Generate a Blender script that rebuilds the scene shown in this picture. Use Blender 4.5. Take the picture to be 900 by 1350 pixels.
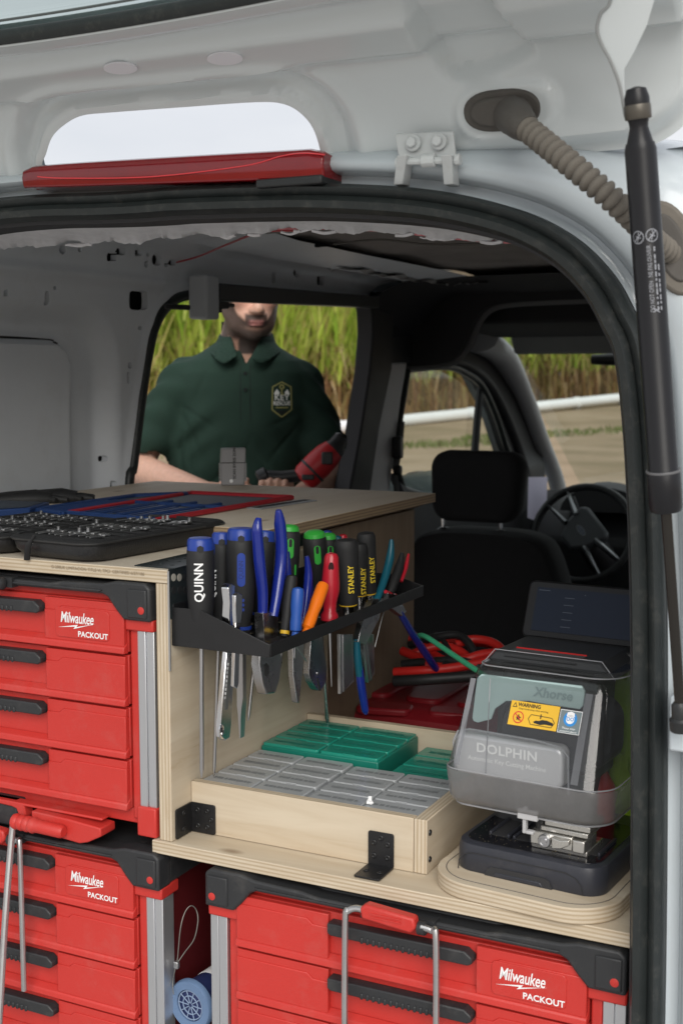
import bpy, bmesh, math, random
import numpy as np
from mathutils import Vector, Matrix, Euler
from mathutils.bvhtree import BVHTree
random.seed(7); rng = np.random.default_rng(11)
for _o in list(bpy.data.objects): bpy.data.objects.remove(_o)
SC = bpy.context.scene
COL = SC.collection
R = math.radians

# ------------------------------------------------------------------ camera
CAM = np.array([0.9, -1.367, 1.6])          # 1.5 m above the ground, behind the van's right corner
FPX = 1648.0                                 # focal length in photo pixels (900 x 1350)
PITCH = math.atan((675 - 498) / FPX)
YAW = math.atan((1270 - 450) * math.cos(PITCH) / FPX)
FW = np.array([-math.sin(YAW) * math.cos(PITCH), math.cos(YAW) * math.cos(PITCH), -math.sin(PITCH)])
RT = np.array([math.cos(YAW), math.sin(YAW), 0.0])
UP = np.cross(RT, FW)
cd = bpy.data.cameras.new('camera'); cam = bpy.data.objects.new('camera', cd); COL.objects.link(cam)
cd.sensor_fit = 'VERTICAL'; cd.sensor_height = 36; cd.sensor_width = 24
cd.lens = 36 * FPX / 1350
cd.clip_start = 0.05; cd.clip_end = 3000
cam.location = CAM
cam.rotation_euler = Matrix((RT, UP, -FW)).transposed().to_euler()
cd.dof.use_dof = True; cd.dof.focus_distance = 1.75; cd.dof.aperture_fstop = 8
SC.camera = cam

# ------------------------------------------------------------------ overcast sky, one soft sun
SUN_EL, SUN_AZ = R(33), R(152)               # soft glow through the cloud, behind the camera's right shoulder
wd = bpy.data.worlds.new('World'); SC.world = wd; wd.use_nodes = True
wn, wl = wd.node_tree.nodes, wd.node_tree.links
wn.clear()
wout = wn.new('ShaderNodeOutputWorld'); wbg = wn.new('ShaderNodeBackground')
sky = wn.new('ShaderNodeTexSky'); sky.sky_type = 'NISHITA'; sky.sun_disc = False
sky.sun_elevation = SUN_EL; sky.sun_rotation = SUN_AZ
sky.air_density = 1.0; sky.dust_density = 3.0
wtc = wn.new('ShaderNodeTexCoord'); wmp = wn.new('ShaderNodeMapping'); wmp.inputs['Scale'].default_value = (1, 1, 3.5)
wno = wn.new('ShaderNodeTexNoise'); wno.inputs['Scale'].default_value = 2.2; wno.inputs['Detail'].default_value = 6
wcr = wn.new('ShaderNodeValToRGB')           # the cloud layer
wcr.color_ramp.elements[0].position = 0.3; wcr.color_ramp.elements[0].color = (0.78, 0.80, 0.85, 1)
wcr.color_ramp.elements[1].position = 0.7; wcr.color_ramp.elements[1].color = (1.0, 1.0, 1.015, 1)
wsc = wn.new('ShaderNodeVectorMath'); wsc.operation = 'SCALE'; wsc.inputs['Scale'].default_value = 5.7
wmx = wn.new('ShaderNodeMix'); wmx.data_type = 'RGBA'; wmx.inputs['Factor'].default_value = 0.9
wl.new(wtc.outputs['Generated'], wmp.inputs['Vector']); wl.new(wmp.outputs[0], wno.inputs['Vector'])
wl.new(wno.outputs[0], wcr.inputs[0]); wl.new(wcr.outputs[0], wsc.inputs[0])
wl.new(sky.outputs[0], wmx.inputs['A']); wl.new(wsc.outputs[0], wmx.inputs['B'])
wl.new(wmx.outputs['Result'], wbg.inputs['Color']); wbg.inputs['Strength'].default_value = 0.1
wl.new(wbg.outputs[0], wout.inputs[0])
sd = bpy.data.lights.new('sun', 'SUN'); sun = bpy.data.objects.new('sun', sd); COL.objects.link(sun)
sd.energy = 1.6; sd.angle = R(45); sd.color = (1.0, 0.965, 0.91)
_sd = Vector((math.sin(SUN_AZ) * math.cos(SUN_EL), math.cos(SUN_AZ) * math.cos(SUN_EL), math.sin(SUN_EL)))
sun.rotation_euler = (-_sd).to_track_quat('-Z', 'Y').to_euler()
sun.location = (3, -6, 5)
SC.view_settings.view_transform = 'Standard'; SC.view_settings.look = 'None'
SC.view_settings.exposure = 0.73; SC.view_settings.gamma = 1.0; SC.view_settings.use_curve_mapping = False
SC.cycles.max_bounces = 8; SC.cycles.diffuse_bounces = 4; SC.cycles.transparent_max_bounces = 16
SC.cycles.transmission_bounces = 8; SC.cycles.use_denoising = True

# ------------------------------------------------------------------ helpers
def PX(px, py, X=None, Y=None, Z=None, D=None):
    """photo pixel -> the point where its ray meets the plane X=, Y= or Z= (or at depth D)"""
    d = FW + RT * (px - 450) / FPX - UP * (py - 675) / FPX
    if X is not None: t = (X - CAM[0]) / d[0]
    elif Y is not None: t = (Y - CAM[1]) / d[1]
    elif Z is not None: t = (Z - CAM[2]) / d[2]
    else: t = D
    return Vector(CAM + d * t)

def v3(p): return Vector((float(p[0]), float(p[1]), float(p[2])))

def link(o, parent=None):
    COL.objects.link(o)
    if parent is not None: o.parent = parent
    return o

def thing(name, label, cat, loc=(0, 0, 0), rot=(0, 0, 0), group=None):
    o = bpy.data.objects.new(name, None); COL.objects.link(o)
    o.location = loc; o.rotation_euler = rot; o.empty_display_size = 0.05
    return tag(o, label, cat, group)

def tag(o, label=None, cat=None, group=None, kind=None):
    if label: o['label'] = label
    if cat: o['category'] = cat
    if group: o['group'] = group
    if kind: o['kind'] = kind
    return o

def copy_tree(o, parent=None):
    c = o.copy(); COL.objects.link(c); c.parent = parent
    for ch in o.children: copy_tree(ch, c)
    return c

class MB:
    """collects simple solids into one mesh"""
    def __init__(s): s.v = []; s.f = []; s.m = []; s.mi = 0
    def add(s, vs, fs):
        b = len(s.v); s.v += [tuple(map(float, p)) for p in vs]; s.f += [tuple(i + b for i in f) for f in fs]; s.m += [s.mi] * len(fs)
        return s
    def box(s, c, d, M=None):
        x, y, z = d[0] / 2, d[1] / 2, d[2] / 2
        vs = [Vector((sx * x, sy * y, sz * z)) for sx in (-1, 1) for sy in (-1, 1) for sz in (-1, 1)]
        if M is not None: vs = [M @ p for p in vs]
        c = v3(c)
        return s.add([p + c for p in vs], [(0, 1, 3, 2), (4, 6, 7, 5), (0, 4, 5, 1), (2, 3, 7, 6), (0, 2, 6, 4), (1, 5, 7, 3)])
    def bb(s, x0, x1, y0, y1, z0, z1):
        return s.box(((x0 + x1) / 2, (y0 + y1) / 2, (z0 + z1) / 2), (x1 - x0, y1 - y0, z1 - z0))
    def tube(s, pts, r, n=10, caps=True, flat=1.0, ref=None):
        pts = [v3(p) for p in pts]; k = len(pts)
        rs = [r] * k if not hasattr(r, '__len__') else list(r)
        rings = []; u = None
        for i, p in enumerate(pts):
            a = pts[max(i - 1, 0)]; b = pts[min(i + 1, k - 1)]; t = (b - a).normalized()
            if u is None:
                g = v3(ref) if ref is not None else (Vector((0, 0, 1)) if abs(t.z) < 0.9 else Vector((1, 0, 0)))
                u = (g - t * g.dot(t)).normalized()
            else:
                u = (u - t * u.dot(t)).normalized()
            w = t.cross(u)
            rings.append([p + (u * math.cos(2 * math.pi * j / n) + w * flat * math.sin(2 * math.pi * j / n)) * rs[i] for j in range(n)])
        return s.loft(rings, caps)
    def cyl(s, p0, p1, r0, r1=None, n=16, caps=True): return s.tube([p0, p1], [r0, r0 if r1 is None else r1], n, caps)
    def loft(s, rings, caps=True, closed=True):
        n = len(rings[0]); vs = [p for rg in rings for p in rg]; fs = []
        for i in range(len(rings) - 1):
            for j in range(n if closed else n - 1):
                a, b = i * n + j, i * n + (j + 1) % n
                fs.append((a, b, b + n, a + n))
        if caps:
            fs.append(tuple(range(n - 1, -1, -1))); fs.append(tuple((len(rings) - 1) * n + j for j in range(n)))
        return s.add(vs, fs)
    def lathe(s, o, ax, prof, n=20, ref=None, sq=None):
        """prof: (radius, height along ax); sq flattens the section along the second axis"""
        o = v3(o); ax = v3(ax).normalized()
        g = v3(ref) if ref is not None else (Vector((0, 0, 1)) if abs(ax.z) < 0.9 else Vector((1, 0, 0)))
        u = (g - ax * g.dot(ax)).normalized(); w = ax.cross(u)
        q = 1.0 if sq is None else sq
        rings = [[o + ax * h + (u * math.cos(2 * math.pi * j / n) + w * q * math.sin(2 * math.pi * j / n)) * max(r, 1e-5) for j in range(n)] for r, h in prof]
        return s.loft(rings, True)
    def annulus(s, o, ax, prof, n=20):
        k = len(s.f); s.lathe(o, ax, prof + [prof[0]], n); s.f = s.f[:-2]; s.m = s.m[:-2]
        return s
    def prism(s, poly, h, M=None):
        """polygon in local xy extruded 0..h along local z, placed by matrix M"""
        n = len(poly); M = M or Matrix()
        vs = [M @ Vector((p[0], p[1], 0)) for p in poly] + [M @ Vector((p[0], p[1], h)) for p in poly]
        fs = [tuple(range(n - 1, -1, -1)), tuple(range(n, 2 * n))] + [(i, (i + 1) % n, n + (i + 1) % n, n + i) for i in range(n)]
        return s.add(vs, fs)
    def ball(s, c, r, n=12, m=8):
        c = v3(c); r = (r, r, r) if not hasattr(r, '__len__') else r
        rings = [[c + Vector((r[0] * math.sin(t) * math.cos(2 * math.pi * j / n), r[1] * math.sin(t) * math.sin(2 * math.pi * j / n), -r[2] * math.cos(t))) for j in range(n)] for t in [max(1e-3, math.pi * i / m) if i < m else math.pi - 1e-3 for i in range(m + 1)]]
        return s.loft(rings, True)
    def mesh(s, name, mat, smooth=35):
        me = bpy.data.meshes.new(name); me.from_pydata(s.v, [], s.f)
        for m in (mat if isinstance(mat, (list, tuple)) else [mat]): me.materials.append(m)
        if s.m and max(s.m) > 0: me.polygons.foreach_set('material_index', s.m)
        me.validate(); finish(me, smooth)
        return me
    def build(s, name, mat, parent=None, smooth=35, bevel=0, loc=None, rot=None, seg=2):
        me = s.mesh(name, mat, smooth)
        o = bpy.data.objects.new(name, me); link(o, parent)
        if loc is not None: o.location = loc
        if rot is not None: o.rotation_euler = rot
        if bevel:
            b = o.modifiers.new('bevel', 'BEVEL'); b.width = bevel; b.segments = seg; b.limit_method = 'ANGLE'; b.angle_limit = R(40)
            b.harden_normals = False
        return o

def finish(me, smooth=35):
    bm = bmesh.new(); bm.from_mesh(me); bmesh.ops.recalc_face_normals(bm, faces=bm.faces); bm.to_mesh(me); bm.free()
    if smooth:
        me.polygons.foreach_set('use_smooth', [True] * len(me.polygons))
        if smooth < 180: me.set_sharp_from_angle(angle=R(smooth))

def obj(name, me, parent=None):
    return link(bpy.data.objects.new(name, me), parent)

def rrect(w, h, r, n=5, cx=0, cy=0):
    r = min(r, w / 2 - 1e-5, h / 2 - 1e-5); out = []
    for sx, sy, a0 in ((1, 1, 0), (-1, 1, 90), (-1, -1, 180), (1, -1, 270)):
        for i in range(n + 1):
            a = R(a0 + 90 * i / n)
            out.append((cx + sx * (w / 2 - r) + r * math.cos(a), cy + sy * (h / 2 - r) + r * math.sin(a)))
    return out

def frame(o, x, y):
    """matrix with the given origin, local x and (about) local y"""
    x = v3(x).normalized(); y = v3(y); z = x.cross(y).normalized(); y = z.cross(x)
    return Matrix(((x.x, y.x, z.x, o[0]), (x.y, y.y, z.y, o[1]), (x.z, y.z, z.z, o[2]), (0, 0, 0, 1)))

def spline(pts, n=8):
    """Catmull-Rom through the points"""
    P = [v3(p) for p in pts]; out = []
    for i in range(len(P) - 1):
        p0 = P[max(i - 1, 0)]; p1 = P[i]; p2 = P[i + 1]; p3 = P[min(i + 2, len(P) - 1)]
        for k in range(n):
            t = k / n
            out.append(0.5 * ((2 * p1) + (p2 - p0) * t + (2 * p0 - 5 * p1 + 4 * p2 - p3) * t * t + (3 * p1 - p0 - 3 * p2 + p3) * t ** 3))
    out.append(P[-1]); return out

# ---- 2d signed distances and sheet-metal panels with real holes
def sd_rbox(cu, cv, hu, hv, r, rot=0.0):
    c, s_ = math.cos(rot), math.sin(rot)
    def f(u, v):
        a = (u - cu) * c + (v - cv) * s_; b = -(u - cu) * s_ + (v - cv) * c
        qx = np.abs(a) - hu + r; qy = np.abs(b) - hv + r
        return np.hypot(np.maximum(qx, 0), np.maximum(qy, 0)) + np.minimum(np.maximum(qx, qy), 0) - r
    return f
def sd_poly(pts):
    P = np.array(pts, float)
    def f(u, v):
        u = np.asarray(u, float); v = np.asarray(v, float)
        d = np.full(u.shape, 1e9); ins = np.zeros(u.shape, bool)
        for i in range(len(P)):
            ax, ay = P[i]; bx, by = P[(i + 1) % len(P)]
            ex, ey = bx - ax, by - ay; wx, wy = u - ax, v - ay
            t = np.clip((wx * ex + wy * ey) / (ex * ex + ey * ey), 0, 1)
            d = np.minimum(d, (wx - ex * t) ** 2 + (wy - ey * t) ** 2)
            c = (ay > v) != (by > v)
            ins ^= c & (u < (bx - ax) * (v - ay) / (by - ay + 1e-12) + ax)
        return np.where(ins, -1, 1) * np.sqrt(d)
    return f
def sd_union(*fs):
    return lambda u, v: np.minimum.reduce([f(u, v) for f in fs])
def smooth2(pts, n=6):
    q = spline([(p[0], p[1], 0) for p in list(pts) + [pts[0]]], n)
    return [(p.x, p.y) for p in q[:-1]]

def panel(name, u0, u1, v0, v1, cell, fmap, hole=None, rim=0.0, rimvec=None, mat=None, parent=None, smooth=40):
    """a sheet over (u,v) mapped to 3d by fmap; parts with hole(u,v)<0 are cut out and the cut edges turned in by rim"""
    nu = max(2, int(round((u1 - u0) / cell)) + 1); nv = max(2, int(round((v1 - v0) / cell)) + 1)
    U, V_ = np.meshgrid(np.linspace(u0, u1, nu), np.linspace(v0, v1, nv), indexing='ij')
    U = U.copy(); V_ = V_.copy()
    keep = np.ones((nu - 1, nv - 1), bool)
    if hole is not None:
        e = cell * 0.05
        for _ in range(2):
            S = hole(U, V_)
            gu = (hole(U + e, V_) - hole(U - e, V_)) / (2 * e); gv = (hole(U, V_ + e) - hole(U, V_ - e)) / (2 * e)
            g = np.hypot(gu, gv) + 1e-9; near = np.abs(S) < 0.72 * cell
            mu = np.ones_like(U); mu[0, :] = mu[-1, :] = 0; mv = np.ones_like(U); mv[:, 0] = mv[:, -1] = 0
            U = np.where(near, U - S * gu / g * mu, U); V_ = np.where(near, V_ - S * gv / g * mv, V_)
        cu = (U[1:, 1:] + U[:-1, 1:] + U[1:, :-1] + U[:-1, :-1]) / 4; cv = (V_[1:, 1:] + V_[:-1, 1:] + V_[1:, :-1] + V_[:-1, :-1]) / 4
        keep = hole(cu, cv) > 0
    P = np.stack(fmap(U, V_), -1).reshape(-1, 3)
    idx = np.arange(nu * nv).reshape(nu, nv)
    Q = np.stack([idx[:-1, :-1], idx[1:, :-1], idx[1:, 1:], idx[:-1, 1:]], -1)[keep]
    used = np.unique(Q); remap = np.full(nu * nv, -1); remap[used] = np.arange(len(used))
    Q = remap[Q]; P = P[used]
    me = bpy.data.meshes.new(name); me.from_pydata(P.tolist(), [], Q.tolist())
    if rim:
        bm = bmesh.new(); bm.from_mesh(me)
        be = [e for e in bm.edges if len(e.link_faces) == 1]
        r = bmesh.ops.extrude_edge_only(bm, edges=be)
        rv = Vector(rimvec)
        for g in r['geom']:
            if isinstance(g, bmesh.types.BMVert): g.co += rv * rim
        bm.to_mesh(me); bm.free()
    if mat: me.materials.append(mat)
    finish(me, smooth)
    return obj(name, me, parent)

def sweep(name, path, prof, mat, parent=None, closed=False, smooth=50, out=None, close_prof=True):
    """profile (n, y) swept along a path in an XZ-like plane; n points out of the loop, y along +Y"""
    P = [v3(p) for p in path]; k = len(P); rings = []
    for i, p in enumerate(P):
        a = P[(i - 1) % k] if closed else P[max(i - 1, 0)]; b = P[(i + 1) % k] if closed else P[min(i + 1, k - 1)]
        t = (b - a).normalized(); yv = Vector((0, 1, 0)) if out is None else v3(out)
        nrm = t.cross(yv).normalized(); yy = nrm.cross(t).normalized()
        if yy.dot(yv) < 0: yy = -yy
        rings.append([p + nrm * q[0] + yy * q[1] for q in prof])
    if closed: rings.append(rings[0])
    m = MB(); m.loft(rings, caps=(not closed) and close_prof, closed=close_prof)
    return m.build(name, mat, parent, smooth)

# ---- text as flat mesh, x right, y up, centred
_txt = {}
def text_mesh(body, size, shear=0.0, bold=0.0, sx=1.0, space=1.0, depth=0.0):
    key = (body, size, shear, bold, sx, space, depth)
    if key in _txt: return _txt[key]
    cu = bpy.data.curves.new('lettering', 'FONT'); cu.body = body; cu.size = size; cu.shear = shear; cu.offset = bold
    cu.align_x = 'CENTER'; cu.align_y = 'CENTER'; cu.space_character = space; cu.resolution_u = 3; cu.extrude = depth
    o = bpy.data.objects.new('lettering_tmp', cu); COL.objects.link(o)
    dg = bpy.context.evaluated_depsgraph_get()
    me = bpy.data.meshes.new_from_object(o.evaluated_get(dg))
    bpy.data.objects.remove(o); bpy.data.curves.remove(cu)
    if sx != 1.0:
        for v in me.vertices: v.co.x *= sx
    _txt[key] = me; return me

class Flat:
    """flat printed marks in local xy: letters, lines, shapes, each with its own material index"""
    def __init__(s): s.mb = MB()
    def text(s, body, size, x=0, y=0, mi=0, z=0.0, rot=0, **k):
        me = text_mesh(body, size, **k); s.mb.mi = mi; c, q = math.cos(rot), math.sin(rot)
        s.mb.add([(x + v.co.x * c - v.co.y * q, y + v.co.x * q + v.co.y * c, z + v.co.z) for v in me.vertices], [tuple(p.vertices) for p in me.polygons]); return s
    def poly(s, pts, mi=0, z=0.0):
        s.mb.mi = mi; s.mb.add([(p[0], p[1], z) for p in pts], [tuple(range(len(pts)))]); return s
    def ring(s, x, y, r0, r1, mi=0, z=0.0, n=24):
        s.mb.mi = mi; vs = []; 
        for r in (r0, r1): vs += [(x + r * math.cos(2 * math.pi * i / n), y + r * math.sin(2 * math.pi * i / n), z) for i in range(n)]
        s.mb.add(vs, [(i, (i + 1) % n, n + (i + 1) % n, n + i) for i in range(n)]); return s
    def disc(s, x, y, r, mi=0, z=0.0, n=20): return s.poly([(x + r * math.cos(2 * math.pi * i / n), y + r * math.sin(2 * math.pi * i / n)) for i in range(n)], mi, z)
    def line(s, pts, w, mi=0, z=0.0):
        for a, b in zip(pts, pts[1:]):
            a = Vector(a); b = Vector(b); t = (b - a).normalized(); nn = Vector((-t.y, t.x)) * w / 2
            s.poly([a - nn, b - nn, b + nn, a + nn], mi, z)
        return s
    def refine(s, L):
        bm = bmesh.new(); vs = [bm.verts.new(p) for p in s.mb.v]
        for f, k in zip(s.mb.f, s.mb.m):
            if len(set(f)) > 2:
                try: bm.faces.new([vs[i] for i in f]).material_index = k
                except ValueError: pass
        bmesh.ops.triangulate(bm, faces=bm.faces)
        for _ in range(4):
            e = [x for x in bm.edges if x.calc_length() > L]
            if not e: break
            bmesh.ops.subdivide_edges(bm, edges=e, cuts=1); bmesh.ops.triangulate(bm, faces=bm.faces)
        bm.verts.index_update(); s.mb.v = [tuple(v.co) for v in bm.verts]; s.mb.f = [tuple(v.index for v in f.verts) for f in bm.faces]; s.mb.m = [f.material_index for f in bm.faces]; bm.free(); return s
    def build(s, name, mats, parent, M=None, wrap=None, lift=0.0012, dirn=None):
        m = s.mb
        if M is not None: m.v = [tuple(M @ Vector(p)) for p in m.v]
        if wrap is not None:
            bvh = wrap; out = []
            for p in m.v:
                d = v3(dirn); h = bvh.ray_cast(v3(p) - d * 0.3, d)
                out.append(tuple((h[0] if h[0] else v3(p)) - d * (lift + 0)))
            m.v = out
        me = bpy.data.meshes.new(name); me.from_pydata(m.v, [], m.f)
        for q in mats: me.materials.append(q)
        me.polygons.foreach_set('material_index', m.m); me.validate()
        return obj(name, me, parent)

# ------------------------------------------------------------------ materials
MT = {}
def mat(name, col, rough=0.5, metal=0.0, var=0.12, nscale=6.0, bump=0.0, bscale=200.0, rvar=0.1, spec=0.5, coat=0.0, trans=0.0, ior=1.45, alpha=1.0, stretch=(1, 1, 1), emit=None, dust=0.0, sss=0.0):
    if name in MT: return MT[name]
    m = bpy.data.materials.new(name); m.use_nodes = True; nt = m.node_tree; n, l = nt.nodes, nt.links
    b = n['Principled BSDF']; b.inputs['Metallic'].default_value = metal
    b.inputs['Specular IOR Level'].default_value = spec; b.inputs['Coat Weight'].default_value = coat; b.inputs['Coat Roughness'].default_value = 0.08
    b.inputs['Transmission Weight'].default_value = trans; b.inputs['IOR'].default_value = ior; b.inputs['Alpha'].default_value = alpha
    if sss: b.inputs['Subsurface Weight'].default_value = sss; b.inputs['Subsurface Radius'].default_value = (0.01, 0.004, 0.002); b.inputs['Subsurface Scale'].default_value = 0.6
    tc = n.new('ShaderNodeTexCoord'); mp = n.new('ShaderNodeMapping'); mp.inputs['Scale'].default_value = stretch
    l.new(tc.outputs['Object'], mp.inputs['Vector'])
    no = n.new('ShaderNodeTexNoise'); no.inputs['Scale'].default_value = nscale; no.inputs['Detail'].default_value = 7; no.inputs['Roughness'].default_value = 0.62
    l.new(mp.outputs[0], no.inputs['Vector'])
    mx = n.new('ShaderNodeMix'); mx.data_type = 'RGBA'
    mx.inputs['A'].default_value = (*[c * (1 - var) for c in col], 1); mx.inputs['B'].default_value = (*[min(1, c * (1 + var)) for c in col], 1)
    l.new(no.outputs[0], mx.inputs['Factor']); src = mx.outputs['Result']
    if dust:
        n2 = n.new('ShaderNodeTexNoise'); n2.inputs['Scale'].default_value = nscale * 2.7; n2.inputs['Detail'].default_value = 9; n2.inputs['Roughness'].default_value = 0.75
        l.new(tc.outputs['Object'], n2.inputs['Vector'])
        rp = n.new('ShaderNodeMapRange'); rp.inputs['From Min'].default_value = 0.52; rp.inputs['From Max'].default_value = 0.72; rp.inputs['To Max'].default_value = dust
        l.new(n2.outputs[0], rp.inputs[0])
        m2 = n.new('ShaderNodeMix'); m2.data_type = 'RGBA'; m2.inputs['B'].default_value = (0.34, 0.31, 0.27, 1)
        l.new(rp.outputs[0], m2.inputs['Factor']); l.new(src, m2.inputs['A']); src = m2.outputs['Result']
    l.new(src, b.inputs['Base Color'])
    rr = n.new('ShaderNodeMapRange'); rr.inputs['To Min'].default_value = max(0.02, rough - rvar); rr.inputs['To Max'].default_value = min(1, rough + rvar)
    l.new(no.outputs[0], rr.inputs[0]); l.new(rr.outputs[0], b.inputs['Roughness'])
    if bump:
        bn = n.new('ShaderNodeTexNoise'); bn.inputs['Scale'].default_value = bscale; bn.inputs['Detail'].default_value = 3
        l.new(mp.outputs[0], bn.inputs['Vector'])
        bp = n.new('ShaderNodeBump'); bp.inputs['Strength'].default_value = bump; bp.inputs['Distance'].default_value = 0.0015
        l.new(bn.outputs[0], bp.inputs['Height']); l.new(bp.outputs[0], b.inputs['Normal'])
    if emit: b.inputs['Emission Color'].default_value = (*emit[0], 1); b.inputs['Emission Strength'].default_value = emit[1]
    MT[name] = m; return m

def ply(name, edge=False, base=(0.57, 0.49, 0.375), dark=(0.40, 0.30, 0.19)):
    """plywood: face grain along local x, plies stacked along local z on the edges"""
    if name in MT: return MT[name]
    m = bpy.data.materials.new(name); m.use_nodes = True; n, l = m.node_tree.nodes, m.node_tree.links
    b = n['Principled BSDF']; b.inputs['Roughness'].default_value = 0.62; b.inputs['Specular IOR Level'].default_value = 0.3
    tc = n.new('ShaderNodeTexCoord'); mp = n.new('ShaderNodeMapping'); l.new(tc.outputs['Object'], mp.inputs[0])
    mp.inputs['Scale'].default_value = (1.2, 14, 14) if not edge else (6, 6, 60)
    no = n.new('ShaderNodeTexNoise'); no.inputs['Scale'].default_value = 2.2; no.inputs['Detail'].default_value = 8; no.inputs['Roughness'].default_value = 0.6; no.inputs['Distortion'].default_value = 0.6 if not edge else 0.1
    l.new(mp.outputs[0], no.inputs['Vector'])
    cr = n.new('ShaderNodeValToRGB'); e = cr.color_ramp.elements
    e[0].position = 0.36; e[0].color = (*[a * 0.55 + c * 0.45 for a, c in zip(base, dark)], 1); e[1].position = 0.62; e[1].color = (*base, 1)
    x = cr.color_ramp.elements.new(0.28); x.color = (*dark, 1)
    l.new(no.outputs[0], cr.inputs[0]); src = cr.outputs[0]
    sp = n.new('ShaderNodeSeparateXYZ'); l.new(tc.outputs['Object'], sp.inputs[0])
    if edge:
        ws = n.new('ShaderNodeMath'); ws.operation = 'MULTIPLY'; ws.inputs[1].default_value = 2 * math.pi / 0.0052; l.new(sp.outputs[2], ws.inputs[0])
        sn = n.new('ShaderNodeMath'); sn.operation = 'SINE'; l.new(ws.outputs[0], sn.inputs[0])
        mr = n.new('ShaderNodeMapRange'); mr.inputs['From Min'].default_value = -0.1; mr.inputs['From Max'].default_value = 0.5; mr.inputs['To Max'].default_value = 0.7; l.new(sn.outputs[0], mr.inputs[0])
        mx = n.new('ShaderNodeMix'); mx.data_type = 'RGBA'; mx.inputs['B'].default_value = (*[c * 0.9 for c in dark], 1)
        l.new(mr.outputs[0], mx.inputs['Factor']); l.new(src, mx.inputs['A']); src = mx.outputs['Result']
    else:                                    # a few knots
        mk = n.new('ShaderNodeMapping'); mk.inputs['Scale'].default_value = (4, 9, 9); l.new(tc.outputs['Object'], mk.inputs[0])
        vo = n.new('ShaderNodeTexVoronoi'); vo.inputs['Scale'].default_value = 1.0; l.new(mk.outputs[0], vo.inputs['Vector'])
        mr = n.new('ShaderNodeMapRange'); mr.inputs['From Min'].default_value = 0.10; mr.inputs['From Max'].default_value = 0.03; mr.inputs['To Max'].default_value = 0.85; l.new(vo.outputs['Distance'], mr.inputs[0])
        mx = n.new('ShaderNodeMix'); mx.data_type = 'RGBA'; mx.inputs['B'].default_value = (0.16, 0.09, 0.045, 1)
        l.new(mr.outputs[0], mx.inputs['Factor']); l.new(src, mx.inputs['A']); src = mx.outputs['Result']
    l.new(src, b.inputs['Base Color'])
    bp = n.new('ShaderNodeBump'); bp.inputs['Strength'].default_value = 0.25; bp.inputs['Distance'].default_value = 0.001
    l.new(no.outputs[0], bp.inputs['Height']); l.new(bp.outputs[0], b.inputs['Normal'])
    MT[name] = m; return m

# ------------------------------------------------------------------ material set
WHITE = mat('white_paint', (0.52, 0.575, 0.61), 0.22, var=0.03, nscale=3, coat=0.5, rvar=0.06, dust=0.10)
GATEW = mat('gate_paint', (0.66, 0.705, 0.715), 0.26, var=0.015, nscale=3, coat=0.5, rvar=0.03, dust=0.03)
PRIMER = mat('grey_body_paint', (0.70, 0.735, 0.77), 0.42, var=0.08, nscale=5, rvar=0.1, dust=0.12)
PAD = mat('grey_pad', (0.46, 0.48, 0.50), 0.55, var=0.05, nscale=5)
RUBBER = mat('black_rubber', (0.018, 0.022, 0.022), 0.42, var=0.3, nscale=20, bump=0.1, bscale=300, dust=0.10)
TRIM = mat('dark_trim', (0.028, 0.028, 0.030), 0.6, var=0.15, nscale=12, bump=0.15, bscale=500)
TRIMG = mat('grey_trim', (0.55, 0.55, 0.56), 0.6, var=0.1, nscale=8, bump=0.15, bscale=500)
HEADL = mat('headliner_felt', (0.030, 0.030, 0.032), 0.95, var=0.2, nscale=30, bump=0.3, bscale=400)
BAREROOF = mat('bare_roof_glue', (0.26, 0.235, 0.22), 0.7, var=0.5, nscale=9, bump=0.3, bscale=80)
FOIL = mat('torn_foam', (0.60, 0.595, 0.61), 0.7, var=0.25, nscale=40, bump=0.7, bscale=90)
BLACKP = mat('black_plastic', (0.019, 0.020, 0.021), 0.42, var=0.2, nscale=15, bump=0.12, bscale=600, dust=0.05)
CHROME = mat('chrome', (0.72, 0.72, 0.73), 0.16, metal=1.0, var=0.05, nscale=30, rvar=0.08)
STEEL = mat('brushed_steel', (0.50, 0.50, 0.51), 0.30, metal=1.0, var=0.15, nscale=40, rvar=0.12, stretch=(1, 1, 0.1))
ZINC = mat('dull_zinc', (0.52, 0.52, 0.52), 0.42, metal=1.0, var=0.12, nscale=25)
GATEZ = mat('painted_hinge', (0.58, 0.605, 0.61), 0.35, var=0.06, nscale=30, dust=0.2)
HOSE = mat('dusty_rubber', (0.15, 0.135, 0.115), 0.85, var=0.3, nscale=30, bump=0.3, bscale=200)
HOSED = mat('dusty_rubber_dark', (0.085, 0.078, 0.07), 0.7, var=0.4, nscale=25, bump=0.2, bscale=200)
REDW = mat('red_wire', (0.45, 0.03, 0.04), 0.5)
PINK = mat('pink_wire', (0.6, 0.2, 0.22), 0.5)
SILVERTXT = mat('grey_print', (0.30, 0.31, 0.34), 0.6, var=0.05)
WHITEP = mat('white_print', (0.82, 0.82, 0.82), 0.5, var=0.03)

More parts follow.
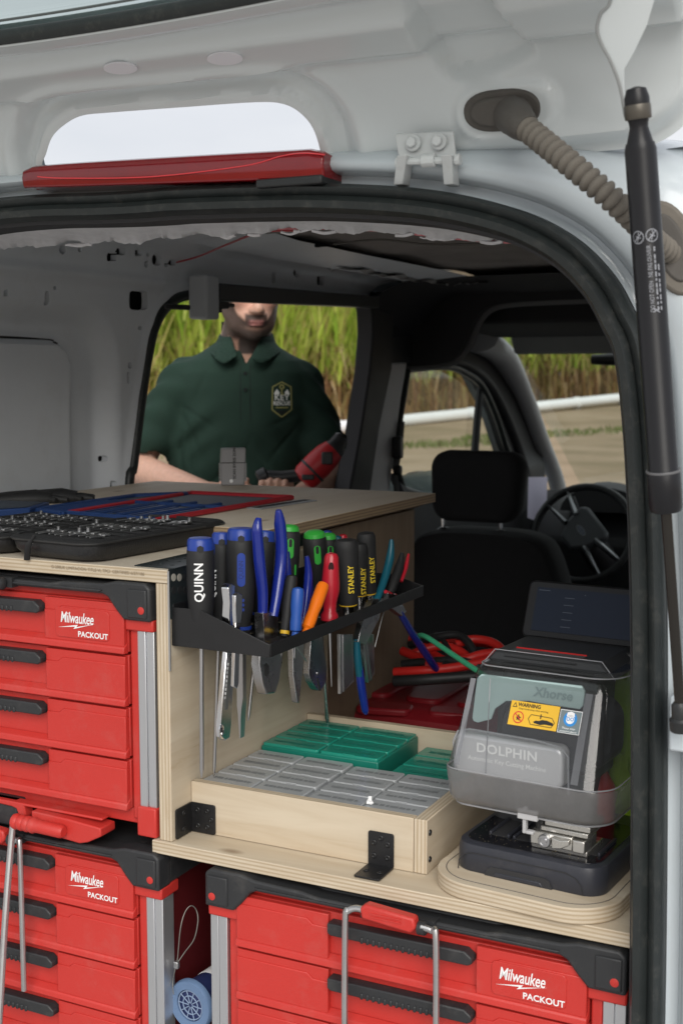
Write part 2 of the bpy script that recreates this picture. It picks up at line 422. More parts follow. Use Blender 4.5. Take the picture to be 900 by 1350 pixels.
def thin_glass(name, tint, refl=0.06):
    m = bpy.data.materials.new(name); m.use_nodes = True; n, l = m.node_tree.nodes, m.node_tree.links; n.clear()
    o = n.new('ShaderNodeOutputMaterial'); t = n.new('ShaderNodeBsdfTransparent'); t.inputs[0].default_value = (*tint, 1)
    g = n.new('ShaderNodeBsdfGlossy'); g.inputs['Roughness'].default_value = 0.03
    lw = n.new('ShaderNodeLayerWeight'); lw.inputs[0].default_value = .5; f = n.new('ShaderNodeMath'); f.operation = 'POWER'; f.inputs[1].default_value = 4.0; l.new(lw.outputs['Facing'], f.inputs[0])
    nz = n.new('ShaderNodeTexNoise'); nz.inputs['Scale'].default_value = 9; mr = n.new('ShaderNodeMapRange'); mr.inputs['To Min'].default_value = refl * 0.2; mr.inputs['To Max'].default_value = refl
    l.new(nz.outputs[0], mr.inputs[0])
    ad = n.new('ShaderNodeMath'); ad.operation = 'ADD'; ad.use_clamp = True; l.new(f.outputs[0], ad.inputs[0]); l.new(mr.outputs[0], ad.inputs[1])
    mx = n.new('ShaderNodeMixShader'); l.new(ad.outputs[0], mx.inputs[0]); l.new(t.outputs[0], mx.inputs[1]); l.new(g.outputs[0], mx.inputs[2]); l.new(mx.outputs[0], o.inputs[0])
    return m
GLASS = thin_glass('window_glass', (0.82, 0.88, 0.84), 0.03)

# ------------------------------------------------------------------ ground, pipe, cane
GZ = 0.08
def depth_of(x, y): return (x - CAM[0]) * FW[0] / math.cos(PITCH) + (y - CAM[1]) * FW[1] / math.cos(PITCH)
def ground_z(x, y):
    d = depth_of(x, y)
    return GZ + np.clip((d - 33) * 0.045, 0, 1.4) + 0.006 * np.sin(x * 0.9 + y * 0.31) * np.sin(y * 0.7 - x * 0.2) * np.clip((d - 6) / 10, 0, 1)
GROUND = bpy.data.materials.new('dirt_ground'); GROUND.use_nodes = True
def _ground_mat():
    n, l = GROUND.node_tree.nodes, GROUND.node_tree.links; b = n['Principled BSDF']; b.inputs['Roughness'].default_value = 0.95
    tc = n.new('ShaderNodeTexCoord')
    a = n.new('ShaderNodeTexNoise'); a.inputs['Scale'].default_value = 0.35; a.inputs['Detail'].default_value = 8
    c = n.new('ShaderNodeTexNoise'); c.inputs['Scale'].default_value = 6; c.inputs['Detail'].default_value = 8; c.inputs['Roughness'].default_value = 0.7
    l.new(tc.outputs['Object'], a.inputs['Vector']); l.new(tc.outputs['Object'], c.inputs['Vector'])
    r = n.new('ShaderNodeValToRGB'); e = r.color_ramp.elements
    e[0].position = 0.38; e[0].color = (0.25, 0.19, 0.11, 1); e[1].position = 0.52; e[1].color = (0.33, 0.245, 0.155, 1)
    x = e.new(0.68); x.color = (0.40, 0.31, 0.21, 1)
    l.new(a.outputs[0], r.inputs[0])
    m = n.new('ShaderNodeMix'); m.data_type = 'RGBA'; m.blend_type = 'MULTIPLY'; m.inputs['Factor'].default_value = 0.55
    r2 = n.new('ShaderNodeValToRGB'); r2.color_ramp.elements[0].position = 0.3; r2.color_ramp.elements[0].color = (0.7, 0.68, 0.65, 1); r2.color_ramp.elements[1].position = 0.65
    ln = n.new('ShaderNodeVectorMath'); ln.operation = 'DISTANCE'; ln.inputs[1].default_value = (1.5, -3.0, 0.1); l.new(tc.outputs['Object'], ln.inputs[0])
    an = n.new('ShaderNodeMath'); an.operation = 'MULTIPLY_ADD'; an.inputs[1].default_value = 5.0; l.new(a.outputs[0], an.inputs[0]); l.new(ln.outputs['Value'], an.inputs[2])
    lr = n.new('ShaderNodeMapRange'); lr.inputs['From Min'].default_value = 10; lr.inputs['From Max'].default_value = 14; l.new(an.outputs[0], lr.inputs[0])
    bounce_lot = n.new('ShaderNodeMix'); bounce_lot.data_type = 'RGBA'; bounce_lot.inputs['A'].default_value = (.46, .455, .44, 1); l.new(lr.outputs[0], bounce_lot.inputs['Factor']); l.new(r.outputs[0], bounce_lot.inputs['B'])  # unseen ground round the van, paled to bounce neutral light inside
    l.new(c.outputs[0], r2.inputs[0]); l.new(bounce_lot.outputs['Result'], m.inputs['A']); l.new(r2.outputs[0], m.inputs['B']); l.new(m.outputs['Result'], b.inputs['Base Color'])
    bp = n.new('ShaderNodeBump'); bp.inputs['Strength'].default_value = 0.6; bp.inputs['Distance'].default_value = 0.05; l.new(c.outputs[0], bp.inputs['Height']); l.new(bp.outputs[0], b.inputs['Normal'])
_ground_mat()
def _axis(n, near, far):
    t = np.linspace(-1, 1, n); return np.sign(t) * (near * np.abs(t) + (far - near) * np.abs(t) ** 5)
gx, gy = np.meshgrid(_axis(120, 70, 900), _axis(120, 70, 900), indexing='ij')
gp = np.stack([gx, gy, ground_z(gx, gy)], -1).reshape(-1, 3); gi = np.arange(120 * 120).reshape(120, 120)
gme = bpy.data.meshes.new('ground'); gme.from_pydata(gp.tolist(), [], np.stack([gi[:-1, :-1], gi[1:, :-1], gi[1:, 1:], gi[:-1, 1:]], -1).reshape(-1, 4).tolist())
gme.materials.append(GROUND); finish(gme, 180); tag(obj('ground', gme), kind='structure')

PIPEM = mat('white_pipe', (0.80, 0.81, 0.83), 0.35, var=0.06, nscale=2, dust=0.1)
pA, pB = PX(445, 563, D=34), PX(822, 524, D=45)
pdir = (pB - pA).normalized()
pts = [pA + pdir * t for t in np.linspace(-45, 60, 24)]
pts = [Vector((p.x, p.y, float(ground_z(p.x, p.y)) * 0.0 + p.z)) for p in pts]
mb = MB(); mb.tube(pts, 0.165, 14)
pipe = thing('irrigation_pipe', 'long white irrigation pipe lying along the edge of the cane field', 'pipe')
mb.build('tube', PIPEM, pipe)
for t in np.arange(-42, 58, 6.0):
    q = pA + pdir * t; mb = MB(); mb.cyl(q - pdir * 0.07, q + pdir * 0.07, 0.19, n=14); mb.build('coupling', PIPEM, pipe)
for t in np.arange(-42, 58, 3.0):                 # earth blocks that carry it where the bank dips
    q = pA + pdir * t; g = float(ground_z(q.x, q.y))
    if q.z - 0.16 > g - 0.05:
        mb = MB(); mb.bb(q.x - 0.12, q.x + 0.12, q.y - 0.12, q.y + 0.12, g - 0.1, q.z - 0.13); mb.build('support', HOSE, pipe, bevel=0.02)

def leaf_mat():
    m = bpy.data.materials.new('cane_leaf'); m.use_nodes = True; n, l = m.node_tree.nodes, m.node_tree.links; b = n['Principled BSDF']
    at = n.new('ShaderNodeVertexColor'); at.layer_name = 'leaf'; l.new(at.outputs[0], b.inputs['Base Color'])
    b.inputs['Roughness'].default_value = 0.55; b.inputs['Specular IOR Level'].default_value = 0.3
    tr = n.new('ShaderNodeBsdfTranslucent'); l.new(at.outputs[0], tr.inputs[0]); mx = n.new('ShaderNodeMixShader'); mx.inputs[0].default_value = 0.45
    l.new(b.outputs[0], mx.inputs[1]); l.new(tr.outputs[0], mx.inputs[2]); l.new(mx.outputs[0], n['Material Output'].inputs[0]); return m
LEAF = leaf_mat()
def cane_field():
    pn = Vector((-pdir.y, pdir.x, 0)); 
    if depth_of(*(pA + pn)[:2]) < depth_of(*pA[:2]): pn = -pn
    vs, fs, cs = [], [], []
    def strip(p, d, L, w, droop, col, seg=4):
        b = len(vs); side = Vector((-d.y, d.x, 0)); side = side.normalized() if side.length > 1e-4 else Vector((1, 0, 0))
        q = Vector(p); dd = Vector(d).normalized()
        for i in range(seg + 1):
            ww = w * (1 - (i / seg) ** 1.6 * 0.95)
            vs.append(q - side * ww / 2); vs.append(q + side * ww / 2); cs.extend([col, col])
            dd = (dd + Vector((0, 0, -droop))).normalized(); q = q + dd * (L / seg)
        for i in range(seg): a = b + 2 * i; fs.append((a, a + 1, a + 3, a + 2))
    N = 6000
    for k in range(N):
        t = random.uniform(-24, 52); dpt = 2.2 + random.random() ** 1.5 * 9
        p = pA + pdir * t + pn * dpt; p.z = float(ground_z(p.x, p.y))
        dd = depth_of(p.x, p.y)
        h = random.uniform(4.0, 5.0); lean = Vector((random.gauss(0, .09), random.gauss(0, .09), 1)).normalized()
        tan = (random.uniform(.30, .42), random.uniform(.20, .27), random.uniform(.09, .14))
        strip(p, lean, h * 0.8, 0.05, 0.0, tan, 2)
        for j in range(8):                             # dry leaves low down
            a = random.uniform(0, 6.28); z = random.uniform(0.08, 0.55) * h
            c = random.choice([(.50, .36, .18), (.56, .43, .25), (.38, .24, .11), (.46, .40, .15)]); f = random.uniform(.7, 1.2)
            strip(p + lean * z, Vector((math.cos(a) * .5, math.sin(a) * .5, random.uniform(-.5, .6))), random.uniform(.6, 1.2), random.uniform(.03, .055), .25, tuple(x * f for x in c), 3)
        for j in range(11):                            # green blades above
            a = random.uniform(0, 6.28); z = random.uniform(0.22, 0.82) * h
            c = random.choice([(.42, .55, .08), (.54, .66, .12), (.30, .46, .06), (.64, .70, .20), (.56, .50, .18)]); f = random.uniform(.7, 1.2)
            strip(p + lean * z, Vector((math.cos(a) * .45, math.sin(a) * .45, random.uniform(1.0, 1.9))), random.uniform(.9, 1.7), random.uniform(.06, .11), random.uniform(.04, .26), tuple(x * f for x in c), 4)
    me = bpy.data.meshes.new('sugarcane_field'); me.from_pydata([tuple(v) for v in vs], [], fs)
    ca = me.color_attributes.new('leaf', 'FLOAT_COLOR', 'POINT'); arr = np.ones((len(vs), 4)); arr[:, :3] = np.array(cs); ca.data.foreach_set('color', arr.ravel())
    me.materials.append(LEAF); me.polygons.foreach_set('use_smooth', [True] * len(me.polygons))
    tag(obj('sugarcane_field', me), 'tall green sugarcane with dry tan leaves below, beyond the white pipe', 'sugarcane', kind='stuff')
cane_field()
GRASS = mat('verge_grass', (0.11, 0.14, 0.035), 0.8, var=0.4, nscale=3)
def verge():
    vs, fs = [], []
    for k in range(5200):
        t = random.uniform(-10, 34); off = -random.uniform(4.2, 6.0) + math.sin(t * .7) * .6
        pn = Vector((-pdir.y, pdir.x, 0)); pn = pn if depth_of(*(pA + pn)[:2]) > depth_of(*pA[:2]) else -pn
        p = pA + pdir * t + pn * off; z = float(ground_z(p.x, p.y)) - .01; a = random.uniform(0, 6.28); h = random.uniform(.05, .16); w = .03
        b = len(vs); c, s_ = math.cos(a) * w, math.sin(a) * w
        vs.extend([(p.x - c, p.y - s_, z), (p.x + c, p.y + s_, z), (p.x + random.gauss(0, .06), p.y + random.gauss(0, .06), z + h)]); fs.append((b, b + 1, b + 2))
    me = bpy.data.meshes.new('verge_grass'); me.from_pydata(vs, [], fs); me.materials.append(GRASS)
    tag(obj('verge_grass', me), 'low strip of green grass on the dirt before the white pipe', 'grass', kind='stuff')
verge()

# ------------------------------------------------------------------ the van
van = thing('van', 'white cargo van with its rear liftgate raised and bare grey interior', 'van', (0, 0, GZ))
def vpart(o):
    if o.parent is None:
        o.parent = van; o.matrix_parent_inverse = Matrix.Translation((0, 0, -GZ))
    return o
# inner side wall: one profile in (x,z), swept along y; every hole placed where its pixel meets it
PROF = [(-.745, .5), (-.745, 1.42), (-.741, 1.60), (-.731, 1.73), (-.714, 1.82), (-.682, 1.868), (-.61, 1.884), (-.50, 1.891), (-.38, 1.895)]
_pp = spline([(p[0], 0, p[1]) for p in PROF], 12)
_pl = np.cumsum([0] + [(_pp[i + 1] - _pp[i]).length for i in range(len(_pp) - 1)]); _px = np.array([p.x for p in _pp]); _pz = np.array([p.z for p in _pp])
VL = float(_pl[-1])
def prof_xz(v): return np.interp(v, _pl, _px), np.interp(v, _pl, _pz)
def wall_uv(px, py):
    best = None
    for v in np.linspace(VL * .45, VL, 420):
        x, z = prof_xz(v); p = PX(px, py, X=float(x)); e = abs(p.z - z)
        if best is None or e < best[0]: best = (e, p.y, v)
    return best[1], best[2]
def wall_pt(px, py, lift=0.0):
    y, v = wall_uv(px, py); x, z = prof_xz(v); return Vector((float(x) + lift, y, float(z)))
door_px = [(166, 660), (172, 615), (180, 550), (190, 480), (201, 430), (219, 401), (246, 389), (300, 384), (380, 388), (450, 394), (500, 402), (521, 416), (524, 450), (519, 510), (509, 580), (496, 650)]
door_uv = [wall_uv(*p) for p in door_px]
yl, yr = door_uv[0][0], door_uv[-1][0]
door_loop = [(yl - .05, .06)] + door_uv + [(yr - .08, .06)]
holes = [sd_poly(door_loop)]
for (px, py, w, h, r) in [(83, 329, 9, 13, 3), (105, 328, 5, 7, 2), (147, 338, 13, 12, 2), (159, 331, 12, 10, 2), (183, 333, 11, 9, 2), (195, 335, 5, 6, 2), (193, 348, 6, 8, 2), (207, 342, 14, 18, 6), (219, 349, 5, 6, 2), (228, 346, 11, 8, 2), (182, 396, 25, 25, 2), (63, 393, 6, 19, 1), (73, 380, 4, 6, 1.5), (184, 432, 5, 6, 2), (171, 482, 5, 9, 2), (169, 498, 4, 16, 1.5), (155, 642, 4, 15, 1.5), (149, 605, 5, 8, 2), (9, 386, 6, 9, 2), (360, 365, 5, 15, 2), (391, 359, 10, 14, 3), (423, 370, 10, 13, 1), (445, 318, 8, 8, 3), (454, 315, 6, 6, 2), (478, 315, 10, 10, 4), (413, 318, 16, 6, 1), (390, 322, 6, 6, 2), (464, 371, 5, 9, 2), (437, 355, 4, 6, 1.5), (410, 356, 4, 6, 1.5), (534, 316, 7, 7, 3)]:
    if px > 500: continue
    q = [wall_uv(px + w / 2 * math.copysign(abs(math.cos(t)) ** e_, math.cos(t)), py + h / 2 * math.copysign(abs(math.sin(t)) ** e_, math.sin(t))) for e_ in ((.35 if r < 2.5 else 1.0),) for t in np.linspace(0, 2 * math.pi, 13)[:-1]]
    holes.append(sd_poly(q))
hole_all = sd_union(*holes)
ur, vt = wall_uv(150, 470)[0], wall_uv(60, 414)[1]
rec_outer = sd_rbox(ur - .6, (vt + .5) / 2, .6, (vt - .5) / 2, .12)
ui, vi = wall_uv(107, 500)[0], wall_uv(40, 452)[1]
rec_inner = sd_rbox(ui - .6, (vi + .62) / 2, .6, (vi - .62) / 2, .055)
vcre = wall_uv(100, 362)[1]; vcre2 = wall_uv(390, 345)[1]
def sst(a, b, x): t = np.clip((x - a) / (b - a), 0, 1); return t * t * (3 - 2 * t)
def wall_map(U, V_):
    x, z = prof_xz(V_)
    d = -0.042 * sst(.028, -.022, rec_outer(U, V_)) + 0.020 * sst(.008, -.002, rec_inner(U, V_)) - .010 * np.exp(-((rec_inner(U, V_) - .012) / .007) ** 2)
    d = d + 0.012 * np.exp(-((V_ - vcre) / .012) ** 2) * (U < 1.0)
    d = d + 0.018 * sst(.0, .02, V_ - vcre2) * sst(.9, 1.0, U)          # the boxed rail over the sliding door
    d = d + 0.010 * sst(.035, .0, holes[0](U, V_)) + .0015 * np.sin(U * 9 + V_ * 5)
    return x + d, U, z - d * .55 * (V_ > VL - .35) - .055 * np.clip(1 - U / .6, 0, 1) ** 1.5 * sst(VL - .5, VL - .1, V_)
vpart(panel('left_side_panel', 0.02, 2.06, 0, VL, .0062, wall_map, hole_all, .016, (-1, 0, 0.0), PRIMER))
# outer skins close the cavities behind the holes
def skin_map(s):
    def f(U, V_):
        x, z = prof_xz(V_); return s * (-(np.abs(x) + .085 + .02 * np.sin(np.clip(V_ / 1.2, 0, 1) * 3.1))), U, z + .045 * sst(VL - .55, VL, V_) - .06 * sst(.6, .0, U) * sst(VL - .5, VL - .2, V_)
    return f
vpart(panel('left_outer_skin', .02, 4.15, 0, VL, .03, skin_map(1), sd_union(sd_poly(door_loop), sd_poly([wall_uv(*p) for p in [(500, 478), (590, 472), (634, 490), (662, 540), (684, 605), (680, 640), (500, 640)]]), sd_poly([(3.02, 1.30), (3.02, 2.5), (4.4, 2.5), (4.4, .60), (3.95, .86), (3.45, 1.12)])), 0, None, WHITE))
def hole_backing_map(U, V_):
    x, z = prof_xz(V_); return x - .050 - .006 * (V_ > 1.2), U, z + .05 * sst(VL - .4, VL, V_) - .05 * sst(.6, .0, U) * sst(VL - .5, VL - .2, V_)
vpart(panel('dark_hole_backing', .02, 2.06, 0, VL, .03, hole_backing_map, lambda u, v: holes[0](u, v) - .0, 0, None, HEADL))  # added dark sheet that keeps the wall holes black
def rwall_map(U, V_):
    x, z = prof_xz(V_); return -x, U, z - .055 * np.clip(1 - U / .6, 0, 1) ** 1.5 * sst(VL - .5, VL - .1, V_)
vpart(panel('right_side_panel', .02, 3.2, 0, VL, .05, rwall_map, None, 0, None, PRIMER))
jm = MB(); _sk = skin_map(1)
_dl = [(yl - .05, .06)] + [(p.x, p.y) for p in spline([(a, b, 0) for a, b in door_uv], 4)] + [(yr - .08, .06)]
def _sk3(u, v): return tuple(float(c) for c in _sk(np.float64(u), np.float64(v)))
def _w3(u, v): x, z = prof_xz(v); return (float(x) - .01, u, float(z))
jm.loft([[_w3(u, v) for u, v in _dl], [_sk3(u, v) for u, v in _dl]], caps=False, closed=False)
vpart(jm.build('door_jamb', TRIM, None, 60))
# sliding-door seal
def uv3(u, v, lift=0.0):
    x, z = prof_xz(v); return Vector((float(x) + lift, u, float(z)))
sl = spline([uv3(u, v, .006) for u, v in [(yl - .03, .3)] + door_uv + [(yr - .04, .3)]], 5)
mb = MB(); mb.tube(sl, .0125, 8); vpart(mb.build('sliding_door_seal', RUBBER, None, 60))
# roof sheet, bare towards the tail, felt headliner ahead
mb = MB()
ys = np.linspace(.04, 3.05, 40); xs = np.linspace(-.40, .40, 13)
mb.loft([[(x, y, 1.898 - .06 * max(0, 1 - y / .6) ** 1.5 + .006 * (1 - (x / .4) ** 2) - .004 * math.cos(y * 14)) for x in xs] for y in ys], caps=False, closed=False)
vpart(mb.build('roof_inner_sheet', BAREROOF, None, 180))
mb = MB(); mb.loft([[(x, y, 1.925 - .075 * max(0, 1 - y / .7) ** 1.4 + .010 * (1 - (x / .5) ** 2)) for x in np.linspace(-.5, .5, 9)] for y in (.05, .2, .4, .7, 1.5, 3.05)], caps=False, closed=False)
vpart(mb.build('roof_outer_skin', WHITE, None, 180))
# rear header with torn foam edge
mb = MB(); N = 220
_hx = [-60, 0, 130, 250, 400, 430, 560, 650, 720, 760]; _hy = [330, 326, 320, 313, 303, 303, 312, 319, 323, 326]
rg = [[], [], [], [], []]
for i in range(N + 1):
    px = -60 + 810 * i / N; py = float(np.interp(px, _hx, _hy))
    j = 2.2 * math.sin(px * .045) + 2.0 * math.sin(px * .11 + 1) + random.uniform(-1.3, 1.3)
    lo = PX(px, py + j, Y=.105); mi_ = PX(px, py - 6 + j * .5, Y=.09); k1 = PX(px, py - 14, Y=.05); 
    rg[0].append(k1 + Vector((0, -.04, .006))); rg[1].append(k1); rg[2].append(mi_ + Vector((0, random.uniform(-.004, .004), 0))); rg[3].append(lo); rg[4].append(lo + Vector((0, .012, .012)))
mb.loft(rg, caps=False, closed=False)
vpart(mb.build('torn_rear_header', FOIL, None, 50))
for k in range(15):
    px = random.uniform(0, 690); py = float(np.interp(px, _hx, _hy)); w = random.uniform(8, 34); mb = MB()
    mb.tube(spline([PX(px, py + 1, Y=.104), PX(px + w * .5, py + random.uniform(0, 5), Y=.106), PX(px + w, py + random.uniform(-3, 3), Y=.104)], 4), random.uniform(.001, .0028), 5)
    vpart(mb.build('torn_foam_scrap', FOIL, None, 60))
def wire(name, pts, r, m):
    mb = MB(); mb.tube(spline(pts, 8), r, 6); return vpart(mb.build(name, m, None, 60))
wire('red_wire', [wall_pt(228, 346, .01), PX(262, 338, Y=.95), PX(300, 322, Y=.7), PX(345, 306, Y=.35), PX(400, 303, Y=.14), PX(430, 299, Y=.11)], .002, REDW)
wire('red_wire', [PX(-10, 322, Y=.108), PX(60, 317, Y=.108), PX(130, 314, Y=.112), PX(200, 308, Y=.112), PX(300, 304, Y=.112), PX(400, 301, Y=.112), PX(500, 304, Y=.112), PX(560, 310, Y=.11), PX(640, 318, Y=.11), PX(720, 321, Y=.11)], .0016, PINK)
wire('brown_wire', [PX(440, 322, Y=.5), PX(500, 316, Y=.4), PX(560, 322, Y=.4), PX(640, 322, Y=.3)], .0016, HOSED)
# torn front edge of the felt headliner
TFE = mat('torn_felt_edge', (.40, .39, .38), .9, var=.4, nscale=40)
def torn(pxs, Z, name, m):
    mb = MB(); ra, rb, rc = [], [], []
    xs2 = np.linspace(pxs[0][0], pxs[-1][0], 60)
    for x in xs2:
        y = float(np.interp(x, [p[0] for p in pxs], [p[1] for p in pxs])); p = PX(x, y + 2.2 * math.sin(x * .21) * math.sin(x * .07) + random.uniform(-1, 1), Z=Z)
        ra.append(p); rb.append(p + Vector((0, .05, .006))); rc.append(p + Vector((0, .10, .012)))
    mb.loft([ra, rb, rc], caps=False, closed=False); vpart(mb.build(name, m, None, 60))
torn([(440, 352), (480, 360), (520, 366), (560, 373), (600, 376), (640, 371)], 1.872, 'headliner_torn_edge', TFE)
# black headliner over the cab, ending in a solid arch behind the front seats
def hsec(y, zc, zs, xs_):
    out = []
    for i in range(25):
        x = -xs_ + 2 * xs_ * i / 24; t = abs(x) / xs_
        out.append((x, y, zc - (zc - zs) * max(0, (t - .72) / .28) ** 2.0))
    return out
mb = MB(); mb.loft([hsec(1.98, 1.884, 1.83, .66), hsec(2.12, 1.875, 1.78, .70), hsec(2.30, 1.865, 1.70, .725), hsec(2.40, 1.862, 1.68, .73)], caps=False, closed=False)
vpart(mb.build('headliner', HEADL, None, 50))
AY = 2.38
arc = [PX(a, b, Y=AY) for a, b in ((488, 484), (540, 483), (585, 479), (603, 466), (614, 448), (624, 424), (638, 408), (662, 400), (720, 396), (830, 392))]
arc = [(p.x, p.z) for p in spline(arc, 5)]; zr = arc[-1][1]; arc = [q for i, q in enumerate(arc) if i == 0 or q[0] > max(w[0] for w in arc[:i])]; arc = [q for q in arc if q[0] < -.06]; left = arc + [(-.05, zr)]; full = left + [(-x, z) for x, z in left[::-1]]
full[0] = (-.745, full[0][1]); full[-1] = (.745, full[-1][1])
mb = MB(); mb.loft([[(x, AY, z), (x, AY + .09, z), (x, AY + .09, 1.90), (x, AY, 1.90)] for x, z in full]); vpart(mb.build('cab_arch', HEADL, None, 30))
mb = MB(); mb.tube([(x, AY + .045, z + .004) for x, z in full], .016, 8); vpart(mb.build('arch_lip', mat('felt_lip', (.14, .14, .14), .9), None, 60))
# sliding-door track and bracket
mb = MB(); q0, q1 = PX(280, 384, X=-.655), PX(492, 399, X=-.655)
mb.loft([[(p.x - .02, p.y, p.z - .022 + dz), (p.x + .02, p.y, p.z - .022 + dz), (p.x + .02, p.y, p.z + .018), (p.x - .02, p.y, p.z + .018)] for p, dz in ((q0, 0), (q1, .006))])
vpart(mb.build('door_track', mat('track_grey', (.045, .047, .05), .4, var=.2), None, 30, bevel=.003))
b0 = PX(269, 392, X=-.645)
mb = MB(); mb.box(b0, (.05, .055, .098)); vpart(mb.build('track_bracket', PAD, None, 30, bevel=.006))
mb = MB(); c0 = PX(290, 402, X=-.635); mb.box(c0, (.02, .05, .016)); mb.cyl(c0 + Vector((0, -.02, 0)), c0 + Vector((0, .06, .002)), .005, n=8)
mb.box(c0 + Vector((0, -.01, -.012)), (.014, .018, .012)); vpart(mb.build('track_clamp', BLACKP, None, 30, bevel=.002))
mb = MB(); mb.cyl(PX(218, 404, X=-.70), PX(258, 406, X=-.66), .006, n=8); vpart(mb.build('door_stay', BLACKP, None))

def pprism(name, pxs, X, th, m, bevel=.004, smooth2d=0):
    pts = [PX(a, b, X=X + th) for a, b in pxs]; uv = [(p.y, p.z) for p in pts]
    if smooth2d: uv = smooth2(uv, smooth2d)
    mb = MB(); mb.prism(uv, th, Matrix(((0, 0, 1, X), (1, 0, 0, 0), (0, 1, 0, 0), (0, 0, 0, 1))))
    return vpart(mb.build(name, m, None, 40, bevel=bevel))
pprism('pillar_upper_panel', [(492, 385), (560, 385), (560, 478), (515, 482), (497, 470)], -.735, .035, TRIM, .008)
pprism('pillar_speaker_recess', [(513, 412), (570, 412), (570, 444), (513, 444)], -.70, .006, HEADL, .002)
pprism('middle_pillar', [(486, 392), (520, 392), (517, 486), (500, 566), (487, 660), (445, 800), (412, 800), (459, 660), (475, 575), (488, 490), (492, 440), (491, 412)], -.735, .055, TRIM, .006)
pprism('middle_pillar_trim', [(514, 478), (537, 478), (528, 530), (512, 660), (500, 760), (470, 760), (485, 650), (500, 560)], -.715, .03, TRIMG, .006)
# seat belt and its guide
mb = MB(); bp = [PX(a, b, X=-.672) for a, b in ((530, 555), (527, 590), (521, 625), (523, 660), (520, 720))]
mb.tube(spline(bp, 5), .02, 8, flat=.12, ref=(0, 1, 0)); vpart(mb.build('seat_belt', mat('belt_webbing', (.012, .012, .013), .8, bump=.3, bscale=900), None))
mb = MB(); g = PX(524, 590, X=-.668); mb.box(g, (.03, .035, .07)); mb.box(g + Vector((0, .0, -.07)), (.026, .03, .03)); vpart(mb.build('belt_guide', BLACKP, None, 30, bevel=.008))
# driver's door with its window opening
def dmap(U, V_): return -.745 + .012 * sst(1.66, 1.45, V_) * 0 + 0 * U + .028 * sst(1.30, 1.22, V_), U, V_
wpx = [(533, 492), (540, 486), (588, 483), (612, 492), (632, 508), (650, 545), (663, 585), (668, 604), (655, 640), (528, 645)]
wyz = [(p.y, p.z) for p in (PX(a, b, X=-.745) for a, b in wpx)]
vpart(panel('front_door_inner', 2.36, 3.9, .5, 1.80, .02, dmap, sd_union(sd_poly(smooth2(wyz, 3)), sd_poly([(2.95, 1.80), (3.9, 1.80), (3.9, 1.45), (3.62, 1.50), (3.2, 1.74)])), .03, (-1, 0, 0), TRIM))
gl = MB(); gl.add([(-.765, 2.38, 1.2), (-.765, 3.6, 1.2), (-.765, 3.6, 1.7), (-.765, 2.38, 1.7)], [(0, 1, 2, 3)]); vpart(gl.build('front_door_glass', GLASS, None, 0))
mb = MB(); mb.tube([PX(634, 500, X=-.752), PX(629, 550, X=-.752), PX(622, 640, X=-.752)], .016, 8); vpart(mb.build('window_divider', TRIM, None))
fr = spline([(-.738, *q) for q in wyz] + [(-.738, *wyz[0])], 4); mb = MB(); mb.tube(fr, .014, 8); vpart(mb.build('front_window_seal', RUBBER, None, 60))
# windscreen pillar, both sides of the same shape
ap = [PX(630, 447, X=-.69), PX(662, 470, X=-.70), PX(690, 520, X=-.71), PX(712, 580, X=-.72), PX(733, 636, X=-.73), PX(742, 690, X=-.73)]
mb = MB(); mb.tube(spline(ap, 6), [.075 - .035 * min(1, i / 12) for i in range(31)], 12, flat=.65, ref=(1, 0, 0)); apo = vpart(mb.build('windscreen_pillar', TRIMG, None, 60))
mb2 = MB(); mb2.v = [(-p[0], p[1], p[2]) for p in mb.v]; mb2.f = mb.f; mb2.m = mb.m; vpart(mb2.build('windscreen_pillar', TRIMG, None, 60))
apk = [PX(a, b, X=-.742) for a, b in ((566, 474), (604, 478), (636, 500), (660, 540), (680, 590), (694, 640))]
mb = MB(); mb.tube(spline(apk, 6), .03, 10, flat=.6, ref=(1, 0, 0)); vpart(mb.build('door_frame_upper', TRIM, None, 60))
# windscreen
w0, w1 = ap[0], ap[-2]
gl = MB(); gl.loft([[(-.70 + 1.4 * i / 8, y + .10 * (1 - ((i - 4) / 4) ** 2), z) for i in range(9)] for y, z in ((3.02, 1.79), (3.45, 1.62), (3.95, 1.36), (4.5, 1.05))], caps=False, closed=False)
vpart(gl.build('windscreen', GLASS, None, 180))
# overhead shelf, visor lip and mirror base
mb = MB(); mb.loft([[(x, 2.52, 1.86), (x, 3.02, 1.80), (x, 3.02, 1.745), (x, 2.58, 1.765), (x, 2.52, 1.775)] for x in (-.64, .66)]); 
vpart(mb.build('overhead_shelf', HEADL, None, 30, bevel=.01))
v0, v1 = PX(645, 432, Y=3.05), PX(645, 468, Y=3.10)
mb = MB(); mb.loft([[(x, 3.03, v0.z), (x, 3.10, v1.z + .004), (x, 3.125, v1.z), (x, 3.13, v1.z + .02), (x, 3.06, v0.z + .01)] for x in (-.60, .62)])
vpart(mb.build('sun_visor', mat('visor_grey', (.22, .22, .22), .8), None, 30, bevel=.01))
mb = MB(); mb.lathe(PX(805, 474, Y=3.16), (1, 0, 0), [(.002, -.075), (.018, -.07), (.022, 0), (.018, .07), (.002, .075)], 12); vpart(mb.build('mirror_mount', BLACKP, None, 60))
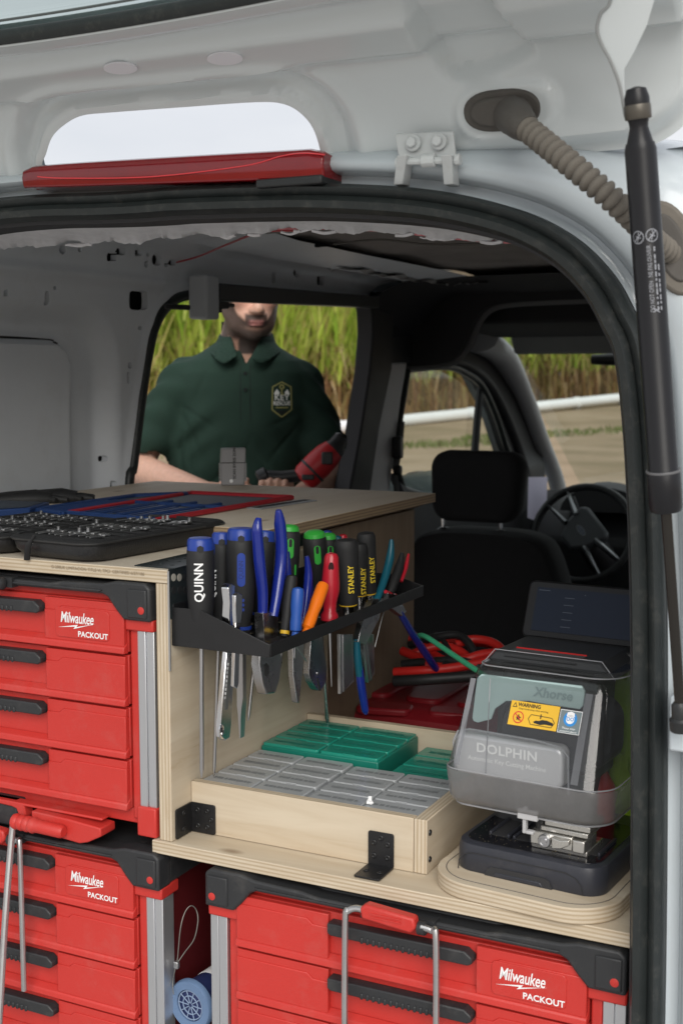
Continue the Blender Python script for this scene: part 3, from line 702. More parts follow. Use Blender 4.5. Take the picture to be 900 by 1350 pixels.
# dashboard, binnacle and bonnet
mb = MB(); mb.loft([[(x, 3.55, .60), (x, 3.52, .95), (x, 3.62, 1.06 - .02 * abs(x)), (x, 3.95, 1.11), (x, 4.42, 1.06), (x, 4.42, .60)] for x in (-.74, -.3, .3, .74)]); vpart(mb.build('dashboard', TRIM, None, 40, bevel=.02))
mb = MB(); mb.loft([[(-.36 + .17 * math.cos(t) , y, 1.07 + s * .10 * math.sin(t)) for t in np.linspace(0, math.pi, 13)] for y, s in ((3.50, 1.0), (3.60, 1.15), (3.85, .8))], caps=True); vpart(mb.build('instrument_hood', TRIM, None, 40))
mb = MB(); mb.loft([[(x, y, z - .10 * (x / .8) ** 2) for x in np.linspace(-.8, .8, 9)] for y, z in ((4.50, 1.04), (4.8, 1.03), (5.1, .98), (5.35, .86), (5.42, .6))], caps=False, closed=False); vpart(mb.build('bonnet', WHITE, None, 180))
mb = MB(); mb.bb(-.74, .74, .02, 4.4, .52, .575); vpart(mb.build('cargo_floor', mat('floor_black', (.03, .03, .03), .7), None))
for s in (-1, 1):
    for y in (.75, 3.95):
        wh = MB(); wh.lathe((s * .80, y, GZ + .31), (s, 0, 0), [(.18, -.1), (.29, -.1), (.31, -.07), (.31, .05), (.29, .09), (.2, .09)], 28); wo = vpart(wh.build('wheel', RUBBER, None))
        rm = MB(); rm.lathe((s * .80, y, GZ + .31), (s, 0, 0), [(.01, .05), (.06, .07), (.07, .06), (.19, .08), (.2, .095), (.2, .0)], 24); rm.build('rim', ZINC, wo)
mb = MB(); mb.bb(-.80, .80, .0, 4.9, .36, .515); vpart(mb.build('underbody', WHITE, None, bevel=.02))

# door mirror outside the driver's window
mb = MB(); q = PX(552, 650, X=-.93); mb.loft([[(q.x + .09 * math.cos(t) * s, q.y + o_, q.z + .085 * math.sin(t) * s) for t in np.linspace(0, 2 * math.pi, 17)[:-1]] for s, o_ in ((.96, -.03), (1, -.02), (.97, .03), (.7, .08), (.2, .1))]); mo = vpart(mb.build('door_mirror', TRIM, None, 60))
mb = MB(); mb.loft([[(q.x + .08 * math.cos(t), q.y - .031 + .001 * k, q.z + .075 * math.sin(t)) for t in np.linspace(0, 2 * math.pi, 17)[:-1]] for k in (0, 1)]); mb.build('mirror_glass', CHROME, mo, 30)
mb = MB(); mb.cyl((q.x, q.y, q.z - .04), (-.76, q.y + .05, q.z - .08), .025, n=10); mb.build('mirror_arm', TRIM, mo)

# steering wheel
sc_ = PX(768, 703, X=-.36); sw_ax = Vector((0, -.90, .43)).normalized()
SWM = frame(sc_, (1, 0, 0), (0, .43, .90)) @ Matrix.Rotation(R(-48), 4, 'Z')
def swp(pts): return [SWM @ v3(p) for p in pts]
mb = MB(); rr_ = .188
ring = [(rr_ * math.cos(t), rr_ * math.sin(t), 0) for t in np.linspace(0, 2 * math.pi, 49)]
mb.tube(swp(ring), .0145, 10, caps=False); swr = vpart(mb.build('steering_wheel', BLACKP, None, 60))
mb = MB(); mb.prism([(-.085, .055), (-.06, .075), (.06, .075), (.085, .055), (.07, -.02), (.035, -.075), (-.035, -.075), (-.07, -.02)], .045, SWM @ Matrix.Translation((0, 0, -.012))); mb.build('hub', mat('hub_grey', (.07, .075, .08), .45), swr, 40, bevel=.012).matrix_parent_inverse = swr.matrix_world.inverted()
SATIN = mat('satin_silver', (.36, .37, .38), .35, metal=.9, var=.05)
for a0, a1 in ((18, 15), (-24, -14), (162, 165), (204, 194)):
    m = MB(); c0, c1 = Vector((.07 * math.cos(R(a0)), .07 * math.sin(R(a0)), .02)), Vector((.178 * math.cos(R(a1)), .178 * math.sin(R(a1)), .0))
    m.tube(swp([c0, (c0 + c1) / 2 + Vector((0, 0, .012)), c1]), [.030, .022, .014], 8, flat=.35, ref=(0, -.9, .43)); m.build('spoke', SATIN, swr)
fl = Flat(); fl.poly([(.026 * math.cos(t), .011 * math.sin(t)) for t in np.linspace(0, 2 * math.pi, 25)[:-1]], 0, .0345).poly([(.0225 * math.cos(t), .0085 * math.sin(t)) for t in np.linspace(0, 2 * math.pi, 25)[:-1]], 1, .0352); fl.text('Ford', .013, 0, 0, 0, .0358, shear=.3)
fl.build('oval_emblem', [SATIN, mat('emblem_blue', (.12, .14, .18), .3)], swr, SWM)
mb = MB(); mb.cyl(sc_ - sw_ax * .02, sc_ - sw_ax * .32, .045, .06); mb.build('column', TRIM, swr)
for s in (-1, 1):
    m = MB(); a = SWM @ Vector((s * .05, .02, -.05)); b = SWM @ Vector((s * .17, .05, -.05)); m.tube([a, b], [.008, .011], 8); m.build('stalk', TRIM, swr)

# ------------------------------------------------------------------ rear frame of the van
open_px = [(235, 266), (330, 263), (430, 262), (560, 270), (665, 292), (735, 325), (783, 370), (812, 420), (833, 478), (847, 640), (853, 900), (850, 1350)]
half = [PX(a, b, Y=-.03) for a, b in open_px]; half[0].x = 0.0
half += [Vector((half[-1].x - .005, -.03, .70)), Vector((half[-1].x - .02, -.03, .58))]
rhalf = spline(half, 7)
loop = [Vector((-p.x, p.y, p.z + .024 * float(sst(0, .4, p.x)))) for p in rhalf[::-1]][:-1] + rhalf
sweep('tail_seal', loop, [(-.015, .02), (-.0165, -.004), (-.012, -.016), (-.004, -.0185), (.0005, -.013), (.003, -.009), (.006, -.014), (.0115, -.017), (.0165, -.011), (.0165, .02)], RUBBER, None)
vpart(COL.objects['tail_seal'])
sweep('tail_seal_trim', loop, [(-.021, .05), (-.0205, .008), (-.015, .004), (-.0145, .05)], TRIM, None); vpart(COL.objects['tail_seal_trim'])
prof_b = [(.010, .012), (.0175, .002), (.022, .006), (.030, .006), (.036, -.010), (.046, -.019), (.075, -.024), (.12, -.022), (.17, -.006), (.22, .04), (.245, .10), (.25, .22)]
rings = []
for i, p in enumerate(loop):
    a, b = loop[max(i - 1, 0)], loop[min(i + 1, len(loop) - 1)]; t = (b - a).normalized(); nr = t.cross(Vector((0, 1, 0))).normalized()
    k = .14 + .86 * min(1, abs(nr.x)) ** 1.2
    rings.append([p + nr * (q[0] if q[0] < .03 else .03 + (q[0] - .03) * k) + Vector((0, q[1] + .02, 0)) for q in prof_b])
mb = MB(); mb.loft(rings, caps=False, closed=False); vpart(mb.build('rear_body_frame', WHITE, None, 60))
# brake light on the roof edge
REDL = mat('red_lens', (.21, .002, .005), .08, var=.5, nscale=9, coat=.5, rvar=.03)
REDD = mat('red_lens_deep', (.16, .002, .004), .15, var=.4, nscale=60, coat=.5)
bl0, bl1 = PX(37, 238, Y=-.04), PX(432, 220, Y=-.04)
mb = MB(); n = 24; rg = []
for i in range(n + 1):
    t = i / n; x = bl0.x + (bl1.x - bl0.x) * t; zb = PX(37 + 395 * t, 249 - 13 * t, Y=-.04).z; zt = PX(37 + 395 * t, 221 - 25 * t ** .8, Y=-.04).z
    e = 1 - .12 * max(0, abs(t - .5) * 2 - .96) / .04; zt = zb + (zt - zb) * e; y0 = -.052 + .02 * (1 - e)
    rg.append([(x, y0, zb), (x, y0 - .003, zb + (zt - zb) * .5), (x, y0 - .001, zt - .003), (x, y0 + .006, zt), (x, .05, zt - .008), (x, .05, zb)])
mb.loft(rg); blo = vpart(mb.build('brake_light', REDL, None, 40, bevel=.002))
mb = MB(); mb.bb(bl0.x + .01, bl1.x - .01, -.035, .04, bl0.z - .012, bl0.z + .002); mb.build('reflector_body', REDD, blo)
mb = MB(); mb.tube(spline([PX(50, 233, Y=-.0552), PX(90, 235, Y=-.0552), PX(200, 233, Y=-.0552), PX(320, 219, Y=-.0552), PX(370, 206, Y=-.0548), PX(400, 202, Y=-.0545), PX(428, 204, Y=-.054)], 8), .0009, 6); mb.build('lens_ridge', mat('red_ridge', (.75, .05, .06), .15), blo)
mb = MB(); mb.bb(PX(340, 237, Y=-.05).x, bl1.x, -.056, .05, PX(380, 239, Y=-.05).z - .006, PX(380, 232, Y=-.05).z - .002); mb.build('lamp_base', BLACKP, blo, 30, bevel=.002)

# ------------------------------------------------------------------ liftgate, raised: upright at its hinge edge, then running out over the camera
GP = [(.004, 1.836), (-.010, 1.868), (-.028, 1.905), (-.055, 1.938), (-.10, 1.966), (-.20, 1.993), (-.40, 2.035), (-.70, 2.10), (-1.02, 2.20)]
_g = spline([(0, p[0], p[1]) for p in GP], 14); _gs = np.cumsum([0] + [(_g[i + 1] - _g[i]).length for i in range(len(_g) - 1)])
_gy = np.array([p.y for p in _g]); _gz = np.array([p.z for p in _g]); GL = float(_gs[-1])
def gsurf(u, s_, h=0.0):
    """point on the gate's inner face; h lifts it towards the inside"""
    y = np.interp(s_, _gs, _gy); z = np.interp(s_, _gs, _gz); e = .01
    ty = np.interp(np.minimum(s_ + e, GL), _gs, _gy) - np.interp(np.maximum(s_ - e, 0), _gs, _gy); tz = np.interp(np.minimum(s_ + e, GL), _gs, _gz) - np.interp(np.maximum(s_ - e, 0), _gs, _gz)
    l_ = np.hypot(ty, tz); return u, y + h * (-tz / l_) - .035 * (u / .6) ** 2 * np.clip(1 - s_ / .3, 0, 1), z + h * (ty / l_)
def gpt(u, s_, h=0.0): return Vector([float(c) for c in gsurf(np.float64(u), np.float64(s_), h)])
def gate_us(px, py):
    best = None
    for s_ in np.linspace(0, GL, 500):
        y = float(np.interp(s_, _gs, _gy)); z = float(np.interp(s_, _gs, _gz)); p = PX(px, py, Y=y); e = abs(p.z - z)
        if best is None or e < best[0]: best = (e, p.x, s_)
    return best[1], best[2]
def gpx(px, py, h=0.0): return gpt(*gate_us(px, py), h)
notch = [gate_us(*p) for p in [(64, 225), (68, 200), (75, 178), (90, 160), (112, 148), (150, 142), (250, 135), (340, 130), (378, 133), (403, 146), (420, 170), (430, 205), (433, 235)]]
notch = [(notch[0][0], -.1), (notch[0][0], -.03)] + notch + [(notch[-1][0], -.03), (notch[-1][0], -.1)]
f_notch = sd_poly(smooth2(notch, 4))
wu, ws = gate_us(200, 18)
f_win = lambda U, S_: sd_rbox(0, ws + .27, .60, .27, .10)(U, S_ - .10 * (U / .5) ** 2 * .35)
f_out = lambda U, S_: -sd_rbox(0, .52, .668, .523, .10)(U, S_)
f_gate = sd_union(f_notch, f_win, f_out)
_c1 = gate_us(300, 90)[1]; _c2 = gate_us(300, 48)[1]
recP = [gate_us(*p) for p in [(520, -40), (560, 40), (596, 96), (640, 96), (690, 78), (698, 58), (650, 0), (630, -40)]]
f_rec = sd_poly(smooth2(recP, 4)); ledge = [gate_us(*p) for p in [(622, 189), (642, 190), (655, 207), (790, 186), (800, 199), (612, 236)]]
f_led = sd_poly(ledge)
recQ = [gate_us(*p) for p in [(705, 20), (760, 30), (800, 0), (860, -40), (720, -40)]]
f_rq = sd_poly(smooth2(recQ, 4))
hoseU = gate_us(676, 146); f_hd = sd_rbox(hoseU[0], hoseU[1], .058, .030, .03)
def gate_h(U, S_):
    dn = f_notch(U, S_); dw = f_win(U, S_); do = f_out(U, S_)
    h = .016 * sst(_c1 - .006, _c1 + .012, S_ + .02 * np.abs(U)) - .020 * sst(_c2, _c2 + .03, S_ + .02 * np.abs(U)) * (1 - .6 * sst(.38, .5, U))
    h = h + .007 * np.exp(-((S_ - _c1 + .008) / .005) ** 2) * sst(-.3, -.1, U) * .5
    h = h + .009 * (1 - sst(.010, .018, dn)) - .010 * np.exp(-((dn - .030) / .010) ** 2) + .006 * np.exp(-((dn - .055) / .012) ** 2)
    h = h + .018 * sst(.05, .018, dw) - .022 * sst(.030, .008, do)
    h = h - .022 * sst(.010, -.008, f_rec(U, S_)) + .008 * (sst(.006, -.004, f_hd(U, S_)))
    h = h + .008 * sst(.30, .40, np.abs(U)) * sst(.20, .05, S_)
    return h
gate = panel('liftgate', -.68, .68, -.01, 1.06, .005, lambda U, S_: gsurf(U, S_, gate_h(U, S_)), f_gate, .012, (0, -.25, .95), GATEW, None, 40); vpart(gate)
gate['label'] = 'raised liftgate seen from below with a notch over the brake light'
def gpart(o):
    o.parent = gate; o.matrix_parent_inverse = (gate.matrix_parent_inverse.inverted() if False else Matrix()); return o
gpart(panel('gate_outer_skin', -.68, .68, -.01, 1.06, .03, lambda U, S_: gsurf(U, S_, -.014 - .030 * sst(.0, .16, f_win(U, S_))), sd_union(lambda u, v: f_notch(u, v) - .035, f_win, f_out), 0, None, WHITE, None, 60))
gpart(panel('gate_glass', -.60, .60, ws - .012, ws + .57, .03, lambda U, S_: gsurf(U, S_, -.012), None, 0, None, thin_glass('tinted_gate_glass', (.72, .80, .77), .10), None, 180))
wl_ = [(u, ws + .0 + .035 * (u / .5) ** 2) for u in np.linspace(-.52, .52, 40)]
mb = MB(); mb.tube([gpt(u, s_ + .004, .004) for u, s_ in wl_], .009, 8, flat=.6); gpart(mb.build('glass_gasket', RUBBER, None, 60))
mb = MB(); mb.tube([gpt(u, s_ + .018, -.008) for u, s_ in wl_], .0016, 6); gpart(mb.build('defroster_edge', mat('frit_band', (.10, .11, .11), .5), None, 60))
for px, py in ((162, 71), (300, 59)):
    u, s_ = gate_us(px, py); M = frame(gpt(u, s_, float(gate_h(np.float64(u), np.float64(s_))) + .0022), (1, .03, 0), gpt(u, s_ + .01) - gpt(u, s_))
    mb = MB(); mb.prism([(.022 * math.cos(t), .013 * math.sin(t)) for t in np.linspace(0, 2 * math.pi, 25)[:-1]], -.0018, M); gpart(mb.build('gate_plug', mat('plug_white', (.80, .80, .84), .5, var=.02), None, 30))
# strut bracket: folded white sheet hanging from the gate
sb = PX(838, 138, Y=-.16)
mb = MB()
pl = [(905, -40), (880, -10), (858, 40), (838, 72), (823, 92), (820, 118), (824, 158), (817, 152), (814, 112), (806, 84), (796, 62), (793, 45), (800, 28), (812, 18), (826, -12), (830, -40)]
q = [PX(a, b, Y=-.175) for a, b in pl]; q = [Vector((p.x, -.175 + (p.z - 1.88) * -.5, p.z)) for p in q]
nn = Vector((.25, -.9, -.2)).normalized() * .0025
k = len(q); mb.add([p + nn for p in q] + [p - nn for p in q], [tuple(range(k)), tuple(range(2 * k - 1, k - 1, -1))] + [(i, (i + 1) % k, k + (i + 1) % k, k + i) for i in range(k)])
sbk = gpart(mb.build('strut_bracket', GATEW, None, 30, bevel=.0008))
for pl2, r2_, m2_ in (([(826, -14), (813, 16), (801, 27), (794, 45), (797, 62), (807, 84), (815, 112), (818, 150)], .0016, mat('seam_sealer', (.30, .31, .31), .7)),):
    w_ = [PX(a, b, Y=-.178) for a, b in pl2]; w_ = [Vector((p.x, -.179 + (p.z - 1.88) * -.5, p.z)) for p in w_]; q2 = MB(); q2.tube(spline(w_, 5), r2_, 6); q2.build('bracket_edge', m2_, sbk)
# hinge between roof edge and gate
def hinge(mx):
    h = MB(); hp = lambda a, b, y=-.045: Vector(((PX(a, b, Y=y).x) * mx, y, PX(a, b, Y=y).z))
    c = [hp(a, b) for a, b in ((520, 177), (597, 174), (601, 214), (588, 219), (531, 211), (524, 203))]; kk = len(c); d = Vector((0, .004, .002))
    h.add(c + [p + d for p in c], [tuple(range(kk)), tuple(range(2 * kk - 1, kk - 1, -1))] + [(i, (i + 1) % kk, kk + (i + 1) % kk, kk + i) for i in range(kk)])
    for a, b in ((545, 189), (579, 187)):
        p = hp(a, b, -.047); h.cyl(p, p + Vector((0, -.004, 0)), .0095, n=16); h.cyl(p + Vector((0, -.003, 0)), p + Vector((0, -.010, 0)), .0062, n=6)
    h.cyl(hp(530, 213, -.052), hp(606, 211, -.052), .0042, n=10); h.cyl(hp(556, 212, -.052), hp(574, 211, -.052), .0075, n=12)
    h.cyl(hp(522, 215, -.052), hp(530, 214.5, -.052), .006, n=10); h.cyl(hp(600, 211, -.052), hp(607, 210, -.052), .0065, n=10)
    for a, b in (((534, 206), (529, 245)), ((592, 206), (595, 245))):
        p0, p1 = hp(*a, -.055), hp(*b, -.03); h.loft([[p + Vector((sx * .006, sy * .010, 0)) for sx, sy in ((-1, -1), (1, -1), (1, 1), (-1, 1))] for p in (p0, p1)])
    return gpart(h.build('hinge', GATEZ, None, 30, bevel=.0012))
hinge(1); hinge(-1)
# wiring hose
hb = gate_us(674, 143); hn = gpt(*hb, .02) - gpt(*hb, .0)
Mh = frame(gpt(*hb, .013), (1, .05, 0), gpt(hb[0], hb[1] + .01) - gpt(*hb)); 
if (Mh.to_3x3() @ Vector((0, 0, 1))).dot(hn) < 0: Mh = Mh @ Matrix.Diagonal((1, 1, -1, 1))
mb = MB(); mb.prism([(.043 * math.copysign(abs(math.cos(t)) ** .7, math.cos(t)), .022 * math.copysign(abs(math.sin(t)) ** .9, math.sin(t))) for t in np.linspace(0, 2 * math.pi, 33)[:-1]], .009, Mh)
gpart(mb.build('hose_grommet', HOSED, None, 30, bevel=.003))
mb = MB(); mb.prism([(.034 * math.copysign(abs(math.cos(t)) ** .7, math.cos(t)), .0155 * math.copysign(abs(math.sin(t)) ** .9, math.sin(t))) for t in np.linspace(0, 2 * math.pi, 33)[:-1]], .014, Mh)
gpart(mb.build('grommet_rim', HOSED, None, 30, bevel=.003))
hp_ = [PX(676, 152, Y=-.055), PX(686, 163, Y=-.10), PX(702, 176, Y=-.115), PX(750, 215, Y=-.135), PX(800, 257, Y=-.135), PX(836, 290, Y=-.11), PX(862, 318, Y=-.07), PX(884, 335, Y=-.03)]
path = spline(hp_, 16); nP = len(path); rad = []
for i in range(nP):
    t = i / (nP - 1)
    rad.append(.0165 if t < .22 else .0122 + .0032 * (.5 + .5 * math.cos(0)))
mb = MB(); mb.tube(path[:28], [.021 - .007 * i / 27 for i in range(28)], 14); vpart(mb.build('hose_boot', HOSED, None, 60))
fine = spline(path[24:], 5); L_ = np.cumsum([0] + [(fine[i + 1] - fine[i]).length for i in range(len(fine) - 1)])
step = .0098; pts_, rs_ = [], []
for d in np.arange(0, L_[-1], step / 6):
    i = min(int(np.searchsorted(L_, d)), len(fine) - 1); j = max(i - 1, 0); f_ = (d - L_[j]) / max(L_[i] - L_[j], 1e-6); pts_.append(fine[j].lerp(fine[i], f_))
    ph = (d % step) / step; rs_.append(.0090 + .0044 * max(0, math.sin(ph * math.pi)) ** .8)
mb = MB(); mb.tube(pts_, rs_, 18); vpart(mb.build('wiring_hose', HOSE, None, 60))
g2 = PX(885, 328, Y=-.03); Mg = frame(g2, (.35, 0, -.94), (.9, .15, .35))
mb = MB(); mb.prism([(.052 * math.cos(t), .026 * math.sin(t)) for t in np.linspace(0, 2 * math.pi, 33)[:-1]], -.012, Mg @ Matrix.Translation((0, 0, .006))); vpart(mb.build('body_grommet', HOSE, None, 30, bevel=.004))
mb = MB(); mb.prism([(.038 * math.cos(t), .016 * math.sin(t)) for t in np.linspace(0, 2 * math.pi, 33)[:-1]], -.016, Mg @ Matrix.Translation((0, 0, .008))); vpart(mb.build('grommet_cap', HOSED, None, 30, bevel=.003))
# gas strut
g0, g1 = PX(839, 132, Y=-.19), PX(898, 962, Y=-.085)
def gl_(t): return g0.lerp(g1, t)
def tpx(y):
    lo, hi = 0., 1.
    for _ in range(40):
        m_ = (lo + hi) / 2; p = np.array(gl_(m_)) - CAM
        if 675 - FPX * (p @ UP) / (p @ FW) < y: lo = m_
        else: hi = m_
    return lo
strut = MB(); ax = (g1 - g0)
Ls = ax.length
strut.lathe(g0, ax, [(.013, tpx(205 - 12) * 0 + tpx(188) * Ls), (.0146, tpx(197) * Ls), (.0146, tpx(618) * Ls), (.0165, tpx(622) * Ls), (.0165, tpx(668) * Ls), (.015, tpx(673) * Ls), (.006, tpx(674) * Ls)], 24)
STRB = mat('strut_black', (.010, .010, .012), .34, var=.2, nscale=20, spec=.4)
so = vpart(strut.build('gas_strut', STRB, None, 40)); 
mb = MB(); mb.lathe(g0, ax, [(.002, -.012), (.009, -.010), (.0115, -.002), (.0115, .012), (.009, .02), (.0085, tpx(168) * Ls), (.0125, tpx(190) * Ls)], 18); mb.build('strut_end_socket', STRB, so)
mb = MB(); mb.lathe(g0, ax, [(.0118, .004), (.0123, .005), (.0123, .016), (.0118, .017)], 18); mb.build('socket_clip', mat('clip_dark', (.10, .09, .075), .4, metal=.5), so)
mb = MB(); mb.lathe(g0, ax, [(.0168, tpx(619) * Ls), (.0171, tpx(620) * Ls), (.0171, tpx(621) * Ls), (.0168, tpx(622) * Ls)], 24); mb.build('sleeve_edge', mat('sleeve_grey', (.12, .12, .125), .4), so)
mb = MB(); mb.lathe(g0, ax, [(.0055, tpx(672) * Ls), (.0055, tpx(930) * Ls)], 14); mb.build('strut_rod', mat('dark_rod', (.06, .055, .05), .25, metal=.9), so)
mb = MB(); mb.lathe(g0, ax, [(.006, tpx(925) * Ls), (.009, tpx(930) * Ls), (.0095, tpx(945) * Ls), (.012, tpx(948) * Ls), (.012, tpx(972) * Ls), (.006, tpx(976) * Ls)], 16); mb.build('strut_lower_socket', BLACKP, so)
mb = MB(); c = PX(897, 955, Y=-.06); mb.bb(c.x - .012, c.x + .06, -.062, -.02, c.z - .03, c.z + .03); mb.build('strut_foot', WHITE, so, 30, bevel=.003)
# prohibition marks and small print wrapped on the strut
axn = ax.normalized(); tv = (Vector(CAM) - gl_(.25)); tv = (tv - axn * tv.dot(axn)).normalized(); wv = tv.cross(axn)
if wv.dot(Vector(RT)) < 0: wv = -wv
def strut_decal():
    f = Flat()
    tri = [(-.5, -.4), (.5, .4)]
    for x, y in ((-.0085, -tpx(311) * Ls), (.0050, -tpx(310) * Ls)):
        f.ring(x, y, .0052, .0060, 0); f.line([(x - .004, y - .004), (x + .004, y + .004)], .0009, 0)
        f.line([(x - .001, y - .0045), (x + .001, y + .001), (x + .0005, y + .0045)], .0008, 0); f.line([(x - .002, y + .001), (x + .003, y - .001)], .0008, 0)
    ym = -(tpx(330) + tpx(402)) / 2 * Ls
    f.text('DO NOT OPEN   NE PAS OUVRIR', .0058, .0012, ym, 0, rot=R(90), sx=.72); rq = random.Random(9)
    for xx, n_ in ((.0062, 11), (.0095, 8)):      # further lines too small to read
        yy = ym - .03
        for _ in range(n_): q_ = rq.uniform(.002, .006); f.line([(xx, yy), (xx, yy + q_)], .0014); yy += q_ + rq.uniform(.0008, .003)
    f.line([(.0015, -tpx(404) * Ls), (.0075, -tpx(411) * Ls)], .0008); f.line([(.0015, -tpx(410) * Ls), (.0075, -tpx(405) * Ls)], .0008)
    rr0 = .0150; vs = []; f.refine(.004)
    for p in f.mb.v:
        a = p[0] / rr0; vs.append(tuple(g0 + axn * (-p[1]) + (tv * math.cos(a) + wv * math.sin(a)) * rr0))
    f.mb.v = vs; f.build('strut_print', [SILVERTXT], so)
strut_decal()

# ------------------------------------------------------------------ plywood bench
PF, PE = ply('plywood_face'), ply('plywood_edge', True)
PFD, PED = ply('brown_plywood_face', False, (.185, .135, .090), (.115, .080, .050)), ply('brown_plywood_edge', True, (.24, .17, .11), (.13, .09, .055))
TOPF = ply('worn_plywood_top', False, (.56, .49, .40), (.44, .36, .27))
def board(name, c, d, axis, parent, mats=None, grain=None, bevel=.0012):
    """box of world size d centred on c, plies stacked along axis; local x runs along the grain"""
    mats = mats or [PF, PE]; ax = 'xyz'.index(axis)
    others = [i for i in range(3) if i != ax]; g = grain if grain is not None else max(others, key=lambda i: d[i]); o_ = [i for i in others if i != g][0]
    E3 = [Vector((1, 0, 0)), Vector((0, 1, 0)), Vector((0, 0, 1))]
    x, z = E3[g], E3[ax]; y = z.cross(x)
    M = Matrix(((x.x, y.x, z.x), (x.y, y.y, z.y), (x.z, y.z, z.z)))
    mb = MB(); mb.box((0, 0, 0), (d[g], d[o_], d[ax])); mb.m = [1, 1, 1, 1, 0, 0]
    o = mb.build(name, mats, parent, 30, bevel)
    o.rotation_euler = M.to_euler(); o.location = v3(c) - (parent.location if parent else Vector())
    return o
def bbrd(name, x0, x1, y0, y1, z0, z1, axis, parent, **k): return board(name, ((x0 + x1) / 2, (y0 + y1) / 2, (z0 + z1) / 2), (x1 - x0, y1 - y0, z1 - z0), axis, parent, **k)
SZ = .972                                       # shelf top
bench = thing('plywood_workbench', 'pale plywood workbench with raised table, side panel, low shelf and tray', 'workbench', (0, .3, .58))
bbrd('table_front', -.70, -.034, 0.0, .30, 1.328, 1.346, 'z', bench, mats=[TOPF, PE])
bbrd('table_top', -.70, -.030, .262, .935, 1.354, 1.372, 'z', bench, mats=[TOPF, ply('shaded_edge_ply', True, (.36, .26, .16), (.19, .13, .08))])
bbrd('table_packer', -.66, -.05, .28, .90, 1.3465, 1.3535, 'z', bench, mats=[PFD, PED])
bbrd('side_panel', -.054, -.034, .002, .470, SZ + .0005, 1.3275, 'x', bench, grain=1)
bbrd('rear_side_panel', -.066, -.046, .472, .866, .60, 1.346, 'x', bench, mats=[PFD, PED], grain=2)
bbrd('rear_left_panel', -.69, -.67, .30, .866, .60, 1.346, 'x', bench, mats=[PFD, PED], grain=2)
bbrd('shelf', -.064, .640, -.002, .56, SZ - .018, SZ, 'z', bench)
bbrd('shelf_leg', .600, .618, .42, .56, .578, SZ - .0185, 'x', bench, grain=2)
bbrd('tray_front', -.0335, .3005, .050, .064, SZ + .0005, 1.044, 'y', bench)
bbrd('tray_right', .301, .319, .0505, .405, SZ + .0005, 1.0435, 'x', bench)
bbrd('tray_back', -.0335, .3005, .392, .405, SZ + .0005, 1.056, 'y', bench)
# stamped print along the table edge
SM = Matrix(((1, 0, 0, -.148), (0, 0, -1, -.0014), (0, 1, 0, 1.3385), (0, 0, 0, 1)))
Flat().text('G-208UK LIMITACION TITLE VI, TPCI  CERTIFIED 6/27/186', .0062, 0, 0, sx=1.0).build('edge_stamp', [mat('faded_ink', (.25, .19, .13), .8)], bench, Matrix.Translation(-bench.location) @ SM)
BKT = mat('black_bracket', (.012, .012, .013), .38, var=.3, nscale=30, bump=.15, bscale=250)
def bracket(name, o, xdir, ydir, w, l, screws=True):
    """steel angle: leg A along local y, leg B along local z, width along local x"""
    M = frame(o, xdir, ydir); t = .0022; mb = MB()
    mb.prism(rrect(w, l, .003, 3, 0, l / 2), t, M); mb.prism(rrect(w, l, .003, 3, 0, l / 2), -t, M @ Matrix.Rotation(R(90), 4, 'X'))
    for sx in (-.27, .27):
        for sy in (.3, .68): mb.lathe(M @ Vector((sx * w, l * sy, t)), M.to_3x3() @ Vector((0, 0, 1)), [(.0042, 0), (.0038, .0012), (.0016, .0016), (.0014, .0006)], 10)
    mb.lathe(M @ Vector((0, l * .84, t)), M.to_3x3() @ Vector((0, 0, 1)), [(.0042, 0), (.0038, .0012), (.0016, .0016), (.0014, .0006)], 10)
    for sx in (-.27, .27): mb.lathe(M @ Vector((sx * w, -t * 0 + t, l * .55)), M.to_3x3() @ Vector((0, 1, 0)), [(.0042, 0), (.0038, .0012), (.0016, .0016), (.0014, .0006)], 10)
    mb.v = [tuple(Vector(p) - bench.location) for p in mb.v]
    return mb.build(name, BKT, bench, 30, bevel=.0006)
ba = PX(262, 1093, Y=.0485); bracket('angle_bracket', (-.0335, .0495, PX(262, 1077, Y=.05).z), (0, 0, -1), (1, 0, 0), .042, .040)
bb_ = PX(502, 1145, Y=.0485); bracket('angle_bracket', (bb_.x, .0495, SZ + .001), (1, 0, 0), (0, 0, 1), .036, .046)
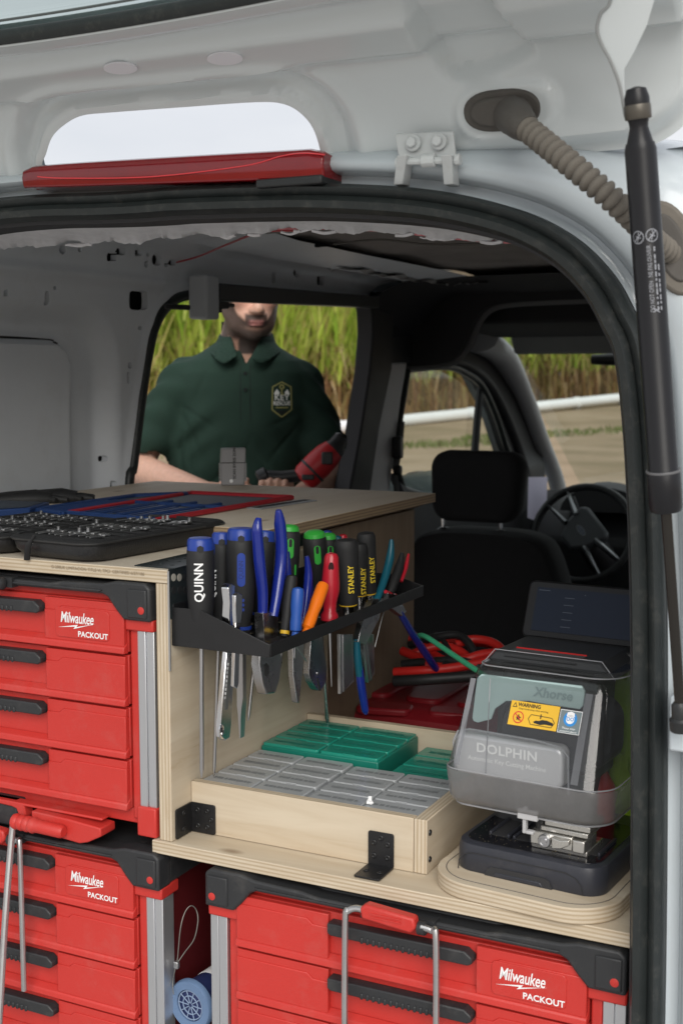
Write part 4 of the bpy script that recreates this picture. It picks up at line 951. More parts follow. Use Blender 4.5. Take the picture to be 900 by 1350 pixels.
# corner screws and the perforated plate let into the table corner
for z in (.99, 1.025):
    mb = MB(); mb.lathe((.3192, .060, z), (1, 0, 0), [(.0042, 0), (.0036, .0014), (.0018, .0015), (.001, .0006)], 10); mb.v = [tuple(Vector(p) - bench.location) for p in mb.v]; mb.build('screw', BKT, bench)
PERF = mat('dark_perforated_plate', (.035, .045, .048), .35, metal=.5, var=.3, nscale=20)
def perf():
    def mp(U, V_): return U, V_, 1.3475 + 0 * U
    hs = sd_union(*[sd_rbox(-.085 + .018 * (i % 2) * .5 + .018 * k, .035 + .03 * i, .0035, .0035, .0034) for i in range(8) for k in range(3)])
    o = panel('perforated_plate', -.095, -.031, .012, .262, .0030, mp, hs, .0015, (0, 0, -1), PERF); o.parent = bench; o.location = -bench.location
    mb = MB(); mb.bb(-.0335, -.0322, .002, .24, 1.280, 1.3475); mb.v = [tuple(Vector(p) - bench.location) for p in mb.v]; mb.build('plate_flange', PERF, bench)
    for k in range(3):
        for z in (1.335, 1.318):
            c = Vector((-.0322, .012 + .014 * k, z - .002 * k)); mb = MB(); mb.lathe(c, (1, 0, 0), [(.0052, 0), (.0052, .0008), (.0001, .0009)], 12); mb.v = [tuple(Vector(p) - bench.location) for p in mb.v]; mb.build('plate_button', mat('worn_disc', (.35, .33, .29) if z > 1.33 else (.02, .02, .02), .5) if k < 2 and z > 1.33 else BLACKP, bench)
    mb = MB(); mb.bb(-.0338, -.0312, .0005, .0022, 1.21, 1.345); mb.v = [tuple(Vector(p) - bench.location) for p in mb.v]; mb.build('aluminium_edge', ZINC, bench)
perf()

# ------------------------------------------------------------------ red drawer toolboxes
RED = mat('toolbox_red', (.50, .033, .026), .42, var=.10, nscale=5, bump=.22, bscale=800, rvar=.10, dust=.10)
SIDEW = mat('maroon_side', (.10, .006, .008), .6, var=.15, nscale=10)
BLK = mat('toolbox_black', (.024, .025, .027), .48, var=.15, nscale=8, bump=.15, bscale=600, dust=.08)
ALU = mat('aluminium_post', (.58, .59, .61), .38, metal=.85, var=.06, nscale=12, stretch=(1, 1, .1))
FM = Matrix(((1, 0, 0, 0), (0, 0, 1, 0), (0, 1, 0, 0), (0, 0, 0, 1)))    # (x, z, depth into the box)
def fmat(y): return Matrix.Translation((0, y, 0)) @ FM
def make_toolbox():
    t = bpy.data.objects.new('drawer_toolbox', None); COL.objects.link(t); t.empty_display_size = .05
    mb = MB(); mb.bb(-.262, .262, .022, .395, .010, .336); mb.bb(-.254, .254, .008, .03, .012, .034); mb.bb(-.254, .254, .010, .03, .322, .338)
    for s in (-1, 1):
        mb.bb(min(s * .2385, s * .2525), max(s * .2385, s * .2525), .004, .03, .02, .325)
        mb.bb(min(s * .25, s * .2815), max(s * .25, s * .2815), -.004, .034, .0, .042); mb.bb(min(s * .235, s * .2812), max(s * .235, s * .2812), -.003, .040, .286, .303)
        mb.bb(min(s * .235, s * .2812), max(s * .235, s * .2812), .36, .402, .0, .303)
    mb.build('case', RED, t, 30, bevel=.0025)
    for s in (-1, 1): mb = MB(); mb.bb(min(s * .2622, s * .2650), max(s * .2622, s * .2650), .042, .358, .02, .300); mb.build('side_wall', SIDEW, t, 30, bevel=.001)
    fp = [(-.2815, .3015), (-.238, .3015), (-.226, .314), (-.212, .331), (-.203, .3345), (.203, .3345), (.212, .331), (.226, .314), (.238, .3015), (.2815, .3015), (.2815, .347), (.273, .3535), (.226, .3535), (.205, .349), (.135, .347), (.115, .3435), (-.115, .3435), (-.135, .347), (-.205, .349), (-.226, .3535), (-.273, .3535), (-.2815, .347)]
    mb = MB(); mb.prism(fp, .030, fmat(-.010)); mb.bb(-.2805, .2805, .018, .40, .3385, .3465)
    for s in (-1, 1): mb.bb(min(s * .238, s * .2805), max(s * .238, s * .2805), .018, .40, .303, .340)
    o = mb.build('top_frame', BLK, t, 30, bevel=.003)
    mb = MB(); mb.prism([(-.20, .3375), (.20, .3375), (.205, .3405), (-.205, .3405)], .004, fmat(-.0125)); mb.build('frame_rib', BLK, o, 30, bevel=.001)
    for s in (-1, 1):
        mb = MB(); mb.bb(min(s * .246, s * .277), max(s * .246, s * .277), -.0125, -.009, .306, .345); mb.build('corner_pad', BLK, o, 30, bevel=.002)
        mb = MB(); mb.lathe((s * .269, -.012, .317), (0, -1, 0), [(.0052, 0), (.0052, .001), (.004, .0015), (.0001, .0016)], 14); mb.build('lock_button', RED, o)
        mb = MB(); mb.bb(min(s * .2535, s * .2665), max(s * .2535, s * .2665), .0, .028, .040, .287); mb.bb(min(s * .2675, s * .280), max(s * .2675, s * .280), .001, .028, .040, .287); mb.bb(min(s * .266, s * .268), max(s * .266, s * .268), .003, .02, .040, .287)
        mb.build('corner_post', ALU, t, 30, bevel=.0012)
    for i in range(4):
        z1 = .3232 - .0732 * i; z0 = z1 - .0712
        mb = MB(); mb.bb(-.2365, .2365, .003, .024, z0 + .002, z1)
        mb.add([(x, y, z) for x in (-.2365, .2365) for y, z in ((.003, z0 + .017), (-.0075, z0 + .010), (-.0090, z0 + .0015), (.003, z0))], [(0, 4, 5, 1), (1, 5, 6, 2), (2, 6, 7, 3), (3, 7, 4, 0), (0, 1, 2, 3), (4, 7, 6, 5)])
        dr = mb.build('drawer', RED, t, 30, bevel=.0016)
        for s in (-1, 1):
            p = [(.100, z0 + .011), (.2355, z0 + .011), (.2355, z1 - .0115), (.130, z1 - .0115), (.122, z1 - .018), (.100, z1 - .018)]
            mb = MB(); mb.prism([(s * a, b) for a, b in p], .010, fmat(-.0058)); mb.build('drawer_panel', RED, dr, 30, bevel=.0012)
            mb = MB(); mb.prism([(s * a, b) for a, b in [(.100, z1 - .0185), (.1215, z1 - .0185), (.130, z1 - .0120), (.2355, z1 - .0120), (.2355, z1 - .001), (.100, z1 - .001)]], .008, fmat(-.0046)); mb.build('drawer_brow', RED, dr, 30, bevel=.001)
        mb = MB(); hp = [(-.097, z1 - .008), (-.097, z1 - .021), (-.092, z1 - .024), (.092, z1 - .024), (.0975, z1 - .021), (.0975, z1 - .014), (.088, z1 - .007)]
        mb.prism(hp, .018, fmat(-.0145))
        for k in range(13): mb.bb(-.048 + .0080 * k - .0022, -.048 + .0080 * k + .0022, -.0165, -.013, z1 - .0250, z1 - .0165)
        mb.build('handle', BLK, dr, 30, bevel=.0018)
        if i == 0:
            mb = MB(); mb.prism(rrect(.092, .042, .006, 3, .166, z0 + .037), .003, fmat(-.0072)); mb.build('badge_plate', RED, dr, 30, bevel=.0008)
            f = Flat()
            f.text('Milwaukee', .0215, .158, z0 + .0440, shear=.22, bold=.00022, sx=.64, space=.96)
            f.poly([(.125, z0 + .0295), (.160, z0 + .0355), (.157, z0 + .0320), (.189, z0 + .0390), (.152, z0 + .0290), (.155, z0 + .0325)][::-1])
            f.text('PACKOUT', .0108, .185, z0 + .0225, bold=.00025, sx=1.0, space=1.02)
            f.build('badge_lettering', [WHITEP], dr, Matrix(((1, 0, 0, 0), (0, 0, 1, -.0079), (0, 1, 0, 0), (0, 0, 0, 1))))
    # latch with its red grip and wire bail
    mb = MB(); mb.prism([(-.042, .338), (.024, .332), (.031, .340), (.028, .352), (-.036, .357), (-.044, .352)], .016, fmat(-.030)); o = mb.build('latch_grip', RED, t, 30, bevel=.003)
    for dz in (0, .004): 
        mb = MB(); mb.bb(-.030, .012, -.0312, -.0295, .3435 + dz - .0008, .3435 + dz + .0008); mb.build('grip_line', RED, o)
    mb = MB(); mb.lathe((.030, -.020, .338), (1, 0, 0), [(.001, 0), (.0085, .001), (.0085, .010), (.006, .012), (.001, .013)], 14); mb.bb(-.05, .05, -.014, .0, .332, .346); mb.build('latch_pivot', BLK, t, 30)
    bw = [(-.062, -.030, .12), (-.064, -.030, .200), (-.064, -.028, .33), (-.062, -.026, .342), (-.052, -.024, .3475), (-.040, -.024, .3475)]
    mb = MB(); mb.tube(spline(bw, 6), .0041, 10); bl = mb.build('bail_wire', ZINC, t)
    mb = MB(); mb.tube(spline([(.036, -.024, .341), (.050, -.024, .339), (.057, -.028, .330), (.059, -.030, .20), (.059, -.030, .12)], 6), .0041, 10); mb.build('bail_wire', ZINC, t)
    return t
tb0 = make_toolbox()
def place(o, loc, label, first=[True]):
    c = o if first[0] else copy_tree(o)
    first[0] = False; c.location = loc; return tag(c, label, 'toolbox', 'red drawer toolboxes')
place(tb0, (-.340, .004, .973), 'red four-drawer toolbox directly under the plywood table top, resting on another toolbox')
place(tb0, (-.330, 0.0, .602), 'red four-drawer toolbox at the bottom of the two-high stack, wire bail in front')
place(tb0, (.307, 0.0, .598), 'red four-drawer toolbox standing alone under the plywood shelf, whole wire bail showing')
for ch in list(tb0.children):                      # its own bail is folded away out of sight
    if ch.name.startswith('bail_wire'): bpy.data.objects.remove(ch)
# the foot of the upper toolbox: hinge housing and a hanging bail
mb = MB(); mb.prism([(.084, .016), (.150, .014), (.205, .010), (.205, -.002), (.182, -.014), (.168, -.018), (.098, -.013), (.092, -.002), (.084, .002)], .034, fmat(-.026)); mb.prism([(-.02, .014), (.040, .012), (.048, .010), (.054, -.004), (.061, -.007), (.066, .002), (.062, .016), (.2, .016), (.2, .020), (-.02, .020)], .018, fmat(-.016))
ft = mb.build('foot_housing', RED, tb0, 30, bevel=.003)
mb = MB()
prof = []
for k in range(4): prof += [(.0105, .010 * k), (.0115, .010 * k + .003), (.0115, .010 * k + .006), (.0100, .010 * k + .009)]
mb.lathe((.060, -.034, .000), (1, 0, -.02), prof + [(.0095, .042), (.0095, .084), (.007, .088)], 16); mb.build('ribbed_hinge', RED, ft)
mb = MB(); mb.tube(spline([(.062, -.036, .006), (.060, -.042, -.03), (.061, -.062, -.15), (.062, -.082, -.30), (.06, -.088, -.34)], 6), .0048, 10); mb.build('hanging_bail', ZINC, tb0)
mb = MB(); mb.bb(-.06, .046, -.012, .02, -.02, .02); mb.build('hinge_socket', BLK, tb0, 30, bevel=.004)

# ------------------------------------------------------------------ cable reel and wire loop between the lower toolboxes
rb = PX(250, 1326, Y=.02); reel = thing('wire_reel', 'blue plastic wire reel lying between two lower toolboxes', 'reel', (rb.x, rb.y, rb.z))
BLUEP = mat('reel_blue', (.12, .19, .32), .45, var=.1, nscale=20)
ax_ = Vector((.10, 1, 0)).normalized()
for k in (0, .11):
    mb = MB(); mb.annulus(ax_ * k, ax_, [(.0225, 0), (.034, -.001), (.036, .003), (.036, .008), (.0225, .008)], 36); mb.build('flange', BLUEP, reel)
mb = MB(); mb.lathe(ax_ * .004, ax_, [(.026, 0), (.029, .002), (.029, .104), (.026, .106)], 30); mb.build('wound_wire', mat('navy_winding', (.02, .03, .10), .5), reel)
mb = MB(); mb.lathe(ax_ * .045, ax_, [(.0294, 0), (.0297, .001), (.0297, .045), (.0294, .046)], 30); mb.build('paper_band', WHITEP, reel)
mb = MB(); u_ = ax_.cross(Vector((0, 0, 1))).normalized(); 
for rr2 in (.013, .0205): mb.tube([ax_ * .002 + (u_ * math.cos(t) + Vector((0, 0, 1)) * math.sin(t)) * rr2 for t in np.linspace(0, 2 * math.pi, 25)], .0009, 5, caps=False)
for k in range(10):
    a = 2 * math.pi * k / 10; d = u_ * math.cos(a) + Vector((0, 0, 1)) * math.sin(a); mb.cyl(ax_ * .002 + d * .003, ax_ * .002 + d * .0215, .0008, n=5)
mb.build('spoke_web', mat('pale_blue_web', (.22, .29, .42), .5), reel)
mb = MB(); mb.lathe(ax_ * .012, ax_, [(.0225, 0), (.0225, .09)], 24); mb.build('core', mat('reel_core', (.012, .014, .03), .7), reel)
lp = [PX(a, b, Y=y) for a, b, y in ((229, 1311, .01), (228, 1295, .02), (231, 1278, .02), (234, 1266, .025), (238, 1225, .03), (244, 1203, .04), (252, 1194, .045), (259, 1200, .04), (261, 1215, .035), (256, 1238, .03), (244, 1255, .028), (235, 1268, .024))]
loop_ = thing('wire_loop', 'thin steel wire loop with crimp standing up from the reel', 'wire', lp[0])
mb = MB(); mb.tube([p - lp[0] for p in spline(lp, 6)], .0008, 6); mb.build('wire', mat('dull_wire', (.25, .24, .22), .5, metal=.7), loop_)
mb = MB(); mb.box(PX(233, 1272, Y=.022) - lp[0], (.007, .006, .010)); mb.build('crimp', ZINC, loop_, 30, bevel=.001)

# ------------------------------------------------------------------ parts boxes in the tray
GREYL = mat('smoky_lid', (.345, .36, .37), .28, var=.08, nscale=12, coat=.3)
GREYB = mat('smoky_box', (.22, .23, .24), .35)
GRNL = mat('teal_lid', (.014, .25, .18), .25, var=.12, nscale=12, coat=.3)
GRNB = mat('teal_box', (.010, .17, .125), .35)
INK = mat('lid_print', (.19, .20, .205), .6); INKG = mat('lid_print_green', (.010, .17, .125), .6)
def parts_box(label, x0, x1, y0, y1, z0, z1, cols, rows, lidm, boxm, ink):
    t = thing('parts_box', label, 'box', ((x0 + x1) / 2, (y0 + y1) / 2, z0), (0, 0, random.uniform(-.006, .006)), 'compartment boxes in the tray')
    w, d, h = x1 - x0, y1 - y0, z1 - z0
    mb = MB(); mb.bb(-w / 2, w / 2, -d / 2, d / 2, 0, h - .004); mb.build('tray', boxm, t, 30, bevel=.002)
    cw, rd = w / cols, d / rows
    for i in range(cols):
        for j in range(rows):
            cx_, cy_ = -w / 2 + cw * (i + .5), -d / 2 + rd * (j + .5)
            mb = MB(); mb.prism(rrect(cw - .003, rd - .0026, .004, 3), .0055, Matrix.Translation((cx_, cy_, h - .0052)) @ Matrix.Rotation(random.uniform(-.008, .008), 4, 'Z'))
            l_ = mb.build('lid', lidm, t, 30, bevel=.0016)
            f = Flat(); f.poly([(-cw * .36, -rd * .12), (cw * .36, -rd * .12), (cw * .36, rd * .10), (-cw * .36, rd * .10)][::1], 0)
            f = Flat(); n_ = 8; xx = -cw * .36
            while xx < cw * .34:
                ww = random.uniform(.004, .013); f.poly([(xx, -rd * .09), (min(xx + ww, cw * .36), -rd * .09), (min(xx + ww, cw * .36), rd * random.uniform(.04, .11)), (xx, rd * .09)]); xx += ww + random.uniform(.0, .0025)
            f.build('embossed_mark', [ink], l_, Matrix.Translation((cx_, cy_, h + .0006)))
            mb = MB(); mb.bb(cx_ - cw * .10, cx_ + cw * .10, cy_ - rd * .47, cy_ - rd * .38, h - .001, h + .0012); mb.build('lid_tab', lidm, l_, 30, bevel=.0006)
    return t
parts_box('smoky grey parts box with eight lids, against the plywood side panel', -.0305, .1315, .068, .232, 1.012, 1.0405, 2, 4, GREYL, GREYB, INK)
parts_box('smoky grey parts box with eight lids, beside the key machine, white scrap on it', .134, .299, .068, .226, 1.010, 1.0395, 2, 4, GREYL, GREYB, INK)
parts_box('teal green parts box standing tallest, behind the grey boxes by the side panel', -.0300, .165, .238, .388, 1.012, 1.0490, 2, 4, GRNL, GRNB, INKG)
parts_box('teal green parts box lying lower, in the tray corner behind the machine cover', .178, .298, .240, .388, 1.004, 1.0300, 1, 3, GRNL, GRNB, INKG)
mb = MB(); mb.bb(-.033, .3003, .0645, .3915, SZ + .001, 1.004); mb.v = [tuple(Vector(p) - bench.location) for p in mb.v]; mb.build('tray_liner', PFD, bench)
sc = thing('paper_scrap', 'tiny white scrap lying on a grey parts box lid', 'scrap', (.224, .083, 1.041))
mb = MB(); mb.add([(-.004, -.002, 0), (.004, -.003, 0), (.005, .002, .001), (.001, .004, .004), (-.003, .006, .008), (-.006, .003, .002)], [(0, 1, 2, 3), (0, 3, 4, 5)]); mb.add([(-.002, 0, .004), (.003, 0, .004), (.002, .002, .010), (-.003, .002, .009)], [(0, 1, 2, 3)]); mb.build('scrap', WHITEP, sc, 0)

# ------------------------------------------------------------------ key cutting machine on its riser
MA = R(-5); MO = Vector((.355, .0445, 0)); MM = Matrix.Translation(MO) @ Matrix.Rotation(MA, 4, 'Z')
RZ = SZ + .0005
ris = MB(); ris.prism(rrect(.237, .312, .062, 9, .0965, .114), .0195, Matrix.Translation((0, 0, -.00975)))
ris.m = [0, 0] + [1] * (len(ris.m) - 2)
rs = ris.build('machine_riser', [PF, PE], bench, 30, bevel=.0012); rs.rotation_euler = (0, 0, MA); rs.location = MO + Vector((0, 0, RZ + .00975)) - bench.location
for (x0_, x1_, w_) in ((-.016, .209, .0007),):      # pencil line round the machine foot
    pl_ = rrect(.216, .285, .05, 9, .0965, .113); mb = MB(); mb.tube([(x, y, .00995) for x, y in pl_ + [pl_[0]]], .0006, 4, caps=False); o = mb.build('pencil_line', mat('pencil', (.10, .09, .08), .8), rs)
MZ = RZ + .0196
NAVY = mat('slate_plastic', (.030, .032, .041), .36, var=.12, nscale=10, bump=.12, bscale=700, dust=.06)
DGREY = mat('charcoal_shell', (.030, .031, .033), .40, var=.12, nscale=8, bump=.1, bscale=600)
GLOSSB = mat('gloss_black_deck', (.010, .010, .013), .16, var=.2, nscale=20, dust=.10)
mach = thing('key_cutting_machine', 'automatic key cutting machine under a smoky clear cover on round-cornered plywood', 'machine', (MO.x, MO.y, MZ), (0, 0, MA))
mb = MB(); mb.loft([[(x, y, z) for x, y in rrect(w, d, r_, 8, .0975, .118)] for w, d, r_, z in ((.192, .236, .026, .0), (.195, .239, .028, .003), (.194, .238, .028, .027), (.190, .234, .027, .0335), (.184, .228, .025, .0350))]); base = mb.build('base', NAVY, mach, 30)
mb = MB(); mb.prism(rrect(.176, .150, .022, 6, .0975, .086), .0012, Matrix.Translation((0, 0, .0346))); mb.build('gloss_deck', GLOSSB, base, 30, bevel=.0005)
gr = [(.010, .001), (.011, .012), (.018, .021), (.028, .0245), (.150, .0245), (.163, .020), (.170, .012), (.172, .001)]
mb = MB(); mb.tube([(x, -.0018 + .0006 * (k in (0, 7)), z) for k, (x, z) in enumerate(gr)], .0007, 5); mb.build('fascia_seam', HEADL, base)
mb = MB(); mb.prism([(.046, .0), (.050, .009), (.056, .012), (.126, .012), (.131, .009), (.134, .0)], .010, Matrix.Translation((0, -.0030, .0002)) @ FM); mb.build('chip_slot', HEADL, base, 30)
mb = MB(); mb.prism([(.057, .0005), (.123, .0005), (.119, .0060), (.061, .0060)], .004, Matrix.Translation((0, -.0040, .0003)) @ FM); mb.build('slot_tongue', NAVY, base, 30, bevel=.001)
for x0_, x1_ in ((.034, .058), (.066, .088), (.150, .176)):
    mb = MB(); mb.prism(rrect(x1_ - x0_, .060, .004, 3, (x0_ + x1_) / 2, .070), .0008, Matrix.Translation((0, 0, .0356))); mb.build('chip_tray', HEADL, base)
    for a_ in (x0_, x1_): mb = MB(); mb.bb(a_ - .0018, a_ + .0018, .040, .100, .0352, .0400); mb.build('tray_rib', NAVY, base, 30, bevel=.001)
rngc = random.Random(3); fl = Flat()
for k in range(200):
    x, y = rngc.uniform(.012, .182), rngc.uniform(.014, .10); fl.disc(x, y, rngc.uniform(.0003, .0009), 0, .0361, 5)
fl.build('brass_filings', [mat('brass_dust', (.6, .5, .3), .4, metal=.8)], base)['kind'] = 'stuff'
JAW = mat('jaw_steel', (.60, .58, .54), .26, metal=.9, var=.15, nscale=30)
mb = MB(); mb.bb(.094, .166, .028, .085, .0355, .043); mb.bb(.096, .150, .020, .060, .0432, .060); mb.bb(.1505, .166, .018, .060, .0432, .0585); jw = mb.build('clamp_jaw', JAW, mach, 30, bevel=.0014)
mb = MB(); mb.bb(.108, .168, .024, .075, .0605, .0665); mb.bb(.112, .170, .026, .075, .067, .0745); mb.build('upper_jaw', JAW, jw, 30, bevel=.001)
mb = MB(); mb.lathe((.1165, .020, .0515), (0, -1, 0), [(.0082, 0), (.0082, .006), (.0072, .0072), (.0055, .0074), (.0055, .0060), (.0034, .0060), (.0034, .0082), (.0005, .0082)], 24); mb.build('clamp_screw', STEEL, jw)
mb = MB(); mb.prism([(.126, .044), (.138, .046), (.148, .052), (.148, .058), (.136, .056), (.126, .058)], .006, Matrix.Translation((0, .014, 0)) @ FM); mb.build('jaw_wedge', JAW, jw, 30, bevel=.001)
mb = MB(); mb.cyl((.104, .034, .056), (.104, .034, .110), .0062, n=14); mb.cyl((.112, .038, .060), (.112, .038, .100), .005, n=12); mb.build('cutter_spindle', mat('spindle_black', (.02, .02, .02), .3), mach)
mb = MB(); mb.bb(.092, .0965, .004, .012, .060, .092); mb.bb(.0965, .106, .004, .012, .060, .064); mb.bb(.086, .112, .002, .008, .078, .090); mb.build('cover_catch', mat('clear_catch', (.55, .55, .56), .2, alpha=.75), mach, 30, bevel=.001)
# housing, head and name fascia behind the cover
mb = MB(); mb.loft([[(x, y, z) for x, y in rrect(w, d, .022, 6, xc, yc)] for w, d, xc, yc, z in ((.132, .13, .070, .165, .034), (.132, .13, .070, .165, .10), (.130, .125, .072, .165, .18), (.128, .115, .074, .168, .236), (.120, .10, .076, .172, .246))]); hs = mb.build('housing', DGREY, mach, 30)
mb = MB(); mb.loft([[(x, .034 + y0_, z) for x, z in rrect(w, h_, .026, 6, .105, .168)] for w, h_, y0_ in ((.124, .072, .020), (.132, .082, .028), (.134, .084, .10))]); mb.build('cutting_head', DGREY, mach, 40)
mb = MB(); mb.bb(.137, .156, .07, .15, .112, .150); mb.build('motor_block', mat('motor_black', (.014, .014, .015), .45), mach, 30, bevel=.006)
SILV = mat('silver_fascia', (.74, .74, .76), .30, metal=.35, var=.05, nscale=4)
mb = MB(); mb.prism(rrect(.146, .052, .010, 5, .060, .1385), .026, Matrix.Translation((0, .028, 0)) @ FM); fa = mb.build('name_fascia', SILV, mach, 30, bevel=.005, seg=3)
TX = lambda y: Matrix(((1, 0, 0, 0), (0, 0, 1, y), (0, 1, 0, 0), (0, 0, 0, 1)))
Flat().text('DOLPHIN', .0165, .060, .1490, bold=.00045, sx=1.10, space=1.06).text('Automatic Key Cutting Machine', .0080, .060, .1350, bold=.00012).build('fascia_lettering', [mat('bright_print', (.95, .95, .95), .4, var=.01)], fa, TX(.0270))
TEAL = mat('pale_teal', (.42, .56, .55), .35, var=.08, nscale=9)
tp_ = [(.004, .180), (.006, .176), (.012, .175), (.030, .182), (.035, .196), (.050, .208), (.080, .212), (.110, .211), (.146, .211), (.150, .216), (.152, .234), (.148, .240), (.016, .238), (.010, .232)]
mb = MB(); mb.prism(tp_, .004, Matrix.Translation((0, .046, 0)) @ FM); mb.build('teal_panel', TEAL, hs, 30, bevel=.001)  # flat pale teal panel behind the cover
f = Flat(); f.text('Xhorse', .0165, .112, .2255, 0, shear=.2, bold=.0004); f.build('cover_wordmark', [mat('ghost_print', (.26, .36, .36), .5)], mach, TX(.0445))
YEL = mat('warning_yellow', (.74, .44, .03), .5, var=.05); BLU = mat('mask_blue', (.02, .24, .62), .5); BK = mat('label_black', (.015, .015, .015), .6); RD = mat('label_red', (.6, .04, .03), .5)
def cov_y(z): return float(np.interp(z, [.082, .092, .128, .131, .19, .232, .246, .252], [.006, -.002, -.006, -.004, .022, .043, .051, .064]))
f = Flat(); X0, X1, Z0, Z1 = .060, .133, .188, .221
f.poly([(X0, Z0), (X1, Z0), (X1, Z1), (X0, Z1)], 0)
f.text('WARNING', .0070, .088, .2165, 1, .0004, bold=.0002).text('Keep hands away when working', .0034, .095, .2115, 1, .0004)
f.poly([(.063, .2125), (.070, .2125), (.0665, .2195)], 1, .0004).poly([(.0645, .2135), (.0685, .2135), (.0665, .2175)], 0, .0006)
f.ring(.0745, .1995, .0068, .0082, 2, .0004).line([(.069, .2045), (.080, .1945)], .0013, 2, .0006).poly([(.071, .199), (.073, .2005), (.0745, .204), (.076, .2005), (.079, .200), (.0765, .198), (.077, .1945), (.0745, .197), (.072, .195), (.0728, .198)], 1, .0005)
f.line([(.0895, .1995), (.093, .2055), (.124, .2045), (.129, .1985), (.125, .192), (.094, .1925), (.0895, .1995)], .0008, 1, .0004)
f.poly([(.098, .1965), (.101, .1985), (.106, .1985), (.110, .2005), (.118, .2005), (.127, .198), (.127, .1945), (.116, .1950), (.108, .1935), (.099, .1950)], 1, .0005).line([(.1075, .2075), (.1075, .2015)], .0016, 1, .0005)
f.poly([(.1345, .1875), (.1665, .1875), (.1665, .2185), (.1345, .2185)], 3, .0).poly([(.1352, .1882), (.1658, .1882), (.1658, .2178), (.1352, .2178)], 4, .0002)
f.disc(.1505, .2070, .0098, 5, .0004).disc(.1505, .2065, .0060, 6, .0006).poly([(.1445, .2105), (.1565, .2105), (.1555, .2155), (.1505, .2170), (.1455, .2155)], 6, .0006).ring(.1478, .2070, .0016, .0025, 5, .0008, 12).ring(.1532, .2070, .0016, .0025, 5, .0008, 12).text('Please wear', .0040, .1505, .1945, 6, .0004).text('protective glasses', .0034, .1505, .1905, 6, .0004)
wl_o = f.build('warning_label', [YEL, BK, RD, WHITEP, mat('label_dark_teal', (.16, .20, .21), .5), BLU, WHITEP], mach, None)
for v in wl_o.data.vertices:                       # stuck on the sloping front of the cover
    x, z, d_ = v.co.x, v.co.y, v.co.z; x = .064 + (x - .060) * .86; zz = .1875 + (z - .188) * .82; v.co = (x, cov_y(zz) - .0016 - d_, zz)
# smoky cover
def cover_mat(name, tint, haze, hz_col=(.5, .5, .5), gl=.06, grough=.08):
    m = bpy.data.materials.new(name); m.use_nodes = True; n, l = m.node_tree.nodes, m.node_tree.links; n.clear()
    o = n.new('ShaderNodeOutputMaterial'); t = n.new('ShaderNodeBsdfTransparent'); t.inputs[0].default_value = (*tint, 1)
    g = n.new('ShaderNodeBsdfGlossy'); g.inputs['Roughness'].default_value = grough; d = n.new('ShaderNodeBsdfDiffuse'); d.inputs[0].default_value = (*hz_col, 1)
    tl = n.new('ShaderNodeBsdfTranslucent'); tl.inputs[0].default_value = (*hz_col, 1); md = n.new('ShaderNodeMixShader'); md.inputs[0].default_value = .5; l.new(d.outputs[0], md.inputs[1]); l.new(tl.outputs[0], md.inputs[2])
    nz = n.new('ShaderNodeTexNoise'); nz.inputs['Scale'].default_value = 24; nz.inputs['Detail'].default_value = 9; nz.inputs['Roughness'].default_value = .7; tc = n.new('ShaderNodeTexCoord'); l.new(tc.outputs['Object'], nz.inputs['Vector'])
    mr = n.new('ShaderNodeMapRange'); mr.inputs['From Min'].default_value = .35; mr.inputs['From Max'].default_value = .75; mr.inputs['To Min'].default_value = haze * .88; mr.inputs['To Max'].default_value = min(1, haze * 1.15); l.new(nz.outputs[0], mr.inputs[0])
    m1 = n.new('ShaderNodeMixShader'); l.new(mr.outputs[0], m1.inputs[0]); l.new(t.outputs[0], m1.inputs[1]); l.new(md.outputs[0], m1.inputs[2])
    lw = n.new('ShaderNodeLayerWeight'); lw.inputs[0].default_value = .5; pw = n.new('ShaderNodeMath'); pw.operation = 'POWER'; pw.inputs[1].default_value = 3.5; l.new(lw.outputs['Facing'], pw.inputs[0])
    ad = n.new('ShaderNodeMath'); ad.operation = 'ADD'; ad.inputs[1].default_value = gl; ad.use_clamp = True; l.new(pw.outputs[0], ad.inputs[0])
    m2 = n.new('ShaderNodeMixShader'); l.new(ad.outputs[0], m2.inputs[0]); l.new(m1.outputs[0], m2.inputs[1]); l.new(g.outputs[0], m2.inputs[2]); l.new(m2.outputs[0], o.inputs[0]); return m
ACR = cover_mat('smoky_acrylic', (.72, .73, .73), .06, (.42, .43, .44)); FRO = cover_mat('frosted_acrylic', (.66, .66, .67), .42, (.46, .455, .455), .04, .25); EDG = cover_mat('acrylic_edge', (.8, .8, .8), .55, (.72, .73, .76))
def cov_ring(z, yf, xl, xr, rl=.020, rr=.040, yb=.172):
    p = [(xl, yb)]
    p += [(xl + rl - rl * math.cos(a), yf + rl - rl * math.sin(a)) for a in np.linspace(0, math.pi / 2, 7)]
    p += [(xl + rl + (xr - rr - xl - rl) * t_, yf) for t_ in (.33, .67)]
    p += [(xr - rr + rr * math.sin(a), yf + rr - rr * math.cos(a)) for a in np.linspace(0, math.pi / 2, 11)]
    return [(x, y, z) for x, y in p + [(xr, yb)]]
LV = [(.082, .006, -.004, .194), (.086, .001, -.008, .198), (.092, -.002, -.010, .200), (.127, -.006, -.013, .203), (.1285, -.0055, -.0115, .2015), (.131, -.004, -.011, .201), (.19, .022, -.004, .199), (.232, .043, .001, .197), (.242, .0485, .003, .195), (.248, .054, .006, .191), (.252, .064, .012, .184)]
rg_ = [cov_ring(*q) for q in LV]; mb = MB(); mb.loft(rg_, caps=False, closed=False); mb.add(rg_[-1], [tuple(range(len(rg_[-1])))])
mb.m = [1 if sum(mb.v[i][2] for i in fc) / len(fc) < .1275 else 0 for fc in mb.f]; cov = mb.build('clear_cover', [ACR, FRO], mach, 50)
def rim(ring, r_, m_, nm='cover_rim'): q = MB(); q.tube([v3(p) for p in ring], r_, 6); return q.build(nm, m_, cov)
